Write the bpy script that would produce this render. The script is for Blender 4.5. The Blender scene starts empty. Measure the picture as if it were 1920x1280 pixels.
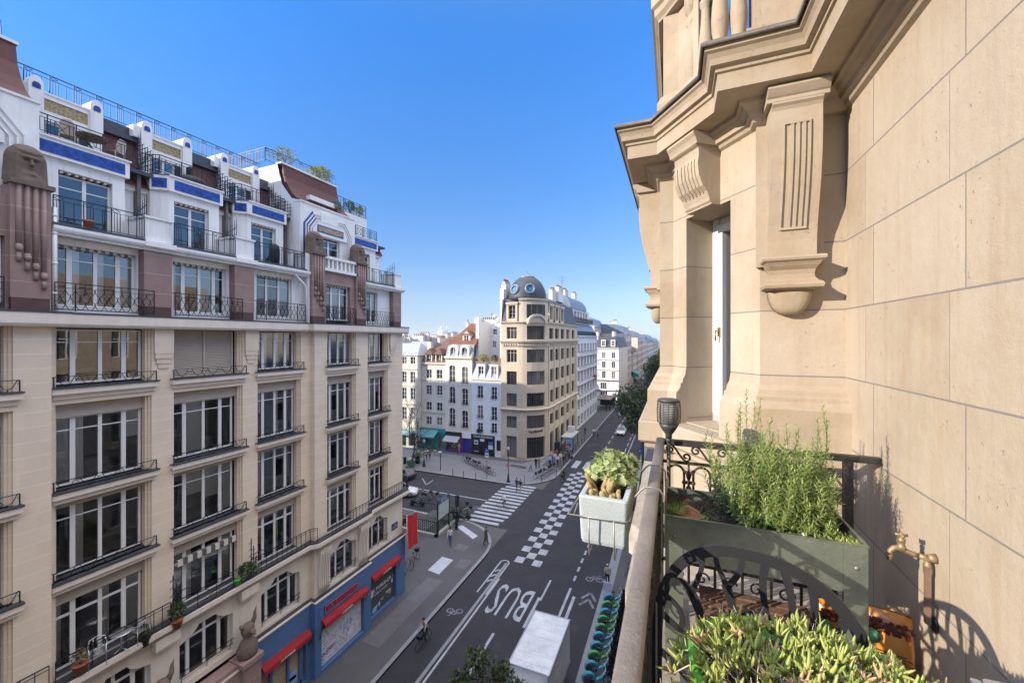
import bpy, bmesh, math, random
from mathutils import Vector, Matrix
R = math.radians
rnd = random.Random(7)
SC = bpy.context.scene
COL = SC.collection
EYE = 19.5
YAW = math.atan(305/747.0)
# ---------------------------------------------------------------- camera, sky, sun, exposure
cam_d = bpy.data.cameras.new('camera'); cam = bpy.data.objects.new('camera', cam_d); COL.objects.link(cam)
SC.camera = cam
cam.location = (0, 0, EYE); cam.rotation_euler = (R(90), 0, YAW)
cam_d.sensor_width = 36; cam_d.lens = 36*747/1920.0
cam_d.shift_y = -5/1920.0
cam_d.clip_start = 0.05; cam_d.clip_end = 12000
SUN_DIR = Vector((-.735, -.66, .372)).normalized()        # towards the sun
W = bpy.data.worlds.new('World'); SC.world = W; W.use_nodes = True
wn = W.node_tree.nodes; wl = W.node_tree.links
sky = wn.new('ShaderNodeTexSky'); sky.sky_type = 'NISHITA'; sky.sun_disc = False
sky.sun_elevation = math.asin(SUN_DIR.z); sky.sun_rotation = math.atan2(SUN_DIR.x, SUN_DIR.y)
sky.air_density = 1.0; sky.dust_density = 0; sky.ozone_density = 6; sky.altitude = 60
bg = wn['Background']; bg.inputs[1].default_value = .135
# the clear sky of the photograph: deep blue overhead, paler and dimmer at the skyline
tc_ = wn.new('ShaderNodeTexCoord'); sp_ = wn.new('ShaderNodeSeparateXYZ'); wl.new(tc_.outputs['Generated'], sp_.inputs[0])
cr_ = wn.new('ShaderNodeValToRGB'); wl.new(sp_.outputs[2], cr_.inputs[0])
for i_, (p_, c_) in enumerate(((0, (.20, .24, .34)), (.05, (.33, .31, .34)), (.1, (.43, .36, .35)), (.355, (.31, .45, .54)), (.6, (.25, .57, .77)), (.95, (.95, 1, 1)))):
    e_ = cr_.color_ramp.elements[i_] if i_ < 2 else cr_.color_ramp.elements.new(p_)
    e_.position = p_; e_.color = (*c_, 1)
mx_ = wn.new('ShaderNodeMix'); mx_.data_type = 'RGBA'; mx_.blend_type = 'MULTIPLY'; mx_.inputs[0].default_value = 1
wl.new(sky.outputs[0], mx_.inputs[6]); wl.new(cr_.outputs[0], mx_.inputs[7]); 
# fill light added to the unseen sky overhead and in the east
def wm_(op, a, b, c=None):
    n = wn.new('ShaderNodeMath'); n.operation = op
    for i, x in enumerate((a, b, c)):
        if x is None: continue
        if isinstance(x, (int, float)): n.inputs[i].default_value = x
        else: wl.new(x, n.inputs[i])
    return n.outputs[0]
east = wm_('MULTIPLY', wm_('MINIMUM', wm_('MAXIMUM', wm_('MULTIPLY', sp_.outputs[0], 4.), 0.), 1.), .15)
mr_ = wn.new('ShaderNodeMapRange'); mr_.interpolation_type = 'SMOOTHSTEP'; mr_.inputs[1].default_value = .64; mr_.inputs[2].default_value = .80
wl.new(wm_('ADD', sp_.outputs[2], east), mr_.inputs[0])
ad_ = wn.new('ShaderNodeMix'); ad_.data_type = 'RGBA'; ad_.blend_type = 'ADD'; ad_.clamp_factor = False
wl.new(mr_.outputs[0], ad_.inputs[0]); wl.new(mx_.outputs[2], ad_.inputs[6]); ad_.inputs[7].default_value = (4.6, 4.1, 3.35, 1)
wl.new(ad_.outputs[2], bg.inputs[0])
sd = bpy.data.lights.new('sun', 'SUN'); sd.energy = 2.0; sd.angle = R(.5); sd.color = (1, .88, .72)
so = bpy.data.objects.new('sun', sd); COL.objects.link(so)
so.rotation_euler = SUN_DIR.to_track_quat('Z', 'Y').to_euler(); so.location = (0, 0, 60)
SC.view_settings.view_transform = 'Standard'; SC.view_settings.look = 'None'
SC.view_settings.exposure = 1.9; SC.view_settings.gamma = 1
SC.cycles.max_bounces = 6; SC.cycles.diffuse_bounces = 3; SC.cycles.glossy_bounces = 3
SC.cycles.transparent_max_bounces = 12; SC.cycles.transmission_bounces = 4
SC.cycles.caustics_reflective = False; SC.cycles.caustics_refractive = False
SC.cycles.use_denoising = True
# ---------------------------------------------------------------- measuring: photo pixel -> point on a known plane
_s, _c = math.sin(YAW), math.cos(YAW)
def ray(px, py):
    u = (px-960)/747.0; v = (py-635)/747.0
    return Vector((-_s+u*_c, _c+u*_s, -v))
def atX(px, py, X): r = ray(px, py); return Vector((0, 0, EYE))+r*(X/r.x)
def atY(px, py, Y): r = ray(px, py); return Vector((0, 0, EYE))+r*(Y/r.y)
def atZ(px, py, Z=0): r = ray(px, py); return Vector((0, 0, EYE))+r*((Z-EYE)/r.z)
# ---------------------------------------------------------------- materials
def _new(name):
    m = bpy.data.materials.new(name); m.use_nodes = True
    nt = m.node_tree; return m, nt, nt.nodes['Principled BSDF']
def math_n(nt, op, a, b=None, c=None):
    n = nt.nodes.new('ShaderNodeMath'); n.operation = op
    for i, x in enumerate((a, b, c)):
        if x is None: continue
        if isinstance(x, (int, float)): n.inputs[i].default_value = x
        else: nt.links.new(x, n.inputs[i])
    return n.outputs[0]
def mixc(nt, f, a, b, mode='MIX'):
    n = nt.nodes.new('ShaderNodeMix'); n.data_type = 'RGBA'; n.blend_type = mode
    for i, x in ((0, f), (6, a), (7, b)):
        if isinstance(x, (int, float)): n.inputs[i].default_value = x
        elif isinstance(x, tuple): n.inputs[i].default_value = (*x[:3], 1)
        else: nt.links.new(x, n.inputs[i])
    return n.outputs[2]
def noise(nt, vec, scale, detail=3, rough=.55):
    n = nt.nodes.new('ShaderNodeTexNoise'); n.inputs['Scale'].default_value = scale
    n.inputs['Detail'].default_value = detail; n.inputs['Roughness'].default_value = rough
    if vec: nt.links.new(vec, n.inputs['Vector'])
    return n.outputs['Fac']
def ramp(nt, f, stops):
    n = nt.nodes.new('ShaderNodeValToRGB'); e = n.color_ramp.elements
    while len(e) < len(stops): e.new(.5)
    for i, (p, c) in enumerate(stops):
        e[i].position = p; e[i].color = (c, c, c, 1) if isinstance(c, (int, float)) else (*c, 1)
    nt.links.new(f, n.inputs[0]); return n.outputs[0]
def sc(c, k): return tuple(max(0, min(1, x*k)) for x in c)
MATS = {}
def pm(name, col, rough=.8, metal=0, var=.10, vs=2.0, fine=30, bump=0, bs=60, stain=0, joint=None, spec=.5, squash=1, local=False, coat=0):
    """painted / stone / metal surface: two sizes of colour variation, optional streaky stain, optional courses"""
    if name in MATS: return MATS[name]
    m, nt, b = _new(name)
    if local:
        g = nt.nodes.new('ShaderNodeTexCoord').outputs['Object']
    else:
        g = nt.nodes.new('ShaderNodeNewGeometry').outputs['Position']
    mp = nt.nodes.new('ShaderNodeMapping'); mp.inputs['Scale'].default_value = (1, 1, squash)
    nt.links.new(g, mp.inputs[0]); v = mp.outputs[0]
    n1 = noise(nt, v, vs, 4, .6); n2 = noise(nt, v, fine, 3, .6)
    c = mixc(nt, ramp(nt, n1, [(.3, 0.), (.7, 1.)]), sc(col, 1-var), sc(col, 1+var))
    c = mixc(nt, ramp(nt, n2, [(.35, 0.), (.65, 1.)]), mixc(nt, 1., c, (1-var*.6,)*3, 'MULTIPLY'), c)
    if stain:
        m2 = nt.nodes.new('ShaderNodeMapping'); m2.inputs['Scale'].default_value = (1, 1, .12)
        nt.links.new(g, m2.inputs[0])
        s = ramp(nt, noise(nt, m2.outputs[0], 5, 5, .65), [(.5, 0.), (.75, 1.)])
        c = mixc(nt, math_n(nt, 'MULTIPLY', s, stain), c, sc(col, .45))
    hgt = None
    if joint:                      # (spacing, width, colour, offset)
        sp, wd, jc, of = joint
        sep = nt.nodes.new('ShaderNodeSeparateXYZ'); nt.links.new(g, sep.inputs[0])
        f = math_n(nt, 'FRACT', math_n(nt, 'DIVIDE', math_n(nt, 'SUBTRACT', sep.outputs[2], of), sp))
        k = math_n(nt, 'LESS_THAN', f, wd/sp)
        # each course its own shade
        idx = math_n(nt, 'FLOOR', math_n(nt, 'DIVIDE', math_n(nt, 'SUBTRACT', sep.outputs[2], of), sp))
        wnz = nt.nodes.new('ShaderNodeTexWhiteNoise'); wnz.noise_dimensions = '2D'
        cb = nt.nodes.new('ShaderNodeCombineXYZ'); nt.links.new(idx, cb.inputs[0])
        ysn = math_n(nt, 'FLOOR', math_n(nt, 'MULTIPLY', math_n(nt, 'ADD', sep.outputs[1], math_n(nt, 'MULTIPLY', idx, .43)), 1.1))
        nt.links.new(ysn, cb.inputs[1]); nt.links.new(cb.outputs[0], wnz.inputs[0])
        c = mixc(nt, math_n(nt, 'MULTIPLY', wnz.outputs[0], .3), c, sc(col, .82))
        c = mixc(nt, k, c, jc); hgt = math_n(nt, 'MULTIPLY', k, -.6)
    nt.links.new(c, b.inputs['Base Color'])
    b.inputs['Roughness'].default_value = rough; b.inputs['Metallic'].default_value = metal
    b.inputs['Specular IOR Level'].default_value = spec
    if coat: b.inputs['Coat Weight'].default_value = coat; b.inputs['Coat Roughness'].default_value = .08
    if bump or hgt is not None:
        bn = nt.nodes.new('ShaderNodeBump'); bn.inputs['Strength'].default_value = max(bump, .3)
        bn.inputs['Distance'].default_value = .01
        h = noise(nt, v, bs, 4, .6)
        if hgt is not None: h = math_n(nt, 'ADD', h, hgt)
        nt.links.new(h, bn.inputs['Height']); nt.links.new(bn.outputs[0], b.inputs['Normal'])
    MATS[name] = m; return m
def worn_paint(name, col, under, wear=.5):
    """road paint with chips and tyre wear that lets the asphalt through"""
    m, nt, b = _new(name)
    g = nt.nodes.new('ShaderNodeNewGeometry').outputs['Position']
    mp = nt.nodes.new('ShaderNodeMapping'); mp.inputs['Scale'].default_value = (2.2, .5, 1); nt.links.new(g, mp.inputs[0])
    a = noise(nt, g, 14, 5, .75); t = noise(nt, mp.outputs[0], 1.1, 3, .6); f = math_n(nt, 'ADD', math_n(nt, 'MULTIPLY', a, .65), math_n(nt, 'MULTIPLY', t, .35))
    chip = ramp(nt, f, [(wear+.02, 0.), (wear+.10, .85)])
    c = mixc(nt, ramp(nt, noise(nt, g, 1.5, 4), [(.3, 0.), (.7, 1.)]), sc(col, .78), sc(col, 1.12)); c = mixc(nt, chip, c, under)
    nt.links.new(c, b.inputs['Base Color']); b.inputs['Roughness'].default_value = .75; MATS[name] = m; return m
def glass_mat(name, tint=(.90, .93, .94), wav=0.004):
    """thin clear glass: mirror by fresnel, otherwise see through"""
    m = bpy.data.materials.new(name); m.use_nodes = True; nt = m.node_tree; nt.nodes.clear()
    o = nt.nodes.new('ShaderNodeOutputMaterial'); t = nt.nodes.new('ShaderNodeBsdfTransparent'); t.inputs[0].default_value = (*tint, 1)
    g = nt.nodes.new('ShaderNodeBsdfGlossy'); g.inputs['Roughness'].default_value = .015
    f = nt.nodes.new('ShaderNodeFresnel'); f.inputs[0].default_value = 1.6
    p = nt.nodes.new('ShaderNodeNewGeometry').outputs['Position']
    bn = nt.nodes.new('ShaderNodeBump'); bn.inputs['Strength'].default_value = .25; bn.inputs['Distance'].default_value = wav
    nt.links.new(noise(nt, p, 1.3, 1), bn.inputs['Height']); nt.links.new(bn.outputs[0], g.inputs['Normal'])
    mx = nt.nodes.new('ShaderNodeMixShader'); nt.links.new(math_n(nt, 'MULTIPLY_ADD', f.outputs[0], 1.3, .10), mx.inputs[0])
    nt.links.new(t.outputs[0], mx.inputs[1]); nt.links.new(g.outputs[0], mx.inputs[2]); nt.links.new(mx.outputs[0], o.inputs[0])
    MATS[name] = m; return m
def dark_glass(name, col=(.015, .018, .022), rough=.06):
    """panes too far off to look through: each reads as a dark room, some with curtains"""
    m, nt, b = _new(name)
    oi = nt.nodes.new('ShaderNodeObjectInfo').outputs['Random']
    c = mixc(nt, ramp(nt, oi, [(.62, 0.), (.95, .35)]), col, (.45, .43, .38))
    nt.links.new(c, b.inputs['Base Color']); b.inputs['Roughness'].default_value = rough
    b.inputs['Specular IOR Level'].default_value = .6
    MATS[name] = m; return m
def leaf_mat(name, a, b_, vs=6, rough=.55, trans=.25):
    m, nt, b = _new(name)
    p = nt.nodes.new('ShaderNodeNewGeometry')
    rp = p.outputs['Random Per Island']
    n1 = noise(nt, p.outputs['Position'], vs, 2)
    f = math_n(nt, 'ADD', math_n(nt, 'MULTIPLY', rp, .6), math_n(nt, 'MULTIPLY', n1, .4))
    c = mixc(nt, f, a, b_)
    nt.links.new(c, b.inputs['Base Color']); b.inputs['Roughness'].default_value = rough
    if trans:
        t = nt.nodes.new('ShaderNodeBsdfTranslucent'); nt.links.new(c, t.inputs[0])
        mx = nt.nodes.new('ShaderNodeMixShader'); mx.inputs[0].default_value = trans
        o = nt.nodes['Material Output']
        nt.links.new(b.outputs[0], mx.inputs[1]); nt.links.new(t.outputs[0], mx.inputs[2]); nt.links.new(mx.outputs[0], o.inputs[0])
    MATS[name] = m; return m
# ---------------------------------------------------------------- mesh collecting
def frame(O, U, N):
    """local (u along, v outwards, z up) -> world"""
    U = Vector(U).normalized(); N = Vector(N).normalized(); O = Vector(O)
    return Matrix(((U.x, N.x, 0, O.x), (U.y, N.y, 0, O.y), (U.z, N.z, 1, O.z), (0, 0, 0, 1)))
class MB:
    def __init__(self, T=None): self.v = []; self.f = []; self.mi = []; self.sm = []; self.T = T or Matrix.Identity(4); self.m = 0
    def add(self, vs, fs, smooth=False):
        n = len(self.v); T = self.T
        self.v += [tuple(T @ Vector(p)) for p in vs]
        self.f += [tuple(i+n for i in f) for f in fs]; self.mi += [self.m]*len(fs); self.sm += [smooth]*len(fs)
        return self
    def box(self, a, b, m=None):
        if m is not None: self.m = m
        x0, x1 = sorted((a[0], b[0])); y0, y1 = sorted((a[1], b[1])); z0, z1 = sorted((a[2], b[2]))
        return self.add([(x0,y0,z0),(x1,y0,z0),(x1,y1,z0),(x0,y1,z0),(x0,y0,z1),(x1,y0,z1),(x1,y1,z1),(x0,y1,z1)],
                 [(0,3,2,1),(4,5,6,7),(0,1,5,4),(1,2,6,5),(2,3,7,6),(3,0,4,7)])
    def quad(self, *p): return self.add(p, [tuple(range(len(p)))])
    def rings(self, rings, closed=True, caps=True, smooth=True, loop=False):
        n = len(rings[0]); vs = [p for r in rings for p in r]; fs = []
        k = len(rings)
        for i in range(k if loop else k-1):
            for j in range(n if closed else n-1):
                a = i*n+j; b = i*n+(j+1) % n; i2 = (i+1) % k
                fs.append((a, b, i2*n+(j+1) % n, i2*n+j))
        if caps and not loop: fs += [tuple(range(n-1, -1, -1)), tuple(range((k-1)*n, k*n))]
        return self.add(vs, fs, smooth)
    def tube(self, pts, r, n=6, caps=True, loop=False, smooth=True):
        pts = [Vector(p) for p in pts]; rs = r if isinstance(r, (list, tuple)) else [r]*len(pts)
        rg = []; ref = None; L = len(pts)
        for i, p in enumerate(pts):
            if loop: d = pts[(i+1) % L]-pts[i-1]
            else: d = pts[min(i+1, L-1)]-pts[max(i-1, 0)]
            if d.length < 1e-9: d = Vector((0, 0, 1))
            d.normalize()
            if ref is None: ref = Vector((0, 0, 1)) if abs(d.z) < .9 else Vector((1, 0, 0))
            a = d.cross(ref)
            if a.length < 1e-4: a = d.cross(Vector((0, 1, 0)))
            a.normalize(); b = a.cross(d).normalized(); ref = b
            rg.append([p+(a*math.cos(t)+b*math.sin(t))*rs[i] for t in [2*math.pi*(j+.5)/n for j in range(n)]])
        return self.rings(rg, caps=caps, smooth=smooth, loop=loop)
    def bar(self, p, q, w, h=None):
        """square bar"""
        return self.tube([p, q], (w)*.7071, 4, smooth=False)
    def lathe(self, prof, c=(0, 0, 0), n=16, smooth=True, caps=True, a0=0, a1=2*math.pi, sx=1, sy=1):
        full = abs(a1-a0-2*math.pi) < 1e-6
        k = n if full else n+1
        rg = [[(c[0]+sx*r*math.cos(a0+(a1-a0)*j/n), c[1]+sy*r*math.sin(a0+(a1-a0)*j/n), c[2]+z) for j in range(k)] for r, z in prof]
        return self.rings(rg, closed=full, caps=caps, smooth=smooth)
    def prism(self, poly, z0, z1):
        n = len(poly)
        return self.add([(x, y, z0) for x, y in poly]+[(x, y, z1) for x, y in poly],
            [tuple(range(n-1, -1, -1)), tuple(range(n, 2*n))]+[(i, (i+1) % n, (i+1) % n+n, i+n) for i in range(n)])
    def ext(self, poly3, d, smooth=False):
        """extrude a 3D polygon by vector d"""
        n = len(poly3); P = [Vector(p) for p in poly3]; d = Vector(d)
        return self.add(P+[p+d for p in P], [tuple(range(n-1, -1, -1)), tuple(range(n, 2*n))]+[(i, (i+1) % n, (i+1) % n+n, i+n) for i in range(n)], smooth)
    def ball(self, c, r, n=8, sx=1, sy=1, sz=1):
        pr = [(r*math.sin(math.pi*i/n), -r*sz*math.cos(math.pi*i/n)) for i in range(n+1)]
        pr[0] = (r*.02, -r*sz); pr[-1] = (r*.02, r*sz)
        return self.lathe(pr, c, max(6, n), sx=sx, sy=sy)
    def sweep(self, path, prof, closed=False, smooth=False):
        """path: plan polyline [(x,y)], prof: closed loop of (offset to the left normal, z)"""
        n = len(path); rg = []
        for i, p in enumerate(path):
            p = Vector(p)
            a = (p-Vector(path[i-1])).normalized() if (i > 0 or closed) else None
            b = (Vector(path[(i+1) % n])-p).normalized() if (i < n-1 or closed) else None
            a = a or b; b = b or a
            na = Vector((-a.y, a.x)); nb = Vector((-b.y, b.x)); m = na+nb
            m = m/max(.25, m.dot(na)) if m.length > 1e-6 else na
            rg.append([(p.x+m.x*o, p.y+m.y*o, z) for o, z in prof])
        return self.rings(rg, caps=not closed, smooth=smooth, loop=closed)
    def build(self, name, mats, parent=None):
        me = bpy.data.meshes.new(name)
        me.from_pydata(self.v, [], self.f)
        if not isinstance(mats, (list, tuple)): mats = [mats]
        for m in mats: me.materials.append(m)
        me.polygons.foreach_set('material_index', self.mi); me.polygons.foreach_set('use_smooth', self.sm)
        bm = bmesh.new(); bm.from_mesh(me); bmesh.ops.recalc_face_normals(bm, faces=bm.faces); bm.to_mesh(me); bm.free()
        o = bpy.data.objects.new(name, me); COL.objects.link(o)
        if parent is not None: setp(o, parent)
        return o
ROOT = {}
def setp(o, parent):
    o.parent = parent
    if parent.name in ROOT: o.matrix_parent_inverse = Matrix.Translation(-ROOT[parent.name])
def thing(name, label, cat, loc=(0, 0, 0), group=None, rz=None):
    """Empty at the thing's base. rz=None: its parts are given in world coordinates, else in its own"""
    o = bpy.data.objects.new(name, None); COL.objects.link(o); o.location = loc
    o.empty_display_size = .3
    if rz is None: ROOT[o.name] = Vector(loc)
    else: o.rotation_euler = (0, 0, rz)
    o['label'] = label; o['category'] = cat
    if group: o['group'] = group
    return o
def tag(o, label, cat, group=None):
    o['label'] = label; o['category'] = cat
    if group: o['group'] = group
    return o
def struct(o, kind='structure'): o['kind'] = kind; return o
def kids(o): return [c for c in KID.get(o, [])]
def dup(root, loc, rz, label, group=None, scale=None):
    r = root.copy(); COL.objects.link(r); r.location = loc; r.rotation_euler = (0, 0, rz); r['label'] = label
    if group: r['group'] = group
    if scale: r.scale = (scale,)*3
    def rec(src, dst):
        for ch in list(src.children):
            c = ch.copy(); COL.objects.link(c); c.parent = dst; rec(ch, c)
    rec(root, r); return r
def text(name, s, size, origin, udir, vdir, mat, parent=None, ext=.01, align='CENTER', sx=1, bold=0):
    cu = bpy.data.curves.new(name, 'FONT'); cu.body = s; cu.size = size; cu.extrude = ext; cu.align_x = align; cu.align_y = 'CENTER'
    cu.offset = bold; cu.resolution_u = 2
    o = bpy.data.objects.new(name, cu); COL.objects.link(o)
    dg = bpy.context.evaluated_depsgraph_get(); me = bpy.data.meshes.new_from_object(o.evaluated_get(dg))
    bpy.data.objects.remove(o); bpy.data.curves.remove(cu)
    U = Vector(udir).normalized(); V = Vector(vdir).normalized(); N = U.cross(V)
    M = Matrix(((U.x*sx, V.x, N.x, origin[0]), (U.y*sx, V.y, N.y, origin[1]), (U.z*sx, V.z, N.z, origin[2]), (0, 0, 0, 1)))
    me.transform(M); me.materials.clear(); me.materials.append(mat)
    o = bpy.data.objects.new(name, me); COL.objects.link(o)
    if parent is not None: setp(o, parent)
    return o
def wall_sheet(mb, u0, u1, z0, z1, ops, depth, v=0):
    """wall front at v with rectangular openings (u0,u1,z0,z1) and their reveals"""
    us = sorted({u0, u1, *[o[0] for o in ops], *[o[1] for o in ops]}); zs = sorted({z0, z1, *[o[2] for o in ops], *[o[3] for o in ops]})
    us = [x for x in us if u0 <= x <= u1]; zs = [x for x in zs if z0 <= x <= z1]
    for j in range(len(zs)-1):
        run = None
        for i in range(len(us)):
            solid = i < len(us)-1 and not any(o[0] < (us[i]+us[i+1])/2 < o[1] and o[2] < (zs[j]+zs[j+1])/2 < o[3] for o in ops)
            if solid and run is None: run = us[i]
            if not solid and run is not None:
                mb.quad((run, v, zs[j]), (us[i], v, zs[j]), (us[i], v, zs[j+1]), (run, v, zs[j+1])); run = None
    for a, b, c, d in ops:
        w = v-depth
        mb.quad((a, v, c), (a, w, c), (a, w, d), (a, v, d)); mb.quad((b, v, c), (b, v, d), (b, w, d), (b, w, c))
        mb.quad((a, v, d), (a, w, d), (b, w, d), (b, v, d)); mb.quad((a, v, c), (b, v, c), (b, w, c), (a, w, c))
# shared materials
M_white = pm('white window paint', (.78, .78, .76), .45, var=.04)
M_iron = pm('black wrought iron', (.018, .02, .026), .5, .3, var=.2)
M_slate = pm('dark zinc ledge', (.06, .065, .08), .5, .2, var=.2, vs=4)
M_zincroof = pm('grey zinc roofing', (.20, .23, .28), .45, .35, var=.12, vs=1.2)
M_glass = glass_mat('clear window glass')
M_dark = pm('dark room', (.03, .028, .026), .9, var=.3)
M_farglass = dark_glass('dark far pane')
M_stonetrim = pm('pale stone trim', (.60, .55, .47), .85, var=.07, vs=2, stain=.25, bump=.15)
# ================================================================ the sunlit stone house this balcony belongs to
def Z(h): return EYE+h
def near_stone(name, joints=True):
    m, nt, b = _new(name)
    g = nt.nodes.new('ShaderNodeNewGeometry').outputs['Position']
    sep = nt.nodes.new('ShaderNodeSeparateXYZ'); nt.links.new(g, sep.inputs[0])
    X, Y, ZZ = sep.outputs
    SP = .4505
    zr = math_n(nt, 'DIVIDE', math_n(nt, 'SUBTRACT', ZZ, EYE+.195), SP)
    idx = math_n(nt, 'FLOOR', zr); fr = math_n(nt, 'FRACT', zr)
    d0 = math_n(nt, 'MINIMUM', fr, math_n(nt, 'SUBTRACT', 1., fr))
    hj = math_n(nt, 'LESS_THAN', d0, .0095)
    par = math_n(nt, 'ABSOLUTE', math_n(nt, 'MODULO', idx, 2.))
    shift = math_n(nt, 'MULTIPLY_ADD', par, .10, 2.87)
    wid = math_n(nt, 'MULTIPLY_ADD', par, -.0, .775)
    yr = math_n(nt, 'ADD', math_n(nt, 'DIVIDE', math_n(nt, 'SUBTRACT', shift, Y), wid), 40.)
    yi = math_n(nt, 'FLOOR', yr); yf = math_n(nt, 'FRACT', yr)
    d1 = math_n(nt, 'MINIMUM', yf, math_n(nt, 'SUBTRACT', 1., yf))
    vj = math_n(nt, 'MULTIPLY', math_n(nt, 'LESS_THAN', d1, .0045), math_n(nt, 'GREATER_THAN', X, 1.03))
    vj = math_n(nt, 'MULTIPLY', vj, math_n(nt, 'GREATER_THAN', math_n(nt, 'ADD', math_n(nt, 'ABSOLUTE', math_n(nt, 'MODULO', yi, 2.)), math_n(nt, 'SUBTRACT', 1., par)), .5))
    J = math_n(nt, 'MAXIMUM', hj, vj) if joints else None
    base = (.52, .385, .25)
    n1 = noise(nt, g, 1.7, 5, .6); n2 = noise(nt, g, 9, 5, .65)
    c = mixc(nt, ramp(nt, n1, [(.32, 0.), (.68, 1.)]), (.445, .375, .29), (.345, .28, .20))
    mp = nt.nodes.new('ShaderNodeMapping'); mp.inputs['Rotation'].default_value = (R(38), 0, 0); mp.inputs['Scale'].default_value = (1, 5, 1)
    nt.links.new(g, mp.inputs[0])
    streak = ramp(nt, noise(nt, mp.outputs[0], 2.2, 5, .6), [(.48, 0.), (.72, 1.)])
    c = mixc(nt, math_n(nt, 'MULTIPLY', streak, .42), c, (.35, .24, .14))
    c = mixc(nt, math_n(nt, 'MULTIPLY', ramp(nt, n2, [(.4, 0.), (.75, 1.)]), .25), c, (.50, .42, .33))
    if joints:
        wn_ = nt.nodes.new('ShaderNodeTexWhiteNoise'); wn_.noise_dimensions = '2D'; cb = nt.nodes.new('ShaderNodeCombineXYZ')
        nt.links.new(idx, cb.inputs[0]); nt.links.new(yi, cb.inputs[1]); nt.links.new(cb.outputs[0], wn_.inputs[0])
        c = mixc(nt, math_n(nt, 'MULTIPLY', wn_.outputs[0], .45), c, (.50, .43, .345))
        c = mixc(nt, J, c, (.22, .20, .185))
    mv = nt.nodes.new('ShaderNodeMapping'); mv.inputs['Scale'].default_value = (6, 6, .35); nt.links.new(g, mv.inputs[0])
    rain = ramp(nt, noise(nt, mv.outputs[0], 2.0, 5, .65), [(.52, 0.), (.74, 1.)])
    c = mixc(nt, math_n(nt, 'MULTIPLY', rain, .22), c, (.24, .17, .105))
    pit = ramp(nt, noise(nt, g, 34, 4, .7), [(.28, 1.), (.36, 0.)])
    spots = ramp(nt, noise(nt, g, 3.1, 2), [(.45, 0.), (.6, 1.)])
    pits = math_n(nt, 'MULTIPLY', pit, spots)
    c = mixc(nt, math_n(nt, 'MULTIPLY', pits, .55), c, (.24, .16, .09))
    nt.links.new(c, b.inputs['Base Color']); b.inputs['Roughness'].default_value = .9; b.inputs['Specular IOR Level'].default_value = .2
    h = math_n(nt, 'ADD', math_n(nt, 'MULTIPLY', noise(nt, g, 150, 5, .7), .55), math_n(nt, 'MULTIPLY', noise(nt, g, 22, 4), .8))
    h = math_n(nt, 'SUBTRACT', h, math_n(nt, 'MULTIPLY', pits, .9))
    if joints: h = math_n(nt, 'SUBTRACT', h, math_n(nt, 'MULTIPLY', J, .5))
    bn = nt.nodes.new('ShaderNodeBump'); bn.inputs['Strength'].default_value = .8; bn.inputs['Distance'].default_value = .005
    nt.links.new(h, bn.inputs['Height']); nt.links.new(bn.outputs[0], b.inputs['Normal'])
    return m
M_near = near_stone('sunlit limestone blocks'); M_nearp = near_stone('sunlit carved limestone', False)
M_lead = pm('weathered lead flashing', (.13, .115, .10), .55, .4, var=.25, vs=9, fine=60, bump=.4, bs=30)
house = thing('stone_house', 'sunlit cream limestone house with corner bay, fluted brackets and heavy cornice, right of the balcony', 'house', (1.5, 3.5, 0))
P0, P1, P2, P3, P4 = (1.045, 3.27), (.558, 3.27), (-.01, 4.03), (-.13, 4.03), (-.13, 7.0)
CU = Vector((-.5987, .801)).normalized()                    # along the chamfer
WU0, WU1, WZ0, WZ1 = .265, .77, Z(-.74), Z(1.07)
mb = MB()
TOP = Z(1.75)
def wq(a, b, z0, z1): mb.quad((*a, z0), (*b, z0), (*b, z1), (*a, z1))
# main wall plane with hidden-side openings (they are what the windows opposite mirror)
Tm = frame((1.045, 0, 0), (0, 1, 0), (-1, 0, 0)); mb.T = Tm
ops = [(y, y+1.15, z, z+2.3) for y in (-48, -45, -42, -39, -36, -32, -29, -26, -23, -20, -17, -14, -11, -8, -5) for z in (4.6, 8.0, 11.3, 14.6, 18.0, 21.6)] \
    + [(y, y+1.15, z, z+2.2) for y in (-1.6, 1.2) for z in (4.6, 8.0, 11.3, 14.2)] + [(-1.9, -.7, 17.9, 20.4)]
wall_sheet(mb, -50, 3.27, 0, 27.5, ops, .3)
mb.T = Matrix.Identity(4)
wq(P0, P1, 0, TOP)
chT = frame((P1[0], P1[1], 0), (CU.x, CU.y, 0), (-.801, -.5987, 0))
mb.T = chT; wall_sheet(mb, 0, .949, 0, TOP, [(WU0, WU1, WZ0, WZ1)]+[(.2, .8, z, z+2.0) for z in (4.8, 8, 11.4, 14.8)], .33)
mb.T = Matrix.Identity(4); wq(P2, P3, 0, TOP)
mb.T = frame((-.13, 4.03, 0), (0, 1, 0), (-1, 0, 0))
wall_sheet(mb, 0, 2.97, 0, TOP, [(1.0, 2.0, z, z+2) for z in (4.8, 8, 11.4, 14.8)]+[(1.0, 2.0, WZ0, WZ1)], .3)
mb.T = Matrix.Identity(4); wq(P4, (1.045, 7), 0, TOP)
mb.T = Tm; wall_sheet(mb, 7, 24, 0, 24.2, [(y, y+1.15, z, z+2.3) for y in (8, 11, 14, 17, 20.5) for z in (4.6, 8.0, 11.3, 14.6, 18.0)], .3)
mb.T = Matrix.Identity(4)
mb.quad((1.045, -50, 27.5), (1.045, 3.27, 27.5), (12, 3.27, 27.5), (12, -50, 27.5)); mb.quad((1.045, 3.28, Z(1.92)), (1.045, 3.28, 27.5), (12, 3.28, 27.5), (12, 3.28, Z(1.92))); mb.quad((1.045, 3.27, 24.2), (1.045, 24, 24.2), (12, 24, 24.2), (12, 3.27, 24.2)); mb.quad((1.045, 24, 0), (12, 24, 0), (12, 24, 24.2), (1.045, 24, 24.2))
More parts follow.
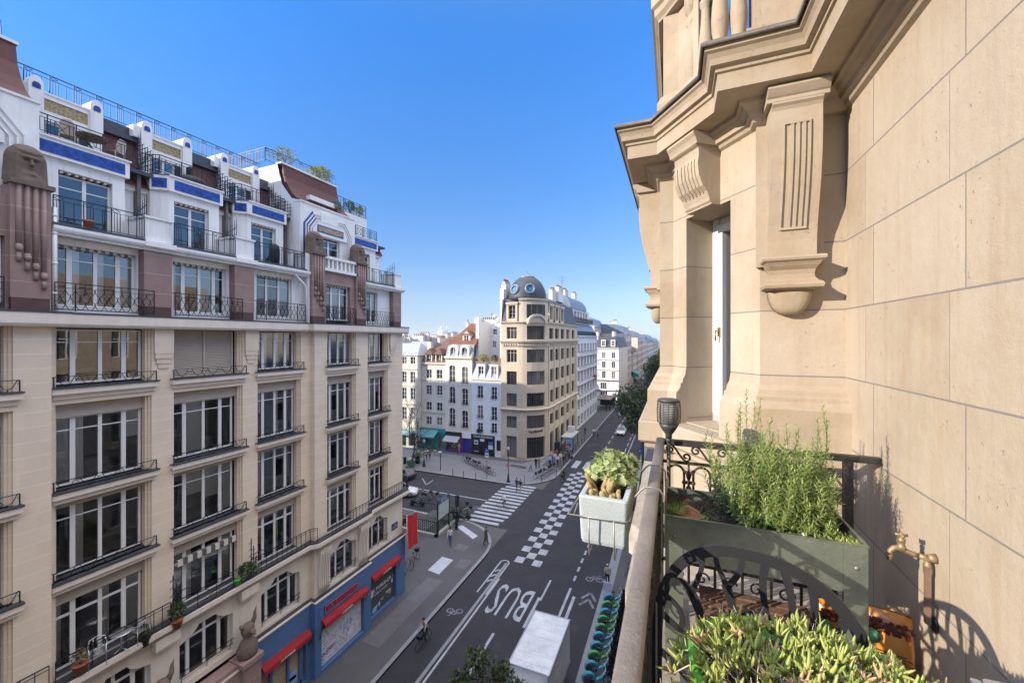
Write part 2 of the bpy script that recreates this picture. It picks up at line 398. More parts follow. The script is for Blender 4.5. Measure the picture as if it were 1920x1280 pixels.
mb.quad((12, -50, 0), (12, 24, 0), (12, 24, 24.2), (12, -50, 24.2)); mb.quad((1.045, -50, 0), (12, -50, 0), (12, -50, 27.5), (1.045, -50, 27.5))
mb.build('wall', M_near, house)
# windows of the main wall (mirrored across the street)
mb = MB(); mb.T = Tm
for a, b, c, d in ops+[(y, y+1.15, z, z+2.3) for y in (8, 11, 14, 17, 20.5) for z in (4.6, 8.0, 11.3, 14.6, 18.0)]:
    mb.m = 1; mb.quad((a, -.26, c), (b, -.26, c), (b, -.26, d), (a, -.26, d)); mb.m = 0
    for u in (a, (a+b)/2-.04, b-.08): mb.box((u, -.25, c), (u+.08, -.2, d))
    for z in (c, d-.08, c+(d-c)*.62): mb.box((a+.08, -.245, z), (b-.08, -.205, z+.07))
for z in (4.6, 8.0, 11.3, 14.6, 18.0, 21.6):
    mb.m = 2; mb.box((-50, 0, z-.5), (24 if z < 18 else -2, .12, z-.3))
shut = mb.build('shutters_and_ledges', [M_white, M_farglass, M_nearp], house); shut.name = 'facade_window'; shut['kind'] = 'stuff'
# cornice and bed mouldings
prof = [(-.05, 1.90), (.35, 1.90), (.35, 1.862), (.332, 1.850), (.318, 1.822), (.312, 1.785), (.283, 1.775), (.283, 1.752), (.268, 1.745), (.268, 1.635), (.122, 1.622),
        (.122, 1.597), (.105, 1.590), (.09, 1.572), (.065, 1.558), (.06, 1.532), (.035, 1.522), (.025, 1.50), (0, 1.485), (-.05, 1.485)]
cpath = [(1.045, -4), (1.045, 3.22), (.53, 3.22), (.53, 3.307), P2, P3, P4]
mb = MB(); mb.sweep(cpath, [(o, Z(z)) for o, z in prof]); mb.build('cornice', M_nearp, house)
mb = MB(); mb.sweep(cpath, [(o, Z(z)) for o, z in [(-.05, 1.902), (.352, 1.902), (.366, 1.880), (.372, 1.885), (.376, 1.905), (.36, 1.922), (.34, 1.918), (-.05, 1.93)]], smooth=True)
mb.build('lead_flashing', M_lead, house)
# base mouldings of the bay, interrupted by the window
jn = (P1[0]+CU.x*WU0, P1[1]+CU.y*WU0); jf = (P1[0]+CU.x*WU1, P1[1]+CU.y*WU1)
bp = [(-.02, -.26), (0, -.26), (.012, -.32), (.035, -.355), (.04, -.385), (.06, -.40), (.062, -.425), (.082, -.455), (.105, -.475), (.107, -.62), (.107, -.755), (-.02, -.755)]
for nm, pa in (('a', [P0, P1, jn]), ('b', [jf, P2, P3, P4])):
    mb = MB(); mb.sweep(pa, [(o, Z(z)) for o, z in bp]); mb.build('base_moulding', M_nearp, house)
bp2 = [(-.35, -.742), (.165, -.752), (.18, -.765), (.182, -.93), (.16, -.95), (.13, -.965), (.13, -1.0), (.11, -1.02), (-.35, -1.02)]
mb = MB(); mb.sweep([P0, P1, P2, P3, P4], [(o, Z(z)) for o, z in bp2]); mb.build('window_ledge', M_nearp, house)
# window in the chamfer
mb = MB(chT); u0, u1, z0, z1 = WU0, WU1, WZ0, WZ1
fv = -.30
win = MB(chT)
win.box((u0, fv, z0), (u0+.035, fv-.06, z1)); win.box((u1-.07, fv+.02, z0), (u1, fv-.06, z1)); win.box((u0, fv, z1-.06), (u1, fv-.06, z1)); win.box((u0, fv+.02, z0), (u1, fv-.07, z0+.07))
win.box((u1-.13, fv+.035, z0+.08), (u1-.075, fv-.05, z1-.06)); win.box((u0+.04, fv+.035, z0+.085), (u1-.13, fv-.05, z0+.15)); win.box((u0+.04, fv+.035, z1-.13), (u1-.13, fv-.05, z1-.065))
win.box((u0+.04, fv+.034, z0+.15), (u0+.085, fv-.05, z1-.13))
wf = win.build('window', M_white, house)
mb.quad((u0+.08, fv-.01, z0+.14), (u1-.12, fv-.01, z0+.14), (u1-.12, fv-.01, z1-.12), (u0+.08, fv-.01, z1-.12)); mb.build('pane', M_glass, wf)
h = MB(chT); h.box((u1-.115, fv+.035, Z(.02)), (u1-.095, fv+.055, Z(.10))); h.tube([(u1-.105, fv+.05, Z(.07)), (u1-.105, fv+.085, Z(.07)), (u1-.105, fv+.085, Z(-.02))], .008, 6)
h.build('handle', pm('brass handle', (.45, .33, .14), .35, .9), wf)
mb = MB(chT); mb.box((u0-.4, fv-.9, z0-.4), (u1+.4, fv-1.0, z1+.3)); mb.box((u0-.4, fv-.08, z0-.4), (u0-.38, fv-.9, z1+.3)); mb.box((u1+.3, fv-.08, z0-.4), (u1+.32, fv-.9, z1+.3)); mb.box((u0-.3, fv-.1, z1+.2), (u1+.3, fv-.9, z1+.22)); mb.box((u0-.3, fv-.1, z0-.02), (u1+.3, fv-.9, z0-.01))
mb.build('room_wall', pm('beige room wall', (.34, .27, .19), .9), house)
# long fluted console on the square face, its twin on the street face
def long_console(T, uc):
    c = MB(T); hw = .138
    side = [(0, 1.53), (.24, 1.53), (.24, 1.515), (.225, 1.50), (.215, 1.48), (.215, 1.34), (.205, 1.18), (.18, 1.02), (.145, .88), (.115, .76), (.10, .66), (.098, .54), (0, .54)]
    c.ext([(uc-hw, v, Z(z)) for v, z in side], (2*hw, 0, 0))
    cap = [(0, 1.618), (.275, 1.618), (.28, 1.60), (.262, 1.575), (.25, 1.56), (.24, 1.552), (.24, 1.528), (0, 1.528)]
    c.ext([(uc-hw-.03, v, Z(z)) for v, z in cap], (2*hw+.06, 0, 0))
    for k in (-1, 1): c.box((uc+k*(hw+.055), 0, Z(1.50)), (uc+k*(hw+.0), .04, Z(.50)))
    c.rings([[(uc-w, 0, Z(z)), (uc-w, v, Z(z)), (uc+w, v, Z(z)), (uc+w, 0, Z(z))] for w, v, z in ((.15, .15, .548), (.172, .165, .545), (.176, .17, .532), (.172, .166, .518), (.156, .15, .508), (.150, .142, .497), (.143, .134, .484), (.128, .112, .46), (.123, .106, .43), (.126, .11, .405), (.142, .128, .384), (.160, .148, .372), (.168, .155, .356), (.162, .15, .338), (.14, .12, .328))], smooth=False)
    rg = []
    for i in range(9):
        a = math.pi/2*i/8; w = .125*math.cos(a)**.8+.002 if math.cos(a) > 0 else .002; d = .105*max(0, math.cos(a))**.45+.002
        z = .33-.17*math.sin(a)
        rg.append([(uc+w*math.copysign(abs(math.cos(t))**.7, math.cos(t)), d*abs(math.sin(t))**.5, Z(z)) for t in [math.pi*j/12 for j in range(13)]])
    c.rings(rg, closed=True, smooth=True)
    return c, side
def vprof(side, z):
    s = [p for p in side if p[0] > 0]
    for (v1, a), (v2, b) in zip(s, s[1:]):
        if b <= z <= a and a > b: return v1+(v2-v1)*(a-z)/(a-b)
    return .2
def flutes(T, uc, side, z1, z0):
    """raised frame and ribs that leave sunken flutes"""
    f = MB(T); zs = [z1-(z1-z0)*i/14 for i in range(15)]
    for a, b_, t in ((-.075, -.066, .012), (-.048, -.030, .010), (-.016, .002, .010), (.016, .034, .010), (.066, .075, .012)):
        rg = [[(uc+a, vprof(side, z)-.004, Z(z)), (uc+b_, vprof(side, z)-.004, Z(z)), (uc+b_, vprof(side, z)+t, Z(z)), (uc+a, vprof(side, z)+t, Z(z))] for z in zs]
        f.rings(rg, smooth=False)
    v = vprof(side, z1); f.box((uc-.075, v-.01, Z(z1)), (uc+.075, v+.012, Z(z1+.014)))
    v = vprof(side, z0); f.box((uc-.075, v-.01, Z(z0-.014)), (uc+.075, v+.012, Z(z0)))
    return f
for T, uc in ((frame((1.045, 3.27, 0), (-1, 0, 0), (0, -1, 0)), .32), (frame((-.13, 4.03, 0), (0, 1, 0), (-1, 0, 0)), .50)):
    c, side = long_console(T, uc); co = c.build('bracket', M_nearp, house)
    flutes(T, uc, side, 1.38, .74).build('fluting', M_nearp, co)
# scroll console above the window
c = MB(chT); side = [(0, 1.55), (.23, 1.55), (.23, 1.52), (.205, 1.505), (.20, 1.45), (.212, 1.38), (.20, 1.29), (.165, 1.21), (.125, 1.17), (.105, 1.12), (.10, 1.095), (.085, 1.08), (.085, 1.068), (0, 1.068)]
c.ext([(.37, v, Z(z)) for v, z in side], (.29, 0, 0))
c.ext([(.35, v, Z(z)) for v, z in [(0, 1.618), (.265, 1.618), (.268, 1.60), (.25, 1.575), (.24, 1.55), (.235, 1.525), (0, 1.525)]], (.33, 0, 0))
co = c.build('bracket', M_nearp, house)
f = MB(chT)
for a, b_ in ((.405, .415), (.44, .455), (.48, .495), (.52, .535), (.56, .575), (.61, .62)):
    zs = [1.42-.26*i/10 for i in range(11)]
    f.rings([[(a, vprof(side, z)-.004, Z(z)), (b_, vprof(side, z)-.004, Z(z)), (b_, vprof(side, z)+.009, Z(z)), (a, vprof(side, z)+.009, Z(z))] for z in zs], smooth=False)
f.build('fluting', M_nearp, co)
# parapet of the terrace above
pier = [(-.09, 3.64), (.03, 3.60), (.17, 3.40), (.34, 3.52), (.30, 4.15), (-.09, 4.15)]
mb = MB(); mb.prism(pier, Z(1.95), Z(2.74))
mb.sweep(pier, [(o, Z(z)) for o, z in [(.0, 1.93), (-.05, 1.93), (-.05, 1.99), (-.02, 2.05), (0, 2.07)]], closed=True); mb.build('pedestal', M_nearp, house)
rail_path = [(1.0, 2.98), (.26, 2.98), (.26, 3.30), (-.01, 3.68), (-.05, 3.72), (-.05, 6)]
mb = MB(); mb.sweep(rail_path, [(o, Z(z)) for o, z in [(-.16, 2.74), (.08, 2.74), (.085, 2.76), (.11, 2.79), (.115, 2.84), (.14, 2.86), (.14, 2.97), (-.16, 2.99)]])
mb.build('coping', M_nearp, house)
mb = MB(); mb.box((.47, 2.98, Z(1.93)), (1.0, 3.14, Z(2.74))); mb.box((.80, 2.965, Z(1.93)), (1.0, 2.98, Z(2.74))); mb.box((.43, 2.955, Z(1.93)), (1.0, 3.16, Z(2.0)))
mb.build('parapet_panel', M_nearp, house)
for x, y in ((.285, 3.04), (.395, 3.04), (.22, 3.34), (.13, 3.5)):
    mb = MB(); mb.lathe([(.055, 0), (.055, .05), (.045, .07), (.04, .09), (.052, .16), (.055, .24), (.048, .34), (.036, .46), (.033, .56), (.045, .585), (.045, .61), (.034, .63), (.034, .66), (.05, .68), (.055, .72), (.06, .75), (.06, .81)], (x, y, Z(1.93)), 16)
    mb.build('baluster', M_nearp, house)
# balcony slab
mb = MB()
sl = [(1.045, -3), (1.045, 3.27), (.558, 3.27), (-.22, 3.5), (-.30, 3.4), (-.305, 2.74), (-.29, 2.66), (-.25, 2.60), (-.19, 2.56), (-.12, 2.54), (-.12, -3)]
mb.prism(sl, Z(-1.86), Z(-1.66))
mb.prism([(.558, 3.27), (-.22, 3.45), (-.37, 3.6), (-.37, 5.5), (-.1, 5.5), (.3, 4)], Z(-1.86), Z(-1.60))
mb.build('balcony_floor', pm('speckled balcony stone', (.40, .36, .30), .9, var=.2, vs=12, fine=160, bump=.4, bs=120), house)
mb = MB()
for y in (2.75, -1.6):
    mb = MB()
    sd_ = [(0, -1.86), (-1.10, -1.86), (-1.12, -1.95), (-1.1, -2.08), (-1.0, -2.2), (-.8, -2.3), (-.6, -2.55), (-.3, -2.9), (-.05, -3.2), (0, -3.2)]
    mb.ext([(1.045+x, y, Z(z)) for x, z in sd_], (0, .35, 0)); mb.build('corbel', M_nearp, house)

# ================================================================ balcony railing
rail = thing('balcony_railing', 'worn iron and wood railing with scrolls enclosing the near balcony', 'railing', (-.05, 2.78, Z(-1.65)))
M_wood = pm('weathered brown handrail', (.20, .175, .15), .6, var=.18, vs=6, fine=70, bump=.35, bs=90)
M_wood.node_tree.nodes['Principled BSDF'].inputs['Specular IOR Level'].default_value = .35
RX, RT = -.087, Z(-.65)
mb = MB(); pr = []
for i in range(12):
    t = 2*math.pi*i/12; pr.append((.027*math.copysign(abs(math.cos(t))**.6, math.cos(t)), .015*math.copysign(abs(math.sin(t))**.6, math.sin(t))-.015))
mb.rings([[(RX+a+.001*math.sin(y*3), y, RT+b) for a, b in pr] for y in (-1.6, -.4, .4, 1.0, 1.6, 2.2, 2.81)], smooth=True)
mb.build('handrail', M_wood, rail)
M_rustiron = pm('old black painted iron', (.05, .045, .04), .5, .2, var=.35, vs=15, fine=90, bump=.3)
mb = MB(); mb.box((RX+.02, 2.765, RT-.002), (1.045, 2.805, RT-.028)); mb.box((RX+.02, 2.755, RT-.028), (1.045, 2.8, RT-.034)); mb.build('end_rail', M_rustiron, rail)
def spiral(mb, T, c, r0, turns, a0, dr, r, z=0, sgn=1, n=22):
    pts = []
    for i in range(n):
        t = i/(n-1); a = a0+sgn*turns*2*math.pi*t; q = r0*(1-t*dr)
        pts.append((c[0]+q*math.cos(a), 0, c[1]+q*math.sin(a)))
    mb.tube(pts, r, 6); return pts
def rail_panel(T, L, name, z_top):
    """scroll frieze above arches, verticals down to the floor; local u along, z up"""
    mb = MB(T); zt, z2, z3, zb = z_top-.034, z_top-.145, z_top-.265, Z(-1.60)
    mb.box((0, -.006, z2-.009), (L, .010, z2+.009)); mb.box((0, -.008, zb), (L, .012, zb+.02)); mb.box((0, -.006, zb+.16), (L, .010, zb+.178))
    n = max(1, round(L/.155)); w = L/n
    for i in range(n):
        u = i*w; ud = u+w
        # S scroll
        pts = []
        c1, c2 = (u+.042, zt-.030), (ud-.015, z2+.038)
        for k in range(16):
            t = k/15; a = math.pi*(-.2+1.9*t)-math.pi*.2; q = .006+.022*t; pts.append((c1[0]+q*math.cos(math.pi*2.2*(1-t)+math.pi*.5), 0, c1[1]+q*math.sin(math.pi*2.2*(1-t)+math.pi*.5)))
        for k in range(1, 6):
            t = k/6; pts.append((c1[0]+(c2[0]-c1[0])*t, 0, c1[1]+.028-(c1[1]+.028-(c2[1]-.026))*(3*t*t-2*t**3)))
        for k in range(16):
            t = k/15; q = .028-.022*t; a = -math.pi*.5+math.pi*2.1*t; pts.append((c2[0]+q*math.cos(a), 0, c2[1]+q*math.sin(a)))
        mb.tube(pts, .0065, 6)
        # arch and uprights
        ra = w*.32; uc = u+w*.5
        arc = [(uc-ra, 0, zb+.17), (uc-ra, 0, z3)]+[(uc-ra*math.cos(math.pi*k/10), 0, z2-.02-ra+ra*math.sin(math.pi*k/10)) for k in range(11)]+[(uc+ra, 0, z3), (uc+ra, 0, zb+.17)]
        mb.tube(arc, .0075, 6)
        for s in (-1, 1): mb.ball((uc+s*ra, 0, z3-.005), .014, 6)
        mb.box((u-w*.18, -.005, z3-.012), (u+w*.18, .007, z3+.006)) if i else None
        # lily finial between arches
        if i:
            mb.tube([(u, 0, zb), (u, 0, z3-.03), (u, 0, z2)], [.008, .008, .006], 6)
            mb.ball((u, 0, z3-.04), .017, 6)
            for s in (-1, 1): mb.tube([(u, 0, z3+.02), (u+s*.008, 0, z3+.055), (u+s*.03, 0, z3+.075), (u+s*.04, 0, z3+.07)], [.011, .011, .007, .003], 6)
            mb.tube([(u, 0, z3+.01), (u, 0, z3+.04), (u, 0, z3+.09)], [.008, .016, .003], 6)
        spiral(mb, T, (uc, zb+.085), .045, 1.2, 0, .8, .006)
        spiral(mb, T, (uc, z3-.28), .04, 1.1, math.pi/2, .75, .006)
        spiral(mb, T, (uc, z3-.40), .04, 1.1, -math.pi/2, .75, .006)
    return mb
T_end = frame((RX+.02, 2.785, 0), (1, 0, 0), (0, -1, 0))
rail_panel(T_end, .90, 'end', RT).build('end_panel', M_rustiron, rail)
rail_panel(frame((RX, -1.5, 0), (0, 1, 0), (1, 0, 0)), 4.27, 'side', RT).build('side_panel', M_rustiron, rail)
for x, y in ((.90, 2.785), (RX, 2.785)):
    mb = MB(); mb.box((x-.02, y-.02, Z(-1.66)), (x+.02, y+.02, RT-.03)); mb.build('post', M_rustiron, rail)
# ================================================================ the office building across the street
M_lstone = pm('beige block facade', (.74, .625, .485), .85, var=.06, vs=.8, fine=14, joint=(.47, .022, (.80, .72, .62), .2), bump=.25, bs=40)
M_lplain = pm('beige stone trim', (.70, .59, .465), .85, var=.06, vs=1.2, stain=.25, bump=.15)
M_corn = pm('pale cornice stone', (.73, .65, .55), .8, var=.05, stain=.2)
M_render = pm('white rendered wall', (.80, .79, .77), .8, var=.04, vs=1.5, stain=.35, bump=.1)
M_pink = pm('pink sandstone', (.31, .212, .185), .85, var=.14, vs=1.6, joint=(.78, .02, (.45, .36, .32), .25), stain=.3, bump=.2)
M_brownst = pm('brown carved stone', (.165, .12, .092), .9, var=.2, vs=5, stain=.3, bump=.4, bs=50)
M_plinth = pm('dark red base stone', (.10, .05, .045), .7, var=.2)
M_redtile = pm('oxblood roof tiles', (.10, .026, .022), .65, var=.2, vs=3, fine=25, bump=.3, bs=30)
M_bluetile = pm('cobalt mosaic tiles', (.025, .07, .34), .25, var=.55, vs=5, fine=30, bump=.25, bs=45)
M_yellow = pm('yellow glass bricks', (.42, .31, .12), .35, var=.6, vs=11, fine=40, bump=.5, bs=30)
M_louver = pm('beige shutter slats', (.50, .44, .36), .7, var=.05)
M_panel = pm('beige roller box', (.45, .39, .32), .8, var=.04)
M_frame = pm('white window frame', (.72, .72, .70), .45, var=.04)
M_blue = pm('blue shopfront paint', (.075, .155, .32), .5, var=.08, vs=1.5, stain=.15)
M_red = pm('red awning cloth', (.30, .010, .014), .75, var=.12)
M_curt = pm('pale curtain', (.82, .82, .78), .9, var=.1, vs=6)
M_blind = pm('grey roller blind', (.66, .66, .66), .8, var=.04)
office = thing('office_building', 'long beige and white art deco building with pink stone piers, carved heads and iron balconies', 'building', (-20, 15, 0))
X0 = -19.4
LT = frame((X0, 0, 0), (0, 1, 0), (1, 0, 0))
W1 = [(3.3, 5.62), (6.62, 9.32), (10.08, 12.95), (13.7, 16.2), (17.75, 20.05), (21.5, 23.5)]   # openings bay by bay
G1 = [(3.4, 5.6), (6.76, 9.12), (10.22, 12.68), (13.86, 16.0), (17.95, 19.95), (21.65, 23.1)]     # glazing
VB = [.3, 0, 0, 0, .3, 0]                                                                       # pavilions step forward
ZF = {'F6': (17.85, 19.84, 19.86), 'F5': (14.3, 16.75, 17.25), 'F4': (11.25, 13.65, 14.1), 'F3': (7.92, 10.3, 10.85)}
def pav(y): return .3 if (y < 6.45 or 16.86 < y < 21.1) else 0
# ---- wall: one sheet per stretch, openings from the third storey up to the cornice
mb = MB(LT)
for (a, b, v, bays) in ((1.0, 6.45, .3, (0,)), (6.45, 16.86, 0, (1, 2, 3)), (16.86, 21.1, .3, (4,)), (21.1, 25.2, 0, (5,))):
    ops = []
    for i in bays:
        for k in ZF: ops.append((W1[i][0], W1[i][1], ZF[k][0], ZF[k][2] if k != 'F6' else 19.9))
    wall_sheet(mb, a, b, 8.0, 20.1, ops, .16, v)
    for o in ops:
        g0, g1 = o[0]+.09, o[1]-.14
        v2 = v-.16
        for (p, q) in ((o[0], g0), (g1, o[1])): mb.box((p, v2-.24, o[2]), (q, v2-.003, o[3]))
        mb.box((o[1]-.07, v2-.003, o[2]), (o[1]-.001, v2+.07, o[3]))
for y in (6.45, 16.86, 21.1): mb.quad((y, -.05, 4), (y, .3, 4), (y, .3, 20.1), (y, -.05, 20.1))
mb.quad((25.2, 0, 0), (25.2, -14, 0), (25.2, -14, 20.1), (25.2, 0, 20.1))
mb.build('wall', M_lstone, office)
def lwin(i, z0, z1, v, kind, n=4, transom=True, rail_z=None, rnd_=rnd, mat=None, curtain=True, parent=office, y0=None, y1=None, T=LT, low=False):
    """casement window: frame part, panes and blinds as its own pieces"""
    a, b = (y0, y1) if y0 is not None else G1[i]
    f = MB(T); t = .05; d0, d1 = v-.03, v-.09
    f.box((a, d1, z0), (b, d0, z0+.07)); f.box((a, d1, z1-.06), (b, d0, z1))
    if n == 4: us = [a, a+(b-a)*.19, a+(b-a)*.5, a+(b-a)*.79, b]; 
    elif n == 3: us = [a, a+(b-a)*.30, a+(b-a)*.66, b]
    else: us = [a+(b-a)*k/n for k in range(n+1)]
    for k, u in enumerate(us):
        w = .04 if k in (0, n) else (.055 if k % 2 == 0 or n < 4 else .07)
        f.box((u-w, d1-.002, z0), (u+w, d0+.012, z1))
    zt = z1-.46 if not low else z1-.5
    if transom:
        w = .018 if not low else .04
        f.box((a, d1+.01, zt-w), (b, d0+.004, zt+w))
    o = f.build('window', mat or M_frame, parent)
    g = MB(T); g.quad((a, v-.06, z0), (b, v-.06, z0), (b, v-.06, z1), (a, v-.06, z1)); g.build('pane', M_glass, o)
    if curtain:
        for k in range(n):
            r = rnd_.random()
            if r < .34:
                h = rnd_.choice((.45, .95, .95, .6)); g = MB(T); g.box((us[k]+.02, v-.11, z1-(z1-z0)*h), (us[k+1]-.02, v-.12, z1)); g.build('blind', M_blind, o)
            elif r < .52:
                g = MB(T); pts = [(us[k]+.03+(us[k+1]-us[k]-.06)*.45*q/12, v-.15+.03*math.sin(q*1.9)) for q in range(13)]
                g.rings([[(u, w_, z0) for u, w_ in pts], [(u, w_, z1) for u, w_ in pts]], closed=False, caps=False); g.build('curtain', M_curt, o)
    return o
for i in range(6):
    v = VB[i]-.40
    nn = 3 if i in (5,) else 4
    for k, (za, zg, zt) in ZF.items():
        if k == 'F6' and i == 2:
            m = MB(LT); a, b = G1[2]
            for j in range(26):
                z = za+.12+j*.072; m.add([(a, v+.02, z), (b, v+.02, z), (b, v-.03, z+.055), (a, v-.03, z+.055)], [(0, 1, 2, 3)])
            m.box((a-.03, v-.07, za+.05), (b+.03, v-.06, zt)); 
            for u in (a, (a+b)/2, b): m.box((u-.03, v-.05, za), (u+.03, v+.05, zt-.02))
            m.box((a, v-.05, za), (b, v+.05, za+.08)); m.build('louvre_shutter', M_louver, office); continue
        lwin(i, za+.06, zg, v, k, nn, low=(k == 'F3'))
        if k != 'F6':
            m = MB(LT); m.box((W1[i][0]+.08, v-.06, zg), (W1[i][1]-.12, v+.09, zt-.002)); m.box((W1[i][0]+.08, v-.04, zg), (W1[i][1]-.12, v+.10, zg+.07)); m.build('shutter_box', M_panel, office)
    # sills with low zigzag guard rails
    vb = VB[i]
    for zs in (17.85, 14.3, 11.25):
        a, b = W1[i]; a -= .12; b += .16
        m = MB(LT); m.box((a+.05, vb, zs-.42), (b-.05, vb+.07, zs-.24)); m.box((a, vb-.38, zs-.24), (b, vb+.20, zs-.05)); m.build('sill', M_corn, office)
        m = MB(LT); m.box((a-.02, vb-.40, zs-.05), (b+.02, vb+.24, zs)); m.build('sill_cover', M_slate, office)
        m = MB(LT); vv = vb+.12; zr = zs+.36
        a += .06; b -= .06; n = 5 if b-a > 2.4 else 4; w = (b-a)/n
        m.bar((a, vv, zr), (b, vv, zr), .022)
        for u in (a, b): m.bar((u, vv, zs), (u, vv, zr), .028); m.bar((u, vv, zr-.02), (u, vb-.1, zr-.02), .02)
        for j in range(n):
            u = a+j*w; q = [(u+w*.1, zr), (u+w*.3, zs+.13), (u+w*.5, zs+.07), (u+w*.7, zs+.13), (u+w*.9, zr)]
            for (p1, z1_), (p2, z2_) in zip(q, q[1:]): m.bar((p1, vv, z1_), (p2, vv, z2_), .018)
            m.bar((u+w*.5, vv, zs), (u+w*.5, vv, zs+.08), .018); m.bar((u+w*.9, vv, zr-.12), (u+w*1.1 if j < n-1 else b, vv, zr-.12), .016)
        m.build('guard_rail', M_iron, office)
# pier corbels under the cornice
for y in (9.7, 13.35, 24.0):
    m = MB(LT); m.box((y-.33, .0, 18.9), (y+.33, .12, 20.0))
    for k in range(3): m.box((y-.30+.06*k, .0, 18.9-.2*(k+1)), (y+.30-.06*k, .105-.03*k, 18.9-.2*k))
    m.build('corbel', M_lplain, office)
# main cornice
m = MB(); cp = [(X0+.3, 1), (X0+.3, 6.45), (X0, 6.45), (X0, 16.86), (X0+.3, 16.86), (X0+.3, 21.1), (X0, 21.1), (X0, 25.2), (X0-14, 25.2)]
cp = cp[::-1]
m.sweep(cp, [(o, z) for o, z in [(-.5, 19.88), (.30, 19.9), (.34, 19.96), (.36, 20.0), (.36, 20.34), (-.5, 20.34)]]); m.build('cornice', M_corn, office)
m = MB(); m.sweep(cp, [(-1.5, 20.343), (.38, 20.343), (.38, 20.40), (-1.5, 20.41)]); m.build('cornice_cover', M_slate, office)
# ---- sixth storey: pink piers, white infill, deep windows
W7 = [(3.3, 5.5), (6.66, 8.95), (10.2, 12.35), (13.84, 15.85), (17.85, 19.75), (21.2, 22.75)]
mb = MB(LT); v7 = -.28
wall_sheet(mb, 6.4, 16.9, 20.4, 23.25, [(a, b, 20.62, 22.78) for a, b in W7[1:4]], .22, v7); wall_sheet(mb, 21.1, 24.2, 20.4, 23.25, [(W7[5][0], W7[5][1], 20.62, 22.78)], .22, v7)
mb.quad((24.9, .05, 20.4), (24.9, -14, 20.4), (24.9, -14, 23.25), (24.9, .05, 23.25))
mb.build('white_wall', M_render, office)
for a, b, z0, z1 in ((17.55, 17.84, 20.4, 23.55), (19.76, 20.3, 20.4, 23.55), (17.84, 19.76, 22.78, 23.55), (3.0, 3.29, 20.4, 24), (5.51, 5.7, 20.4, 24), (3.29, 5.51, 22.7, 23.9)): mb = MB(LT); mb.box((a, -.35, z0), (b, .12, z1)); mb.build('pink_wall', M_pink, office)
for i in range(6):
    a, b = W7[i]; v = v7-.12 if i not in (0, 4) else -.1
    lwin(i, 20.64, 22.74, v, 'F7', 4 if i in (1, 2) else 3, y0=a+.04, y1=b-.04)
    m = MB(LT)
    for j in range(int((b-a)/.22)): m.box((a+.05+j*.22, v, 22.66), (a+.16+j*.22, v+.14, 22.76))
    m.box((a, v-.01, 22.755), (b, v+.14, 22.775)); m.build('lintel_dentils', M_louver, office)
for y0, y1, v0, top in ((9.02, 9.96, .12, 23.15), (12.5, 13.44, .12, 23.15), (24.05, 24.95, .08, 23.15)):
    m = MB(LT); m.box((y0, -.6, 20.78), (y1, v0, top)); m.build('pink_pier', M_pink, office)
    m = MB(LT); m.box((y0+.02, -.6, 20.4), (y1-.02, v0-.01, 20.785)); m.build('pier_base', M_plinth, office)
    m = MB(LT); m.box((y0+.02, -1.1, 23.32), (y1-.02, v0+.02, 24.28)); m.box((y0-.03, -1.15, 24.28), (y1+.03, v0+.08, 24.36)); m.build('pier_cap', M_render, office)
def scallop_rail(y0, y1, v, z0, z1, name='iron_balcony', ends=True):
    m = MB(LT); r = .15
    m.bar((y0, v, z1), (y1, v, z1), .03); m.bar((y0, v, z1-.17), (y1, v, z1-.17), .016); m.bar((y0, v, z0), (y1, v, z0), .03)
    for u in (y0, y0+.5, y1-.5, y1): m.bar((u, v, z0-.05), (u, v, z1), .028)
    if ends:
        for u in (y0, y1): m.bar((u, v, z1), (u, -.25, z1), .026)
    n = max(3, round((y1-y0)/.24)); w = (y1-y0)/n; nr = 3; hh = (z1-.17-z0)/nr
    for row in range(nr):
        for k in range(n+(row % 2)):
            uc = y0+w*(k+.5*(1-row % 2)); zc = z1-.17-row*hh
            pts = [(min(y1, max(y0, uc+w*.5*math.cos(t))), v, zc-hh*1.0*math.sin(t)) for t in [math.pi*q/6 for q in range(7)]]
            for p, q in zip(pts, pts[1:]):
                if (Vector(p)-Vector(q)).length > .01: m.tube([p, q], .011, 4, smooth=False)
    for k in range(n): 
        if k % 2: m.bar((y0+w*k, v, z1-.17), (y0+w*k, v, z1), .014)
    m.build(name, M_iron, office)
for a, b in ((6.55, 9.3), (10.02, 12.8), (13.5, 16.3), (21.2, 23.95)): scallop_rail(a, b, .22, 20.5, 21.4)
scallop_rail(17.62, 19.95, .42, 20.5, 21.4); scallop_rail(3.3, 5.4, .42, 20.5, 21.4)
# downpipe
m = MB(LT); m.tube([(6.56, .16, 20.42), (6.56, .16, 23.9)], .07, 8)
for z in (21, 22, 23, 23.3, 23.6): m.tube([(6.56, .16, z), (6.56, .16, z+.06)], .085, 8)
m.build('downpipe', M_render, office); m = MB(LT); m.tube([(16.45, .1, 20.42), (16.45, .1, 22.4), (16.3, .1, 22.6), (15.7, .1, 23.05)], .06, 8)
m.build('downpipe', M_render, office)
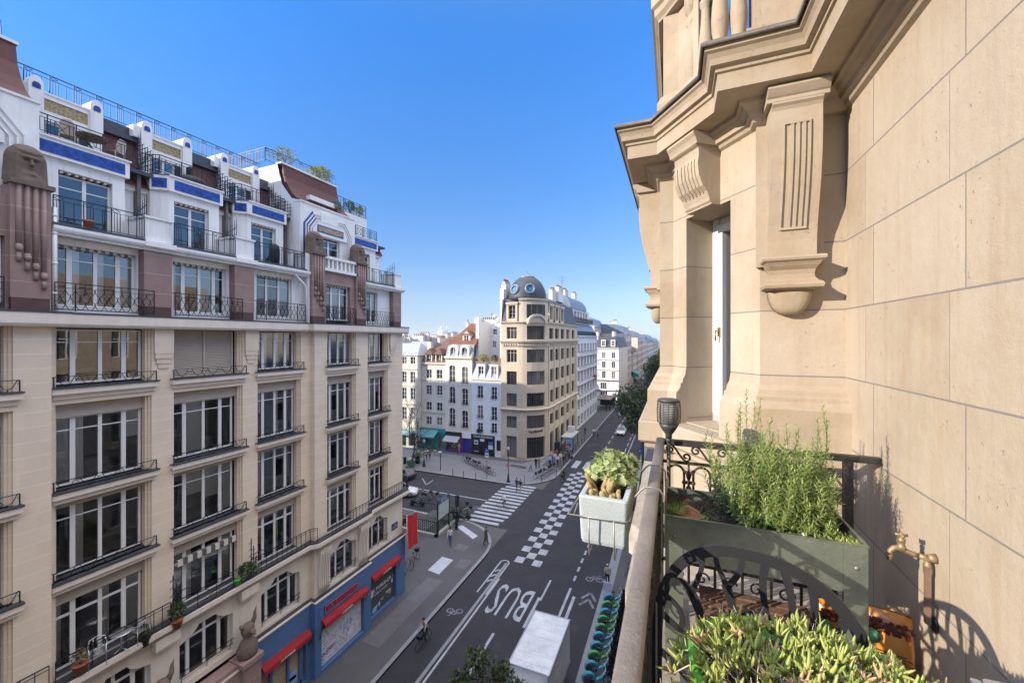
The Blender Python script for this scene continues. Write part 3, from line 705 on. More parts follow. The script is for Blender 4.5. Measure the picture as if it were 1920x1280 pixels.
# ---- seventh storey slab and set-back white bays
m = MB(); m.sweep([(X0, 16.6), (X0, 6.5)], [(-1.6, 23.0), (.16, 23.0), (.18, 23.06), (.26, 23.12), (.30, 23.2), (.30, 23.30), (-1.6, 23.30)]); m.sweep([(X0-14, 24.95), (X0, 24.95), (X0, 20.9)], [(-1.6, 23.0), (.16, 23.0), (.18, 23.06), (.24, 23.12), (.28, 23.2), (.28, 23.30), (-1.6, 23.30)])
for y0, y1, v0 in ((9.02, 9.96, .12), (12.5, 13.44, .12), (24.05, 24.95, .08)): m.T = LT; m.box((y0-.05, -.5, 23.14), (y1+.05, v0+.22, 23.34))
m.build('balcony_slab', M_render, office)
for a, b in ((6.5, 9.0), (9.98, 12.48), (13.46, 16.4), (20.95, 24.04)): m = MB(LT); m.box((a, -1.2, 23.303), (b, .27, 23.40)); m.build('balcony_ledge', M_slate, office)
def bar_rail(m, p, q, z0, z1, n=None, deco=True, v0=None):
    p = Vector((*p, 0)); q = Vector((*q, 0)); L = (q-p).length; n = n or max(2, round(L/.24)); d = (q-p)/n
    def P(t, z): r = p+(q-p)*t; return (r.x, r.y, z)
    m.bar(P(0, z1), P(1, z1), .03); m.bar(P(0, z1-.16), P(1, z1-.16), .016); m.bar(P(0, z0), P(1, z0), .022)
    for k in range(n+1):
        big = k % 3 == 0
        m.bar(P(k/n, z0-(.1 if big else 0)), P(k/n, z1 if big else z1-.16), .026 if big else .018)
        if deco and big and k < n:
            w = 1/n; m.bar(P(k/n, z1-.05), P(k/n+w*.5, z1-.15), .016); m.bar(P(k/n+w*.5, z1-.15), P(k/n+w, z1-.05), .016); m.bar(P(k/n+w*.5, z1-.02), P(k/n, z1-.10), .014); m.bar(P(k/n+w*.5, z1-.02), P(k/n+w, z1-.10), .014)
            m.bar(P(k/n+w*.33, z0), P(k/n+w*.33, z1-.16), .014); m.bar(P(k/n+w*.66, z0), P(k/n+w*.66, z1-.16), .014)
for a, b in ((6.52, 9.0), (9.99, 12.48), (13.47, 16.3), (20.95, 24.0)):
    m = MB(LT); bar_rail(m, (a, .2), (b, .2), 23.45, 24.31)
    if b == 16.3: bar_rail(m, (16.3, .2), (16.3, -.6), 23.45, 24.31)
    m.build('balcony_rail', M_iron, office)
def spikes(m, u, v, z, n=7, sgn=-1):
    """fan of bent iron spikes that parts two balconies"""
    for k in range(n):
        w = v+sgn*k*.15; h = .95-.10*k
        m.tube([(u, w, z), (u, w+.02, z+h*.5), (u+.03, w-.03, z+h*.8), (u, w+.02, z+h)], [.016, .014, .012, .004], 4, smooth=False)
        if k: m.bar((u, w, z+h*.45), (u, w-sgn*.15, z+h*.6), .015); m.bar((u, w, z+.15), (u, w-sgn*.15, z+.15), .015)
        m.bar((u-.04, w, z+h*.62), (u+.05, w+.03, z+h*.62), .012)
for y in (9.1, 12.58, 24.1):
    m = MB(LT); spikes(m, y, .1, 24.3); m.build('spike_fan', M_iron, office)
V8 = -1.2
bodies = ((6.45, 9.0, 7.12, 8.62), (10.5, 12.6, 10.72, 12.15), (14.0, 16.05, 14.2, 15.6), (21.2, 23.6, 21.6, 23.0))
for n_, (a, b, w0, w1) in enumerate(bodies):
    m = MB(LT); wall_sheet(m, a, b, 23.3, 26.66, [(w0, w1, 23.45, 25.62)], .3, V8)
    ch = .42
    m.quad((a, V8, 23.3), (a-ch, V8-.5, 23.3), (a-ch, V8-.5, 26.66), (a, V8, 26.66)); m.quad((b, V8, 23.3), (b, V8-1.0, 23.3), (b, V8-1.0, 26.66), (b, V8, 26.66))
    m.quad((a-ch, V8-.5, 23.3), (a-ch, V8-1.2, 23.3), (a-ch, V8-1.2, 26.66), (a-ch, V8-.5, 26.66))
    m.box((w0-.02, V8-.28, 25.6), (w1+.02, V8-.10, 25.66))
    m.build('white_bay', M_render, office)
    m = MB(LT)
    for j in range(int((w1-w0)/.2)): m.box((w0+.05+j*.2, V8-.2, 25.52), (w0+.14+j*.2, V8-.02, 25.6))
    m.box((w0, V8-.2, 25.59), (w1, V8-.02, 25.612)); m.build('lintel_dentils', M_louver, office)
    lwin(0, 23.48, 25.5, V8-.16, 'F8', 2, y0=w0+.03, y1=w1-.03, curtain=False)
    # tiled crown band
    m = MB(LT); m.box((a-.04, V8+.002, 25.98), (b+.10, V8+.14, 26.62)); m.box((a-.04, V8-.2, 26.62), (b+.14, V8+.2, 26.68))
    m.quad((a-.04, V8+.14, 25.98), (a-ch-.06, V8-.42, 25.98), (a-ch-.06, V8-.42, 26.62), (a-.04, V8+.14, 26.62)); m.quad((a-.04, V8+.19, 26.67), (a-ch-.06, V8-.42, 26.67), (a-ch, V8-.6, 26.67), (a, V8-.3, 26.67))
    m.quad((b+.10, V8+.14, 25.98), (b+.10, V8-.9, 25.98), (b+.10, V8-.9, 26.62), (b+.10, V8+.14, 26.62))
    m.build('crown_band', M_render, office)
    m = MB(LT); m.box((a+.16, V8+.14, 26.08), (b-.05, V8+.155, 26.50)); dd = Vector((-ch-.02, -.56, 0)).normalized()
    q0 = Vector((a-.04, V8+.14, 0))+dd*.08; q1 = Vector((a-ch-.06, V8-.42, 0))-dd*.08; nn_ = Vector((-dd.y, dd.x, 0))*-.012
    if nn_.y < 0: nn_ = -nn_
    m.quad((q0.x+nn_.x, q0.y+nn_.y, 26.08), (q1.x+nn_.x, q1.y+nn_.y, 26.08), (q1.x+nn_.x, q1.y+nn_.y, 26.50), (q0.x+nn_.x, q0.y+nn_.y, 26.50))
    m.build('mosaic_band', M_bluetile, office)
# recessed links between the bays, with their little tiled skirts
for a, b in ((9.0, 10.1), (12.6, 13.6), (16.05, 16.5), (20.9, 21.2), (23.6, 24.9)):
    m = MB(LT); m.box((a, V8-.9, 23.3), (b, V8-.8, 26.1)); m.box((a, V8-.8, 25.78), (b+.1, V8-.66, 26.0)); m.build('recessed_wall', M_render, office)
    m = MB(LT); m.quad((a, V8-.52, 25.95), (b+.12, V8-.52, 25.95), (b+.12, V8-.9, 26.55), (a, V8-.9, 26.55)); m.quad((b+.12, V8-.52, 25.95), (b+.12, V8-.9, 26.55), (b+.12, V8-.9, 25.95)); m.build('tile_skirt', M_redtile, office)
m = MB(LT); m.box((.5, -14, 26.45), (25.0, V8-.3, 26.60)); m.box((24.9, -14, 23.3), (24.85, V8-.9, 26.5)); m.box((23.6, -14, 23.3), (24.0, V8-.5, 26.5)); m.build('terrace_floor', M_slate, office)
# side white box wall beside the heads
m = MB(LT); m.box((16.35, -1.2, 23.3), (16.6, .12, 24.35)); m.box((16.3, -.9, 20.4), (16.62, -.24, 23.3)); m.box((16.55, -.8, 20.4), (16.7, .1, 24.33)); m.build('side_wall', M_render, office)
# ---- pavilions with stepped gables
def pavilion(a, b, ext=True):
    vg = -.7
    m = MB(LT); w0, w1 = (a+b)/2-.75, (a+b)/2+.8
    wall_sheet(m, a, b, 23.5, 27.55, [(w0, w1, 23.8, 25.75)], .3, vg)
    side = [(vg, 23.3), (vg, 27.55), (-1.4, 27.75), (-2.2, 28.7), (-2.6, 29.9), (-2.6, 29.95), (-6, 29.95), (-6, 23.3)]
    for y in (a, b): m.add([(y, v, z) for v, z in side], [tuple(range(len(side)))])
    m.box((a-.02, vg-.5, 27.5), (b+.02, vg+.05, 27.58)); m.quad((a, -2.6, 29.95), (b, -2.6, 29.95), (b, -6, 29.95), (a, -6, 29.95))
    m.build('gable_wall', M_render, office)
    pr_ = [(vg-.05, 27.60), (-1.15, 27.80), (-1.5, 28.1), (-1.85, 28.6), (-2.15, 29.2), (-2.3, 29.9), (-2.3, 30.0)]
    m = MB(LT); m.rings([[(a+.12, v, z) for v, z in pr_], [(b-.05, v, z) for v, z in pr_]], closed=False, caps=False, smooth=False)
    m.add([(a+.12, v, z) for v, z in pr_]+[(a+.12, -2.6, 27.5)], [tuple(range(len(pr_)+1))]); m.add([(b-.05, v, z) for v, z in pr_]+[(b-.05, -2.6, 27.5)], [tuple(range(len(pr_)+1))])
    m.build('tiled_roof', M_redtile, office)
    m = MB(LT); m.box((a, -2.75, 29.95), (b, -2.25, 30.05)); m.box((w0-.3, -1.5, 28.0), (w1+.3, -1.15, 28.28)); m.build('roof_coping', M_render, office)
    lwin(0, 23.85, 25.65, vg-.14, 'F8', 2, y0=w0+.03, y1=w1-.03, curtain=False)
    # stepped frame lines and mosaic
    c = (a+b)/2
    def arch(o): return [(a+.25+o, 23.6), (a+.25+o, 26.3-o*.5), (a+.85+o*.6, 27.1-o), (b-.85-o*.6, 27.1-o), (b-.25-o, 26.3-o*.5), (b-.25-o, 23.6)]
    for k, (o, mt, t) in enumerate(((0, M_bluetile, .055), (.16, M_bluetile, .055), (.32, M_bluetile, .055))):
        m = MB(LT); pts = arch(o)
        for p, q in list(zip(pts, pts[1:]))[:2]:
            dx = Vector((q[0]-p[0], q[1]-p[1])); nn = Vector((-dx.y, dx.x)).normalized()*.045
            m.ext([(p[0]-nn.x, vg, p[1]-nn.y), (q[0]-nn.x, vg, q[1]-nn.y), (q[0]+nn.x, vg, q[1]+nn.y), (p[0]+nn.x, vg, p[1]+nn.y)], (0, .03, 0))
        m.build('mosaic_stripe', mt, office)
    m = MB(LT); pts = arch(.06); out = arch(.52)
    for o in (.09, .25, .42):
        pts = arch(o)
        for p, q in list(zip(pts, pts[1:])):
            dx = Vector((q[0]-p[0], q[1]-p[1])); nn = Vector((-dx.y, dx.x)).normalized()*.03
            m.ext([(p[0]-nn.x, vg, p[1]-nn.y), (q[0]-nn.x, vg, q[1]-nn.y), (q[0]+nn.x, vg, q[1]+nn.y), (p[0]+nn.x, vg, p[1]+nn.y)], (0, .06+o*.08, 0))
    i_ = .55; m.add([], [])
    m.ext([(a+i_+.25, vg, 25.8), (a+i_+.25, vg, 26.1), (a+1.15, vg, 26.62), (b-1.15, vg, 26.62), (b-i_-.25, vg, 26.1), (b-i_-.25, vg, 25.8)], (0, .12, 0))
    m.box((c-.75, vg, 26.63), (c+.55, vg+.13, 27.2))
    m.build('stepped_frame', M_render, office)
    m = MB(LT); m.box((c-1.05, vg+.12, 25.98), (c+1.0, vg+.14, 26.42)); fr = m.build('mosaic_frame', M_bluetile, office)
    m = MB(LT); m.box((c-.97, vg+.14, 26.05), (c+.92, vg+.15, 26.35)); m.build('yellow_mosaic', M_yellow, fr)
    # balustrade between the heads
    if ext:
        y0, y1 = 17.6, 20.25; m = MB(LT); m.box((y0, .02, 23.55), (y1, .3, 23.72)); m.box((y0, .02, 24.28), (y1, .3, 24.44)); n = 8
        for k in range(n+1): u = y0+(y1-y0)*k/n; m.box((u-.07, .06, 23.72), (u+.07, .24, 24.28))
        m.build('balustrade', M_render, office)
pavilion(16.75, 21.0); pavilion(2.1, 6.5, False)
def head(yc, flip=1):
    """hooded stone head on a fluted shaft"""
    v0 = .32; hw = .44
    m = MB(LT); m.box((yc-hw, -.4, 20.8), (yc+hw, v0-.02, 24.38)); 
    sh = m.build('carved_pier', M_pink, office)
    m = MB(LT); m.box((yc-hw+.02, -.4, 20.4), (yc+hw-.02, v0-.03, 20.8)); m.build('pier_base', M_plinth, office)
    m = MB(LT)
    for k in range(4):
        u = yc-.27+k*.18; z0 = 22.05-.28*k; w = .068
        m.rings([[(u+w*math.cos(t), v0-.03+.10*math.sin(t), z) for t in [math.pi*j/8 for j in range(9)]] for z in (z0+.35, 24.36)], closed=True)
        m.tube([(u, v0, z0+.42), (u, v0+.05, z0+.3), (u, v0+.05, z0+.2)], [.075, .085, .05], 8)
        m.tube([(u, v0+.01, z0+.2), (u, v0+.02, z0-.1)], [.05, .065], 8)
    m.build('flute', M_pink, sh)
    m = MB(LT); m.box((yc-hw-.04, -.1, 24.36), (yc+hw+.06, v0+.12, 24.50)); m.build('collar', M_brownst, office)
    m = MB(LT); nz, na = 44, 56; rings = []
    for i in range(nz+1):
        t = i/nz; z = 24.50+1.27*t
        top = math.sqrt(max(0, 1-max(0, (t-.62)/.38)**2)); base = (.47-.05*t)*max(.05, top); ring = []
        for j in range(na+1):
            a = -math.pi*.62+math.pi*1.24*j/na
            r = base*(1+.0)
            fx = a/1.0; face = math.exp(-(a/.62)**4)*math.exp(-((t-.45)/.33)**4)
            r -= .10*face                                             # face sunk inside the hood
            brow = math.exp(-(a/.5)**4)*math.exp(-((t-.62)/.035)**2); r += .07*brow
            nose = math.exp(-(a/(.09+.05*(.62-t)))**2)*(1 if .42 < t < .62 else math.exp(-((t-.42)/.02)**2) if t <= .42 else 0); r += (.16*(.64-t)/.2+.03)*nose
            eye = (math.exp(-((a-.26)/.13)**2)+math.exp(-((a+.26)/.13)**2))*math.exp(-((t-.56)/.035)**2); r -= .07*eye
            mouth = math.exp(-(a/.19)**2)*math.exp(-((t-.345)/.022)**2); lipd = math.exp(-(a/.16)**2)*math.exp(-((t-.31)/.012)**2); r += .05*mouth-.04*lipd+.04*math.exp(-(a/.17)**2)*math.exp(-((t-.275)/.02)**2)
            chin = math.exp(-(a/.28)**2)*math.exp(-((t-.2)/.05)**2); r += .07*chin
            hood = math.exp(-((abs(a)-.70)/.09)**2)*(1 if t < .7 else .3); r += .045*hood
            band = math.exp(-((t-.74-.12*a*a)/.03)**2); r += .028*band
            ring.append((yc+r*math.sin(a)*1.02, -.12+.02+r*math.cos(a)*1.12, z))
        rings.append(ring)
    m.rings(rings, closed=False, caps=False)
    m.lathe([(.47, 24.50), (.45, 25.1), (.36, 25.5), (.1, 25.74)], (yc, -.12, 0), 12, caps=True, sx=.9, sy=.9)
    m.build('carved_head', M_brownst, office)
head(17.15); head(20.55); head(6.0)
# ---- eighth storey: terrace rail, white dormer frames with yellow glass bricks, top rail
def xrail(m, a, b, v, z0=26.72, z1=27.42):
    m.bar((a, v, z1), (b, v, z1), .03); m.bar((a, v, z1-.13), (b, v, z1-.13), .018); m.bar((a, v, z0), (b, v, z0), .024); m.bar((a, v, z0+.1), (b, v, z0+.1), .016)
    n = max(2, round((b-a)/.8)); w = (b-a)/n
    for k in range(n+1): m.bar((a+w*k, v, z0-.05), (a+w*k, v, z1), .028)
    for k in range(n):
        u = a+w*k; q0, q1 = u+w*.25, u+w*.75
        for x in (q0, q1): m.bar((x, v, z0+.1), (x, v, z1-.13), .018)
        m.bar((q0, v, z0+.1), (q1, v, z1-.13), .015); m.bar((q1, v, z0+.1), (q0, v, z1-.13), .015)
        m.bar((u+w*.1, v, z0), (u+w*.1, v, z1-.13), .014); m.bar((u+w*.9, v, z0), (u+w*.9, v, z1-.13), .014)
V9 = -3.1
for n_, (a, b, w0, w1) in enumerate(bodies):
    m = MB(LT); xrail(m, a-.35, b+.05, V8+.05)
    m.bar((a-.35, V8+.05, 27.42), (a-.6, V8-.45, 27.42), .028); m.bar((a-.6, V8-.45, 26.7), (a-.6, V8-.45, 27.42), .028)
    if n_ < 2: xrail(m, b+.05, bodies[n_+1][0]-.4, V8-.4)
    m.build('terrace_rail', M_iron, office)
    if n_ == 3: continue

    p0, p1 = ((6.98, 9.05), (10.4, 12.4), (13.8, 15.9))[n_]
    for q0, q1 in ((p0-.02, p0+.38), (p1-.38, p1+.02)):
        m = MB(LT); u = (q0+q1)/2; hw = (q1-q0)/2
        prf = [(u-hw, 26.6), (u+hw, 26.6), (u+hw, 29.15)]+[(u+hw*math.cos(t), 29.15+.32*math.sin(t)) for t in [math.pi*k/8 for k in range(1, 8)]]+[(u-hw, 29.15)]
        m.ext([(x, V9+.12, z) for x, z in prf], (0, -2.0, 0)); o = m.build('dormer_pier', M_render, office)
        m = MB(LT); m.ext([(u-.11, V9+.125, 29.0), (u+.11, V9+.125, 29.0), (u+.11, V9+.125, 29.14), (u+.06, V9+.125, 29.22), (u-.06, V9+.125, 29.22), (u-.11, V9+.125, 29.14)], (0, .02, 0)); m.build('blue_inset', M_bluetile, o)
    a_, b_ = p0+.38, p1-.38
    m = MB(LT); wall_sheet(m, a_, b_, 26.6, 29.0, [(a_+.03, b_-.03, 26.62, 27.95), (a_+.02, b_-.03, 28.32, 28.78)], .12, V9); m.box((a_, V9-.15, 28.95), (b_, V9+.03, 29.02)); m.build('dormer_wall', M_render, office)
    m = MB(LT); m.box((a_+.02, V9-.1, 28.32), (b_-.03, V9-.04, 28.78)); o = m.build('glass_brick_panel', M_yellow, office)
    m = MB(LT)
    for k in range(1, 3): m.box((a_+.02, V9-.045, 28.32+.153*k-.006), (b_-.03, V9-.03, 28.32+.153*k+.006))
    for r in range(3):
        for k in range(5): u = a_+.12+(b_-a_)*(k+.5*(r % 2))/5; m.box((u-.006, V9-.045, 28.32+.153*r), (u+.006, V9-.031, 28.32+.153*(r+1)))
    m.build('joints', M_louver, o)
    lwin(0, 26.65, 27.93, V9-.05, 'F9', 2, y0=a_+.05, y1=b_-.3, curtain=False)
    m = MB(LT); m.box((b_-.28, V9-.02, 26.62), (b_-.05, V9+.03, 27.93)); m.build('dark_shutter', M_iron, office)
    # mansard between dormers
    q0 = p1+.02; q1 = ((10.38, 13.78, 16.8))[n_]
    m = MB(LT); m.quad((q0, V9+.1, 26.6), (q1, V9+.1, 26.6), (q1, V9-.3, 28.4), (q0, V9-.3, 28.4)); m.build('mansard', M_redtile, office)
    m = MB(LT); m.box((q0, V9-.9, 28.4), (q1, V9-.12, 28.62)); m.build('gutter', M_slate, office)
    m = MB(LT); spikes(m, q1-.15, V9+.9, 27.0, 8, -1); spikes(m, q1-.10, V9+.2, 27.9, 5, -1)
    # dark trellis that parts the terraces
    for k in range(9): m.bar((q1-.15, V9+.1+k*.2, 26.65), (q1-.15, V9+.1+k*.2, 28.4-.13*k), .02)
    for k in range(8): m.bar((q1-.15, V9+.1, 26.75+k*.2), (q1-.15, V9+.1+min(1.7, (1.75-k*.2)*1.5), 26.75+k*.2), .02)
    m.build('trellis', M_iron, office)
    if n_ < 2:
        m = MB(LT); m.box((q1-.25, V9-1.8, 28.62), (q1+.02, V9-.0, 29.15)); m.build('white_upstand', M_render, office)
m = MB(LT); bar_rail(m, (6.3, V9-.35), (16.3, V9-.35), 29.12, 29.88, 44); m.build('roof_rail', M_iron, office)
m = MB(LT); m.box((6.5, -9, 28.65), (16.8, V9-.32, 29.03)); m.box((16.8, -9, 26.6), (24.5, -4.6, 29.4)); m.build('flat_roof', M_slate, office)
m = MB(LT); bar_rail(m, (16.2, -2.9), (21.0, -2.45), 30.05, 30.75, 20); bar_rail(m, (16.2, -6), (16.2, -2.9), 30.05, 30.75, 12); m.build('roof_rail', M_iron, office)
m = MB(LT); bar_rail(m, (2, -2.6), (6.2, -2.6), 30.05, 30.7, 16); m.build('roof_rail', M_iron, office)
m = MB(LT); bar_rail(m, (20.95, -2.4), (23.9, -2.4), 28.6, 29.5, 12); bar_rail(m, (23.9, -2.4), (23.9, -6), 28.6, 29.5, 12); m.build('roof_rail', M_iron, office)
m = MB(LT); m.box((20.98, -6, 26.6), (23.9, -2.3, 28.55)); m.build('roof_lodge', M_render, office)
# ---- first floor: arched white storey with pleated consoles, long iron balcony above
wm = [(7.2, 9.3), (10.3, 12.5), (13.9, 16.15), (18.0, 20.1), (21.6, 23.5)]
mb = MB(LT)
for (a, b, v, L_) in ((1.0, 6.45, .3, [(3, 5.4)]), (6.45, 16.86, 0, wm[:3]), (16.86, 21.1, .3, wm[3:4]), (21.1, 25.2, 0, wm[4:])):
    wall_sheet(mb, a, b, 4.5, 8.0, [(p, q, 4.75, 6.95) for p, q in L_], .35, v-.02)
    for p, q in L_:    # flat-arched heads
        for s in (0, 1):
            pts = [(p, 6.96), (p, 6.5)]+[(p+.75*math.sin(math.pi/2*k/5), 6.96-.42*math.cos(math.pi/2*k/5)**1.4) for k in range(1, 6)] if s == 0 else [(q, 6.96), (q, 6.5)]+[(q-.75*math.sin(math.pi/2*k/5), 6.96-.42*math.cos(math.pi/2*k/5)**1.4) for k in range(1, 6)]
            mb.ext([(x, v-.36, z) for x, z in pts], (0, .335, 0))
mb.build('first_floor_wall', M_corn, office)
for i, (p, q) in enumerate(wm): lwin(0, 4.8, 6.94, (.3 if i == 3 else 0)-.26, 'M', 4 if i < 3 else 3, y0=p+.03, y1=q-.03, low=True, curtain=False); 
for i, (p, q) in enumerate(wm):
    m = MB(LT); v = .35 if i == 3 else .05
    for u in (p+.1, (p+q)/2, q-.1): m.bar((u, v-.15, 4.8), (u, v, 5.35), .02)
    m.bar((p, v, 5.35), (q, v, 5.35), .025); m.bar((p, v-.05, 5.1), (q, v-.05, 5.1), .02); m.build('window_bars', M_iron, office)
for y in (17.45, 20.6):
    m = MB(LT); n = 6
    m.ext([(y-.38, .26, 7.35), (y+.38, .26, 7.35), (y+.34, .26, 4.75), (y-.34, .26, 4.75)], (0, .12, 0))
    for k in range(n):
        u = y-.33+k*.66/(n-1); m.rings([[(u+.05*math.cos(t), .38+d+.05*math.sin(t), z) for t in [math.pi*j/4 for j in range(5)]] for z, d in ((7.3, .18), (6.9, .12), (6.2, .03), (5.2, 0), (4.8, 0))], closed=True)
    m.build('pleated_console', M_corn, office)
for y in (9.8, 13.2):
    m = MB(LT); m.box((y-.5, 0, 7.05), (y+.35, .35, 7.45)); m.box((y-.42, 0, 6.9), (y+.3, .25, 7.05)); m.build('slab_corbel', M_corn, office)
slabp = [(X0-.1, 25.9), (X0+.55, 25.4), (X0+.5, 21.35), (X0+.8, 21.1), (X0+.8, 16.7), (X0+.5, 16.4), (X0+.5, 5.0), (X0+.8, 5), (X0+.8, 1)]
m = MB(); m.sweep(slabp, [(-.9, 7.62), (-.05, 7.62), (-.02, 7.68), (0, 7.70), (0, 7.90), (-.9, 7.90)]); m.build('balcony_slab', M_corn, office)
m = MB(); m.sweep(slabp, [(-.95, 7.903), (-.06, 7.903), (-.06, 7.925), (-.95, 7.93)]); m.build('balcony_deck', M_slate, office)
def simple_rail(pts, z0, z1, n_per=.28):
    m = MB(LT)
    for p, q in zip(pts, pts[1:]):
        L = (Vector(q)-Vector(p)).length; n = max(1, round(L/n_per)); 
        def P(t, z): return (p[0]+(q[0]-p[0])*t, p[1]+(q[1]-p[1])*t, z)
        m.bar(P(0, z1), P(1, z1), .03); m.bar(P(0, z1-.12), P(1, z1-.12), .018); m.bar(P(0, z0), P(1, z0), .02)
        for k in range(n+1): m.bar(P(k/n, z0), P(k/n, z1), .02)
    return m
simple_rail([(5.1, .42), (6.35, .42)], 7.97, 8.8).build('balcony_rail', M_iron, office)
simple_rail([(8.35, .42), (9.75, .42)], 7.97, 8.8).build('balcony_rail', M_iron, office)
m = simple_rail([(6.5, .42), (8.3, .42)], 7.97, 8.8, .9); m.build('balcony_rail', M_iron, office)
m = simple_rail([(10.0, .42), (13.0, .42)], 7.97, 8.7, .75); m.bar((10.9, .42, 8.0), (12.0, .42, 8.65), .02); m.bar((12.0, .42, 8.0), (10.9, .42, 8.65), .02); m.build('balcony_rail', M_iron, office)
simple_rail([(13.3, .42), (16.45, .42), (16.7, .7)], 7.97, 8.8).build('balcony_rail', M_iron, office)
simple_rail([(17.75, .72), (21.05, .72)], 7.97, 8.8).build('balcony_rail', M_iron, office)
simple_rail([(21.4, .42), (25.3, .45), (25.8, -.1)], 7.97, 8.8, .2).build('balcony_rail', M_iron, office)
for y in (9.85, 13.1):
    m = MB(LT)
    for k, h in enumerate((1.9, 1.5, .95)):
        u = y+.12*k; m.bar((u, .4, 7.93), (u, .4, 7.93+h), .03)
        for z in (.55, .72, .88): m.bar((u-.12, .4, 7.93+h*z), (u, .4, 7.93+h*z+.05), .02)
    m.tube([(y-.05, .4, 7.95), (y-.05, .4, 8.7), (y+.15, .4, 9.0), (y+.5, .4, 9.05), (y+.75, .4, 8.85)], .02, 4)
    m.build('plant_stand', M_iron, office)
# ---- interior shell: floors, back wall and end so the rooms are dark but real
m = MB(LT)
for z in (4.4, 7.86, 11.0, 14.1, 17.6, 20.36, 23.2): m.box((1, -9, z-.12), (25.15, -.45 if z < 20 else -1.3, z))
m.box((1, -9.1, 0), (25.1, -9, 29)); m.box((.9, -9, 0), (1, -.3, 29)); m.box((24.8, -9, 0), (24.9, -.45, 23.3))
for y in (6.2, 9.7, 13.3, 16.6, 21.2): m.box((y-.06, -9, 0), (y+.06, -.6, 20.2)); m.box((y-.06, -9, 20.4), (y+.06, -1.7, 26.5))
for z in (7.87, 11.01, 14.11, 17.61, 20.37): 
    for y in (7.2, 11, 14.5, 18.5, 22): m.box((y, -1.9, z), (y+1.3, -1.2, z+.75)); m.box((y+.4, -2.6, z), (y+.5, -2.5, z+1.6))
m.build('interior', pm('grey interior', (.16, .15, .14), .9, var=.3), office)
# ================================================================ shopfronts at the foot of the office building
M_shopglass = dark_glass('shop glass', (.05, .045, .04), .05)
M_sand = pm('sandy poster', (.40, .31, .22), .6, var=.25, vs=3)
def block(T, a, b, z0, z1, v0, v1, mat, name, parent): m = MB(T); m.box((a, v0, z0), (b, v1, z1)); return m.build(name, mat, parent)
m = MB(LT)
wall_sheet(m, 13.3, 16.7, 0, 4.42, [(13.75, 16.35, .35, 2.75)], .3, .22)
wall_sheet(m, 16.7, 21.2, 0, 4.42, [(17.15, 20.55, .35, 2.85)], .3, .52)
wall_sheet(m, 21.2, 25.25, 0, 4.42, [(21.45, 24.2, .35, 3.0)], .3, .22)
m.quad((16.7, .22, 0), (16.7, .52, 0), (16.7, .52, 4.42), (16.7, .22, 4.42)); m.quad((21.2, .22, 0), (21.2, .52, 0), (21.2, .52, 4.42), (21.2, .22, 4.42)); m.quad((25.25, .22, 0), (25.25, -14, 0), (25.25, -14, 4.42), (25.25, .22, 4.42))
m.box((16.95, .52, 3.35), (20.9, .55, 4.1))
sf = m.build('shopfront', M_blue, office)
m = MB(); m.sweep([(X0-13, 25.28), (X0+.26, 25.28), (X0+.26, 21.2), (X0+.56, 21.2), (X0+.56, 16.7), (X0+.26, 16.7), (X0+.26, 13.3)], [(-.5, 4.42), (0, 4.42), (.02, 4.46), (.02, 4.52), (-.5, 4.56)]); m.build('shop_ledge', M_corn, office)
block(LT, 13.3, 16.7, 4.563, 4.60, -.3, .2, M_slate, 'ledge_cover', office); block(LT, 16.7, 21.2, 4.563, 4.60, 0, .5, M_slate, 'ledge_cover', office); block(LT, 21.2, 25.2, 4.563, 4.60, -.3, .2, M_slate, 'ledge_cover', office)
# shop window contents
m = MB(LT); m.quad((13.75, -.02, .35), (16.35, -.02, .35), (16.35, -.02, 2.75), (13.75, -.02, 2.75)); m.build('shop_window', M_sand, office)
m = MB(LT); 
for u in (13.75, 14.35, 15.35, 16.1): m.box((u-.06, -.01, .35), (u+.08, .10, 2.75))
m.box((13.75, -.01, 2.5), (16.35, .1, 2.75)); m.box((13.75, -.01, .35), (16.35, .1, .5)); m.build('shop_frame', M_blue, office)
m = MB(LT); m.box((15.46, -.015, .8), (15.9, .0, 1.0)); m.box((15.5, -.015, .6), (15.95, .0, 1.25)); m.build('sticker', pm('pale blue sticker', (.25, .42, .75), .5), office)
mural = block(LT, 17.18, 20.52, .4, 2.45, .27, .30, pm('white drawn panel', (.60, .60, .66), .6, var=.05), 'drawn_panel', office)
mk = pm('drawn ink lines', (.05, .06, .14), .7, var=.5); mkr = pm('drawn red lines', (.32, .08, .16), .7); mkb = pm('drawn blue blocks', (.16, .25, .52), .7)
r2 = random.Random(3); m = MB(LT)
for row in range(13):
    z = .55+row*.145; u = 17.3+r2.random()*.2
    while u < 20.3:
        w = r2.uniform(.08, .34)
        if r2.random() < .8:
            h = r2.uniform(.01, .028); m.m = 2 if (18.6 < u < 19.6 and .7 < z < 1.9 and r2.random() < .7) else (1 if z > 2.15 else 0)
            if m.m == 2: h = r2.uniform(.03, .06)
            for q in range(max(1, int(w/.05))): zz = z+r2.uniform(-.03, .03); m.box((u+q*.05, .303, zz-h), (min(u+q*.05+.036, 20.45), .306, zz+h))
        u += w+r2.uniform(.03, .12)
m.m = 0
for q in range(5): m.tube([(17.45+q*.19+.08*math.cos(t), .31, .95+q*.03+.1*math.sin(t)) for t in [k*.9 for k in range(8)]], .014, 4, smooth=False)
m.build('drawing', [mk, mkr, mkb], mural)
dark = block(LT, 21.5, 24.15, .4, 2.9, -.02, 0.0, pm('chalkboard green grey', (.055, .075, .075), .5, var=.15), 'dark_panel', office)
M_chalk = pm('chalk white', (.62, .62, .62), .8)
text('lettering', 'VITE, PUBLIE-ÇA !', .34, (X0+.012, 22.75, 1.95), (0, 1, 0), (0, -.02, 1), M_chalk, dark, .005, bold=.006)
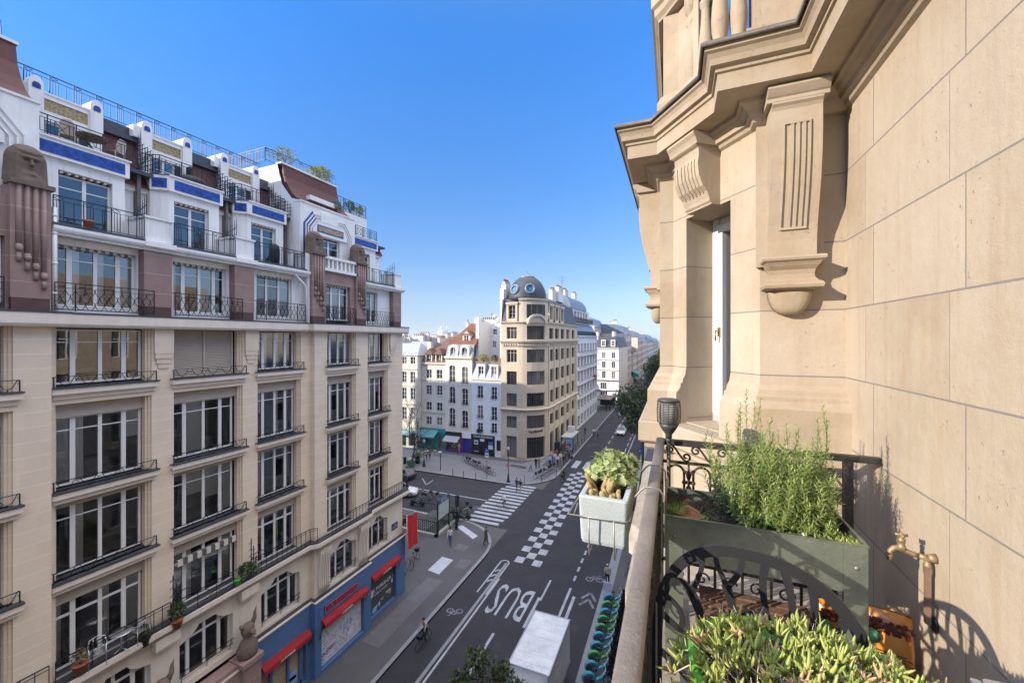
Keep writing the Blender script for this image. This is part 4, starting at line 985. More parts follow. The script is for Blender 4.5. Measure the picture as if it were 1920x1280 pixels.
text('lettering', 'la fête au quartier', .19, (X0+.012, 22.8, 1.62), (0, 1, 0), (0, 0, 1), M_chalk, dark, .005)
m = MB(LT)
for (u, z, w, h, c) in ((21.75, 1.6, .25, .4, 0), (22.0, .75, .5, .03, 0), (22.0, .67, .4, .03, 0), (22.7, .95, .4, .03, 0), (23.3, 1.15, .45, .03, 0), (23.3, 1.07, .35, .03, 0), (22.55, .62, .12, .25, 0), (22.9, .8, .1, .2, 1), (23.6, .85, .25, .3, 1), (23.9, 1.5, .15, .25, 0), (21.9, .42, .4, .25, 2)):
    m.m = c; m.box((u, .0, z), (u+w, .012, z+h))
m.build('chalk_figure', [M_chalk, pm('ochre chalk', (.45, .28, .08), .8), pm('sky blue chalk', (.2, .4, .75), .8)], dark)
# awnings with their lettering, the red fascia sign, street plaque
for a, b, v, z in ((13.65, 16.45, .22, 2.98), (17.1, 20.6, .52, 3.12), (21.4, 24.35, .22, 3.25)):
    m = MB(LT); m.ext([(a, v, z+.16), (a, v+.22, z+.12), (a, v+.34, z-.02), (a, v+.36, z-.22), (a, v+.33, z-.22), (a, v+.30, z-.04), (a, v, z+.02)], (b-a, 0, 0))
    aw = m.build('awning', M_red, office)
    text('awning_lettering', 'LA BANQUE', .15, (X0+v+.366, (a+b)/2-.1, z-.12), (0, 1, 0), (.05, 0, 1), M_chalk, aw, .006, bold=.004)
    m = MB(LT); m.bar((b+.08, v, z-.9), (b+.12, v+.28, z-.1), .03); m.bar((a-.08, v, z-.9), (a-.12, v+.28, z-.1), .03); m.build('awning_arm', M_iron, aw)
sg = block(LT, 17.3, 19.9, 3.50, 3.98, .55, .60, pm('dark plum sign', (.12, .03, .06), .5), 'shop_sign', office)
text('sign_lettering', 'LA BANQUE', .36, (X0+.61, 18.6, 3.74), (0, 1, 0), (0, 0, 1), pm('crimson sign letters', (.42, .03, .08), .5), sg, .01, bold=.012, sx=1.15)
m = MB(LT)
for z in (3.52, 3.93): m.box((17.33, .6, z), (19.87, .615, z+.03))
for u in (17.33, 19.84): m.box((u, .6, 3.52), (u+.03, .615, 3.96))
m.build('sign_border', pm('pinkish sign border', (.38, .22, .34), .5), sg)
pl_ = block(LT, 23.95, 24.6, 5.3, 5.75, 0, .03, pm('navy street plaque', (.015, .03, .13), .35), 'street_plaque', office)
text('plaque_lettering', 'RUE\nRÉAUMUR', .14, (X0+.04, 24.28, 5.55), (0, 1, 0), (0, 0, 1), M_chalk, pl_, .004)
# pink porch with the two horned busts
m = MB(LT)
m.box((7.0, .0, 0), (13.25, .75, .6)); m.box((8.9, 0, 0), (9.75, .9, 4.2)); m.box((12.4, 0, 0), (13.25, .9, 4.2)); m.box((1, 0, 0), (2.5, .8, 4.3)); m.box((2.5, 0, 0), (8.9, .4, 4.3))
m.box((9.75, .05, 3.2), (12.4, .75, 4.15)); m.box((8.8, .02, 4.2), (9.85, 1.0, 4.42)); m.box((12.3, .02, 4.2), (13.32, 1.0, 4.42)); m.box((9.85, .0, 4.15), (12.3, .6, 4.35))
m.build('porch', M_pink, office)
block(LT, 9.75, 12.4, 0, 3.2, .0, .2, M_dark, 'porch_door', office)
for y in (9.4, 12.85):
    m = MB(LT); ang = .5
    m.lathe([(.42, 4.42), (.46, 4.6), (.45, 4.85), (.34, 5.1), (.22, 5.25), (.19, 5.35), (.25, 5.45), (.30, 5.6), (.27, 5.8), (.17, 5.93), (.04, 5.96)], (y, .52, 0), 14, sx=1.0, sy=.85)
    m.ball((y+.02, .8, 5.62), .15, 8, sy=1.3, sz=.85); m.ball((y+.02, .98, 5.56), .07, 6)
    m.tube([(y+.2, .5, 5.78), (y+.34, .5, 6.0), (y+.36, .5, 6.28), (y+.44, .5, 6.5)], [.12, .10, .06, .01], 7); m.tube([(y-.2, .5, 5.78), (y-.32, .52, 5.95), (y-.36, .52, 6.05)], [.11, .09, .02], 7)
    m.ball((y-.05, .5, 4.75), .44, 8, sx=1.05, sy=.8, sz=.6)
    m.build('carved_bust', M_brownst, office)
block(LT, 25.26, 25.9, 5.0, 5.4, -.4, -.2, M_iron, 'wall_bracket', office)

# ================================================================ ground, roads, pavements, markings
M_asph = pm('worn asphalt', (.027, .027, .034), .85, var=.22, vs=.5, fine=45, bump=.35, bs=60)
M_pave = pm('grey pavement asphalt', (.085, .082, .088), .85, var=.14, vs=.4, fine=30, bump=.3, bs=50)
M_plaza = pm('pale plaza pavement', (.17, .17, .185), .8, var=.10, vs=.5, fine=25, bump=.2)
M_kerb = pm('granite kerb', (.22, .23, .25), .75, var=.12, vs=2)
M_paint = worn_paint('worn road paint', (.36, .38, .42), (.035, .035, .042), .53)
M_paint2 = worn_paint('faded road paint', (.22, .23, .27), (.035, .035, .042), .46)
g = MB(); g.quad((-6000, -6000, 0), (6000, -6000, 0), (6000, 6000, 0), (-6000, 6000, 0)); struct(g.build('ground', pm('city ground', (.10, .10, .10), .9, var=.2, vs=.01, fine=.2)))
m = MB(); m.quad((-15.8, -60, .004), (-4.4, -60, .004), (-4.4, 600, .004), (-15.8, 600, .004)); struct(m.build('main_road', M_asph))
m = MB(); m.quad((-120, 37.5, .008), (-15.6, 37.5, .008), (-15.6, 49.2, .008), (-120, 49.2, .008)); struct(m.build('side_road', M_asph))
def arc(cx, cy, r, a0, a1, n=12): return [(cx+r*math.cos(R(a0+(a1-a0)*k/n)), cy+r*math.sin(R(a0+(a1-a0)*k/n))) for k in range(n+1)]
c1 = [(-15.65, -60), (-15.65, 31.5)]+arc(-21.15, 32.1, 5.5, 0, 90)[1:]+[(-120, 37.6)]
m = MB(); m.prism(c1+[(-120, -60)], 0.0, .13); struct(m.build('pavement', M_pave))
m = MB(); m.sweep(c1, [(0, .0), (0, .134), (.28, .136), (.28, .0)]); struct(m.build('kerb', M_kerb))
c2 = [(-120, 49.1), (-22, 49.1)]+arc(-21.4, 55.2, 6.1, -90, 0)[1:]+[(-15.3, 118)]
m = MB(); m.prism(c2+[(-18.8, 118), (-18.8, 64), (-22, 58), (-50, 58), (-120, 58)], 0.0, .13); struct(m.build('plaza_pavement', M_plaza))
m = MB(); m.sweep(c2, [(0, .0), (0, .134), (.28, .136), (.28, .0)]); struct(m.build('kerb', M_kerb))
m = MB(); m.prism([(-18.8, 58), (-15.62, 58), (-15.62, 118), (-18.8, 118)], .1, .139); struct(m.build('far_pavement', M_pave))
c3 = [(-15.3, 130), (-15.3, 600)]
m = MB(); m.prism([(-15.3, 130), (-15.3, 600), (-40, 600), (-40, 130)], 0, .13); struct(m.build('far_pavement', M_pave))
m = MB(); m.prism([(-4.45, -60), (1.1, -60), (1.1, 600), (-4.45, 600)], 0, .13); struct(m.build('right_pavement', M_pave))
m = MB(); m.prism([(-5.2, -60), (-4.46, -60), (-4.46, 600), (-5.2, 600)], 0, .137); struct(m.build('kerb', M_kerb))
m = MB(); m.prism([(-5.15, -60), (-5.2, -60), (-5.2, 600), (-5.15, 600)], 0, .06)
# repair patches, tar lines and covers
m = MB()
for x_, y_, w_, l_ in ((-15.0, 10, .9, 6), (-9.0, 33.5, 1.6, 3.4), (-12.6, 17, 1.1, 5), (-14.6, 34, 1.0, 1.2), (-12.4, 72, 1.5, 7), (-9.9, 52, 1.4, 5), (-25.5, 39.2, 6, 1.1), (-30, 45.8, 8, .9), (-8.7, 88, 1.2, 9)): m.quad((x_, y_, .011), (x_+w_, y_, .011), (x_+w_, y_+l_, .011), (x_, y_+l_, .011))
struct(m.build('road_patch', pm('darker tar patch', (.026, .026, .030), .8, var=.2, vs=3)))
m = MB()
for x_, y_, w_, l_ in ((-18.6, 20, 1.4, 7.5), (-17.4, 29.5, 1.0, 1.4), (-19, 32, 1.2, 1.0), (-2.6, 33, 1.2, 4), (-17.8, 12, .8, 5)): m.quad((x_, y_, .1345), (x_+w_, y_, .1345), (x_+w_, y_+l_, .1345), (x_, y_+l_, .1345))
struct(m.build('pavement_patch', pm('lighter pavement patch', (.12, .115, .125), .85, var=.12)))
m = MB()
for x_, y_ in ((-10.4, 23), (-12.2, 45), (-14.3, 29.6), (-9.0, 41), (-22.5, 41.8), (-10.8, 66), (-6.3, 26.5)): m.lathe([(.02, .0125), (.32, .0125), (.34, .011)], (x_, y_, 0), 16, caps=False)
struct(m.build('manhole_cover', pm('iron cover', (.03, .03, .032), .5, .4, bump=.4, bs=30)))
# raised bus-lane divider
div = MB(); div.sweep([(-13.62, 6), (-13.62, 31.8)], [(0, .0), (0, .07), (-.12, .09), (-.22, .07), (-.22, 0)]); struct(div.build('lane_divider', M_kerb))
mk_ = MB()
def rect(x0, x1, y0, y1, z=.014, m=mk_): m.quad((x0, y0, z), (x1, y0, z), (x1, y1, z), (x0, y1, z))
rect(-13.28, -13.14, 5, 29.6)
# long rounded island outline with chevrons
def ring(m, pts, w, z=.014):
    P = [Vector(p) for p in pts]
    for i in range(len(P)-1):
        d = (P[i+1]-P[i]).normalized(); n = Vector((-d.y, d.x))*w/2
        m.quad((*(P[i]-n), z), (*(P[i+1]-n), z), (*(P[i+1]+n), z), (*(P[i]+n), z))
isl = [(-14.1, 27.4), (-14.1, 31.9)]+arc(-13.72, 31.9, .38, 180, 0, 8)+[(-13.34, 27.4)]
ring(mk_, isl, .13)
for k in range(3): ring(mk_, [(-14.0, 28.9+k*.75), (-13.72, 29.3+k*.75), (-13.45, 28.9+k*.75)], .15)
# BUS, upside down for us: facing traffic that comes towards the camera
def road_text(s, cx, cy, w, h, rot=180, mat=M_paint):
    o = text('road_lettering', s, 1.0, (0, 0, 0), (1, 0, 0), (0, 1, 0), mat, None, 0, bold=.0)
    xs = [v.co.x for v in o.data.vertices]; ys = [v.co.y for v in o.data.vertices]
    x0, x1, y0, y1 = min(xs), max(xs), min(ys), max(ys); c, s_ = math.cos(R(rot)), math.sin(R(rot))
    for v in o.data.vertices:
        a = ((v.co.x-x0)/(x1-x0)-.5)*w; b = ((v.co.y-y0)/(y1-y0)-.5)*h
        v.co = (cx+a*c-b*s_, cy+a*s_+b*c, .018)
    struct(o); return o
road_text('BUS', -11.3, 27.35, 2.8, 3.6)
road_text('BUS', -12.3, 106, 2.4, 4.0)
rect(-9.55, -9.35, 25.2, 28.6); rect(-9.35, -9.2, 28.3, 31.0)
rect(-11.2, -11.02, 20.5, 24.0); rect(-11.2, -11.02, 12.5, 16.5)
# dashes right of the lane
for y in (31.6, 33.0, 34.4, 35.8, 37.2): rect(-7.62, -7.44, y, y+.75)
rect(-7.62, -7.44, 25.0, 30.6); rect(-7.15, -6.93, 22.0, 29.7)
for k in range(12): rect(-11.5, -11.3, 67+k*4.2, 69.2+k*4.2)
for k in range(16): rect(-8.05, -7.9, 62+k*4.3, 64.8+k*4.3)
rect(-7.45, -7.3, 62, 84)
for k in range(26):                               # checkerboard cycle crossing
    y = 32.4+k*.97; dx = -.92*k/25
    for c_ in ((0, 2) if k % 2 == 0 else (1,)): rect(-13.05+dx+c_*.80, -12.27+dx+c_*.80, y, y+.93)
for k in range(13):                               # zebra over the side street
    y = 37.95+k*.93; w = 1 if k not in (0,) else .7
    rect(-20.95+(.3 if k > 10 else 0), -17.1+(.15*k if k < 3 else .3), y, y+.50)
rect(-14.6, -13.7, 59.3, 63.0); rect(-12.9, -12.1, 59.3, 63.0)
for x in (-13.9, -12.6, -11.3, -10.0, -8.8): rect(x, x+.6, 112, 115.5); rect(x-.3, x+.3, 118, 121)
m = MB(); m.quad((-60, 43.25, .014), (-21.0, 43.25, .014), (-21.0, 43.42, .014), (-60, 43.42, .014)); struct(m.build('road_marking', M_paint))
P_ = lambda *q: [tuple(atZ(x, y, .018)) for x, y in q]
for poly in (((791, 896), (798, 908), (799.3, 907.5), (792.6, 896)), ((799, 908), (812, 899), (812.8, 899.6), (800, 908.6))): mk_.quad(*P_(*poly))
struct(mk_.build('road_marking', M_paint))
m = MB(); m.quad(*[tuple(atZ(x, y, .137)) for x, y in ((856, 987), (867, 984), (896, 1004), (887, 1010))]); m.quad(*[tuple(atZ(x, y, .137)) for x, y in ((802, 1068), (829, 1043), (850, 1049), (823, 1076))]); struct(m.build('pavement_marking', pm('white tactile strip', (.42, .44, .50), .7, var=.1)))
m = MB(); m.quad(*[tuple(atZ(x, y, .137)) for x, y in ((955, 873), (960, 870), (989, 875), (984, 879))]); struct(m.build('pavement_grate', pm('dark pavement grate', (.05, .05, .05), .8, bump=.3)))
# little bicycle pictograms and arrows on the road
def bike_mark(cx, cy, s, rot, mat=M_paint2, z=.018):
    m = MB(Matrix.Translation((cx, cy, z)) @ Matrix.Rotation(R(rot), 4, 'Z') @ Matrix.Scale(s, 4))
    for sx in (-.55, .55):
        ring(m, [(sx+.36*math.cos(t), .36*math.sin(t)) for t in [2*math.pi*k/14 for k in range(15)]], .17, 0)
    ring(m, [(-.55, 0), (-.2, .55), (.35, .5), (.55, 0)], .12, 0); ring(m, [(-.2, .55), (.05, .0), (.35, .5)], .11, 0); ring(m, [(.35, .5), (.45, .8), (.7, .8)], .1, 0)
    struct(m.build('bicycle_marking', mat))
bike_mark(-14.6, 24.9, .62, 195); bike_mark(-6.0, 32.4, .75, 10); bike_mark(-20.9, 41.2, .8, 200, M_paint2); 
m = MB()
for d in (0, .8): ring(m, [(-6.5, 28.9+d), (-5.95, 29.8+d), (-5.45, 28.9+d)], .2, .018)
for y in (72, 78, 84, 90): ring(m, [(-14.8, y), (-13.4, y+2.0)], .12, .018)
ring(m, [(-13.1, 66.0), (-12.0, 66.3), (-12.3, 67.3)], .25, .018)
struct(m.build('arrow_marking', M_paint2))

# ================================================================ buildings of the crossing
def fwin(T, root, uc, w, z0, z1, v, style='cas', frame_m=None, name='window'):
    """small-scale window: dark opening, frame bars; one part"""
    m = MB(T); a, b = uc-w/2, uc+w/2; fr = frame_m or M_white
    m.m = 1; m.quad((a, v-.02, z0), (b, v-.02, z0), (b, v-.02, z1), (a, v-.02, z1)); m.m = 0; t = .045
    m.box((a, v-.015, z0), (a+t, v+.03, z1)); m.box((b-t, v-.015, z0), (b, v+.03, z1)); m.box((a+t, v-.015, z1-t), (b-t, v+.03, z1)); m.box((a+t, v-.015, z0), (b-t, v+.03, z0+t))
    nm = 1 if w < 1.7 else (2 if w < 2.6 else 3)
    for k in range(1, nm+1): u = a+w*k/(nm+1); m.box((u-.035, v-.014, z0+t), (u+.035, v+.035, z1-t))
    if style == 'cas':
        for q in (.36, .68) if z1-z0 > 1.6 else (.5,): m.box((a+t, v-.014, z0+(z1-z0)*q-.018), (b-t, v+.02, z0+(z1-z0)*q+.018))
    elif style == 'big': m.box((a+t, v-.014, z1-.55), (b-t, v+.02, z1-.50))
    return m.build(name, [fr, M_farglass], root)
def guard(T, root, uc, w, z, v, h=.5):
    m = MB(T); m.box((uc-w/2, v-.02, z+h), (uc+w/2, v+.01, z+h+.04)); m.box((uc-w/2, v-.02, z), (uc+w/2, v+.01, z+.03)); n = max(3, int(w/.16))
    for k in range(n+1): u = uc-w/2+w*k/n; m.box((u-.012, v-.015, z), (u+.012, v+.005, z+h))
    m.build('window_guard', M_iron, root)
def fbuild(root, T, W, z0, z1, wins, mat, depth=.22, fm=None, guards=False, name='wall', style='cas', sills=None, D=12):
    m = MB(T); wall_sheet(m, 0, W, z0, z1, [(u-w/2, u+w/2, a, b) for u, w, a, b in wins], depth, 0)
    if D: m.quad((0, 0, z0), (0, -D, z0), (0, -D, z1), (0, 0, z1)); m.quad((W, 0, z0), (W, 0, z1), (W, -D, z1), (W, -D, z0)); m.quad((0, -D, z0), (W, -D, z0), (W, -D, z1), (0, -D, z1)); m.quad((0, 0, z1), (W, 0, z1), (W, -D, z1), (0, -D, z1))
    m.build(name, mat, root)
    for u, w, a, b in wins:
        fwin(T, root, u, w, a, b, -depth+.04, style, fm)
        if sills: s = MB(T); s.box((u-w/2-.08, -.05, a-.1), (u+w/2+.08, .08, a)); s.build('sill', sills, root)
        if guards: guard(T, root, u, w+.25, a, .12)
def chimney(root, x, y, z, w=.5, l=1.6, h=1.6, n=5, mat=None, along='y', name='chimney'):
    m = MB(); (dx, dy) = (w/2, l/2) if along == 'y' else (l/2, w/2)
    m.box((x-dx, y-dy, z), (x+dx, y+dy, z+h)); m.box((x-dx-.05, y-dy-.05, z+h-.12), (x+dx+.05, y+dy+.05, z+h)); o = m.build(name, mat or M_chim, root)
    p = MB()
    for k in range(n):
        t = (k+.5)/n-.5; c = (x, y+t*l, z+h) if along == 'y' else (x+t*l, y, z+h)
        p.lathe([(.11, 0), (.09, .4), (.11, .42), (.08, .45)], c, 7)
    p.build('chimney_pot', M_pot, o)
M_pot = pm('terracotta pots', (.36, .12, .06), .8, var=.25, vs=3)
M_chim = pm('rendered chimney', (.62, .58, .52), .85, var=.12, vs=1.5, stain=.4)
M_w1 = pm('bluish white plaster', (.70, .71, .72), .85, var=.05, vs=.8, stain=.3)
M_w2 = pm('ivory plaster', (.66, .62, .55), .85, var=.05, vs=.8, stain=.35)
M_w3 = pm('greyish cream plaster', (.60, .575, .52), .85, var=.06, vs=.8, stain=.4)
M_w4 = pm('old pink beige plaster', (.58, .52, .45), .85, var=.07, vs=.6, stain=.4)
M_tile = pm('red brown roof tiles', (.19, .075, .045), .8, var=.3, vs=1.5, fine=9, bump=.4, bs=20)
M_tile2 = pm('brown roof tiles', (.15, .08, .055), .8, var=.3, vs=1.5, fine=9, bump=.4, bs=20)
M_slateroof = pm('blue grey slate', (.050, .058, .075), .55, var=.2, vs=2, fine=12, bump=.2, bs=20)
M_creamst = pm('cream limestone', (.56, .47, .35), .85, var=.08, vs=.7, fine=8, joint=(.42, .02, (.42, .35, .27), .1), stain=.25)
M_creampl = pm('plain cream limestone', (.57, .485, .37), .85, var=.07, vs=.7, stain=.35)
M_dkshop = pm('black shopfront', (.015, .016, .02), .4, var=.2)
def ftrim(T, root, a, b, z0, z1, v0, v1, mat, name): m = MB(T); m.box((a, v0, z0), (b, v1, z1)); return m.build(name, mat, root)
def south(x0, y0): return frame((x0, y0, 0), (1, 0, 0), (0, -1, 0))
# --- white house with the black shop
T = south(-31.9, 60); hD = thing('white_house', 'narrow white four storey house over a black shopfront, touching the domed corner building', 'house', (-29, 60, 0)); W = 5.75
wl_ = [(1.62, 1.0, a, b) for a, b in ((9.55, 11.6), (6.1, 8.3), (3.75, 5.4))]+[(4.2, 1.0, a, b) for a, b in ((9.45, 11.5), (6.0, 8.2), (3.85, 5.5))]
fbuild(hD, T, W, 3.4, 12.6, wl_, M_w1, guards=True, D=8)
ftrim(T, hD, -.05, W+.05, 12.6, 12.85, -.3, .25, M_stonetrim, 'cornice')
m = MB(T); m.add([(0, 0, 12.85), (W, 0, 12.85), (W, -.75, 15.3), (0, -.75, 15.3), (0, -8, 15.3), (W, -8, 15.3), (0, -8, 12.85), (W, -8, 12.85)], [(0, 1, 2, 3), (3, 2, 5, 4), (0, 3, 4, 6), (1, 7, 5, 2)]); m.build('mansard', M_zincroof, hD)
for u in (1.75, 4.15):
    d = MB(T); d.box((u-.75, -1, 12.95), (u-.5, .02, 15.0)); d.box((u+.5, -1, 12.95), (u+.75, .02, 15.0)); d.box((u-.8, -1, 15.0), (u+.8, .1, 15.25)); d.box((u-.5, -1, 14.85), (u+.5, -.0, 15.0)); dm = d.build('dormer', M_w1, hD)
    fwin(T, dm, u, 1.0, 12.98, 14.85, -.2)
m = MB(T)
for k in range(44): u = .1+k*(W-.2)/43; m.box((u-.05, -.55, 15.35), (u+.05, -.5, 16.3+.12*math.sin(k*2.1)))
m.build('reed_fence', pm('dried reed screen', (.28, .22, .17), .9, var=.3, vs=8), hD)
m = MB(T); wall_sheet(m, 0, 4.35, 0, 3.4, [(.3, 1.4, .45, 2.6), (1.75, 2.6, .05, 2.6), (2.9, 4.1, .45, 2.6)], .2, .06); m.box((0, .06, 2.75), (4.35, .16, 3.4)); sh = m.build('black_shopfront', M_dkshop, hD)
text('shop_lettering', 'GILLES BOLDRON', .40, (-31.9+2.2, 60-.18, 3.08), (1, 0, 0), (0, 0, 1), M_chalk, sh, .01, sx=1.1, bold=.008)
m = MB(T); m.m = 0
for a, b, c, d in ((.3, 1.4, .45, 2.6), (1.75, 2.6, .05, 2.6), (2.9, 4.1, .45, 2.6)): m.quad((a, -.1, c), (b, -.1, c), (b, -.1, d), (a, -.1, d))
m.build('shop_glass', M_farglass, hD)
m = MB(T); m.box((.4, -.06, 1.7), (1.2, -.04, 2.45)); m.box((3.1, -.06, 1.1), (3.95, -.04, 1.75)); m.box((1.7, .17, 2.35), (2.5, .2, 2.75)); m.box((.4, -.06, .5), (1.3, -.05, .6)); m.build('notice', pm('white notice', (.6, .6, .66), .6), hD)
m = MB(T); m.box((3.1, -.06, 1.76), (3.95, -.04, 2.4)); m.box((.5, -.04, 1.85), (1.1, -.035, 2.2)); m.build('blue_notice', pm('blue notice', (.05, .16, .36), .6), hD)
m = MB(T); wall_sheet(m, 4.35, W, 0, 3.4, [(4.6, 5.45, .1, 2.75)], .2, .03); m.box((4.6, -.15, .1), (5.45, -.1, 1.0)); m.build('door_surround', M_w1, hD)
m = MB(T); m.quad((4.6, -.12, 1.0), (5.45, -.12, 1.0), (5.45, -.12, 2.75), (4.6, -.12, 2.75)); m.build('door', M_farglass, hD)
# --- arched-window house with the big red roof
T = south(-37.1, 60.1); hC = thing('house_with_red_roof', 'ivory house with tall arched windows, rounded dormers and a steep red tiled roof', 'house', (-34.5, 60, 0)); W = 5.2
wl_ = [(1.35, 1.15, a, b) for a, b in ((12.0, 14.9), (8.35, 11.2), (4.3, 7.5))]+[(3.85, 1.15, a, b) for a, b in ((11.8, 14.7), (8.1, 11.0), (4.2, 7.2))]
fbuild(hC, T, W, 3.4, 16.1, wl_, M_w2, guards=True, D=9)
m = MB(T)
for u, w, a, b in wl_:
    for s in (-1, 1): m.ext([(u+s*w/2, -.15, b+.01), (u+s*w/2, -.15, b-.32)]+[(u+s*w/2*math.cos(math.pi/2*k/5), -.15, b-.32+.33*math.sin(math.pi/2*k/5)) for k in range(1, 5)], (0, .16, 0))
m.box((0, 0, 11.45), (W, .06, 11.6)); m.build('arch_trim', M_w2, hC)
ftrim(T, hC, -.1, W+.1, 16.1, 16.5, -.3, .35, M_stonetrim, 'cornice')
m = MB(T); m.add([(0, 0, 16.5), (W, 0, 16.5), (W, -1.0, 18.5), (0, -1.0, 18.5)], [(0, 1, 2, 3)]); m.build('lower_mansard', M_zincroof, hC)
m = MB(T); m.add([(-.3, -.9, 18.4), (W+.1, -.9, 18.3), (W+.0, -3.5, 20.6), (W, -4.6, 22.3), (2.6, -4.6, 22.3), (-.3, -9, 18.3), (W, -9, 18.3)], [(0, 1, 2), (0, 2, 3, 4), (0, 4, 5), (4, 3, 6, 5), (1, 6, 3, 2)]); m.build('roof', M_tile, hC)
m = MB(T); m.add([(2.35, -1.9, 19.0), (3.85, -1.9, 19.0), (3.85, -1.9, 20.2), (2.35, -1.9, 20.2), (3.1, -1.9, 20.9), (2.35, -4, 20.2), (3.85, -4, 20.2), (3.1, -4.6, 20.9), (2.35, -2.8, 19), (3.85, -2.8, 19)], [(0, 1, 2, 4, 3), (0, 3, 5, 8), (1, 9, 6, 2)]); dd = m.build('dormer', M_w2, hC)
m = MB(T); m.add([(2.2, -1.75, 20.15), (4.0, -1.75, 20.15), (3.1, -2.2, 21.0), (2.2, -4.2, 20.3), (4.0, -4.2, 20.3), (3.1, -4.7, 21.0)], [(0, 1, 2), (0, 2, 5, 3), (1, 4, 5, 2)]); m.build('dormer_roof', M_tile, dd); fwin(T, dd, 3.1, .95, 19.1, 20.1, -1.87)
for u in (1.5, 3.75):
    d = MB(T); prf = [(u-.95, 16.5), (u-.62, 16.5), (u-.62, 17.4)]+[(u-.45*math.cos(math.pi*k/8)*1.2, 17.6+.62*math.sin(math.pi*k/8)) for k in range(0, 9)]+[(u+.62, 17.4), (u+.62, 16.5), (u+.95, 16.5), (u+.85, 17.5)]+[(u+.85*math.cos(math.pi*k/10), 17.7+.95*math.sin(math.pi*k/10)) for k in range(0, 11)]+[(u-.85, 17.5)]
    n = 0
    L1 = [(u-.55, 16.5), (u-.55, 17.5)]+[(u-.55*math.cos(math.pi*k/8), 17.5+.55*math.sin(math.pi*k/8)) for k in range(1, 8)]+[(u+.55, 17.5), (u+.55, 16.5)]
    L2 = [(u-.9, 16.5), (u-.9, 17.55)]+[(u-.9*math.cos(math.pi*k/8), 17.55+.95*math.sin(math.pi*k/8)) for k in range(1, 8)]+[(u+.9, 17.55), (u+.9, 16.5)]
    for k in range(len(L1)-1): d.ext([(L1[k][0], .05, L1[k][1]), (L1[k+1][0], .05, L1[k+1][1]), (L2[k+1][0], .05, L2[k+1][1]), (L2[k][0], .05, L2[k][1])], (0, -1.2, 0))
    dm = d.build('dormer', M_w1, hC)
    fwin(T, dm, u, 1.1, 16.52, 18.0, -.25)
chimney(hC, -35.6, 65.5, 21.2, .5, .6, 1.4, 1); chimney(hC, -33.2, 64.8, 21.8, .5, .5, .9, 1)
m = MB(T); wall_sheet(m, 0, W, 0, 3.4, [(.3, 2.95, .2, 2.5), (3.55, 4.85, .1, 2.4)], .5, 0); m.build('shopfront', pm('purple shopfront', (.10, .03, .20), .5, var=.2), hC)
ftrim(T, hC, .1, 3.3, 2.75, 3.4, 0, .2, M_dkshop, 'shop_sign'); ftrim(T, hC, 3.35, 5.1, 2.55, 3.5, 0, .12, M_w1, 'blank_sign')
ftrim(T, hC, 3.55, 4.85, .1, 2.4, -.4, -.3, pm('royal blue door', (.02, .05, .30), .4), 'blue_door')
m = MB(T); m.ext([(.1, .1, 2.75), (.1, 1.2, 2.0), (.1, 1.2, 1.9), (.1, .05, 2.65)], (2.9, 0, 0)); m.build('awning', pm('grey awning', (.34, .34, .38), .7), hC)
m = MB(T); 
for k in range(20): u, z = .4+r2.random()*2.3, .4+r2.random()*1.5; m.m = k % 3; m.box((u, -.35, z), (u+r2.uniform(.1, .3), -.2, z+r2.uniform(.1, .4)))
m.build('shop_goods', [pm('straw goods', (.4, .33, .2), .8), pm('orange goods', (.5, .14, .05), .7), M_chalk], hC)
# --- low cream house with brown roof and turquoise café
T = south(-42.35, 60.5); hB = thing('house_with_brown_roof', 'cream house with a brown tiled roof over a turquoise café front', 'house', (-39.7, 60.5, 0)); W = 5.2
wl_ = [(u, 1.15, a, b) for u in (1.55, 3.75) for a, b in ((12.45, 14.0), (9.5, 11.2), (6.7, 8.2), (4.15, 5.6))]
fbuild(hB, T, W, 3.6, 15.0, wl_, M_w3, D=9, sills=M_stonetrim)
for z in (12.1, 6.35): ftrim(T, hB, 0, W, z, z+.18, -.05, .15, M_stonetrim, 'string_course')
ftrim(T, hB, -.1, W+.1, 15.0, 15.3, -.3, .3, M_stonetrim, 'cornice')
m = MB(T); m.add([(-.1, .1, 15.3), (W+.1, .1, 15.3), (W+.1, -1.4, 17.5), (.9, -1.4, 17.5), (W+.1, -5, 19.9), (3.0, -5, 19.9), (-.1, -9, 15.3), (W, -9, 15.3)], [(0, 1, 2, 3), (3, 2, 4, 5), (0, 3, 5, 6), (5, 4, 7, 6)]); m.build('roof', M_tile2, hB)
for u in (1.5, 3.6):
    d = MB(T); d.box((u-.7, -1.4, 15.35), (u-.5, .02, 16.8)); d.box((u+.5, -1.4, 15.35), (u+.7, .02, 16.8)); d.box((u-.7, -1.4, 16.6), (u+.7, .02, 16.8)); dm = d.build('dormer', M_w2, hB)
    q = MB(T); q.add([(u-.95, .3, 16.75), (u+.95, .3, 16.75), (u, -.2, 17.8), (u-.95, -2.6, 16.9), (u+.95, -2.6, 16.9), (u, -2.6, 17.8)], [(0, 1, 2), (0, 2, 5, 3), (1, 4, 5, 2)]); q.build('dormer_roof', M_tile2, dm)
    fwin(T, dm, u, 1.0, 15.4, 16.6, -.25)
chimney(hB, -41.6, 62.2, 17.0, .8, .8, 2.0, 2)
teal = pm('turquoise shop paint', (.02, .22, .25), .5, var=.12)
m = MB(T); wall_sheet(m, -.3, W, 0, 3.6, [(.9, 2.7, .1, 2.2), (3.6, 4.4, .1, 2.2)], .6, .05); m.box((.9, -.4, .1), (2.7, -.3, 2.2)); m.box((-.3, .05, 2.75), (W, .2, 3.5)); m.build('cafe_front', teal, hB)
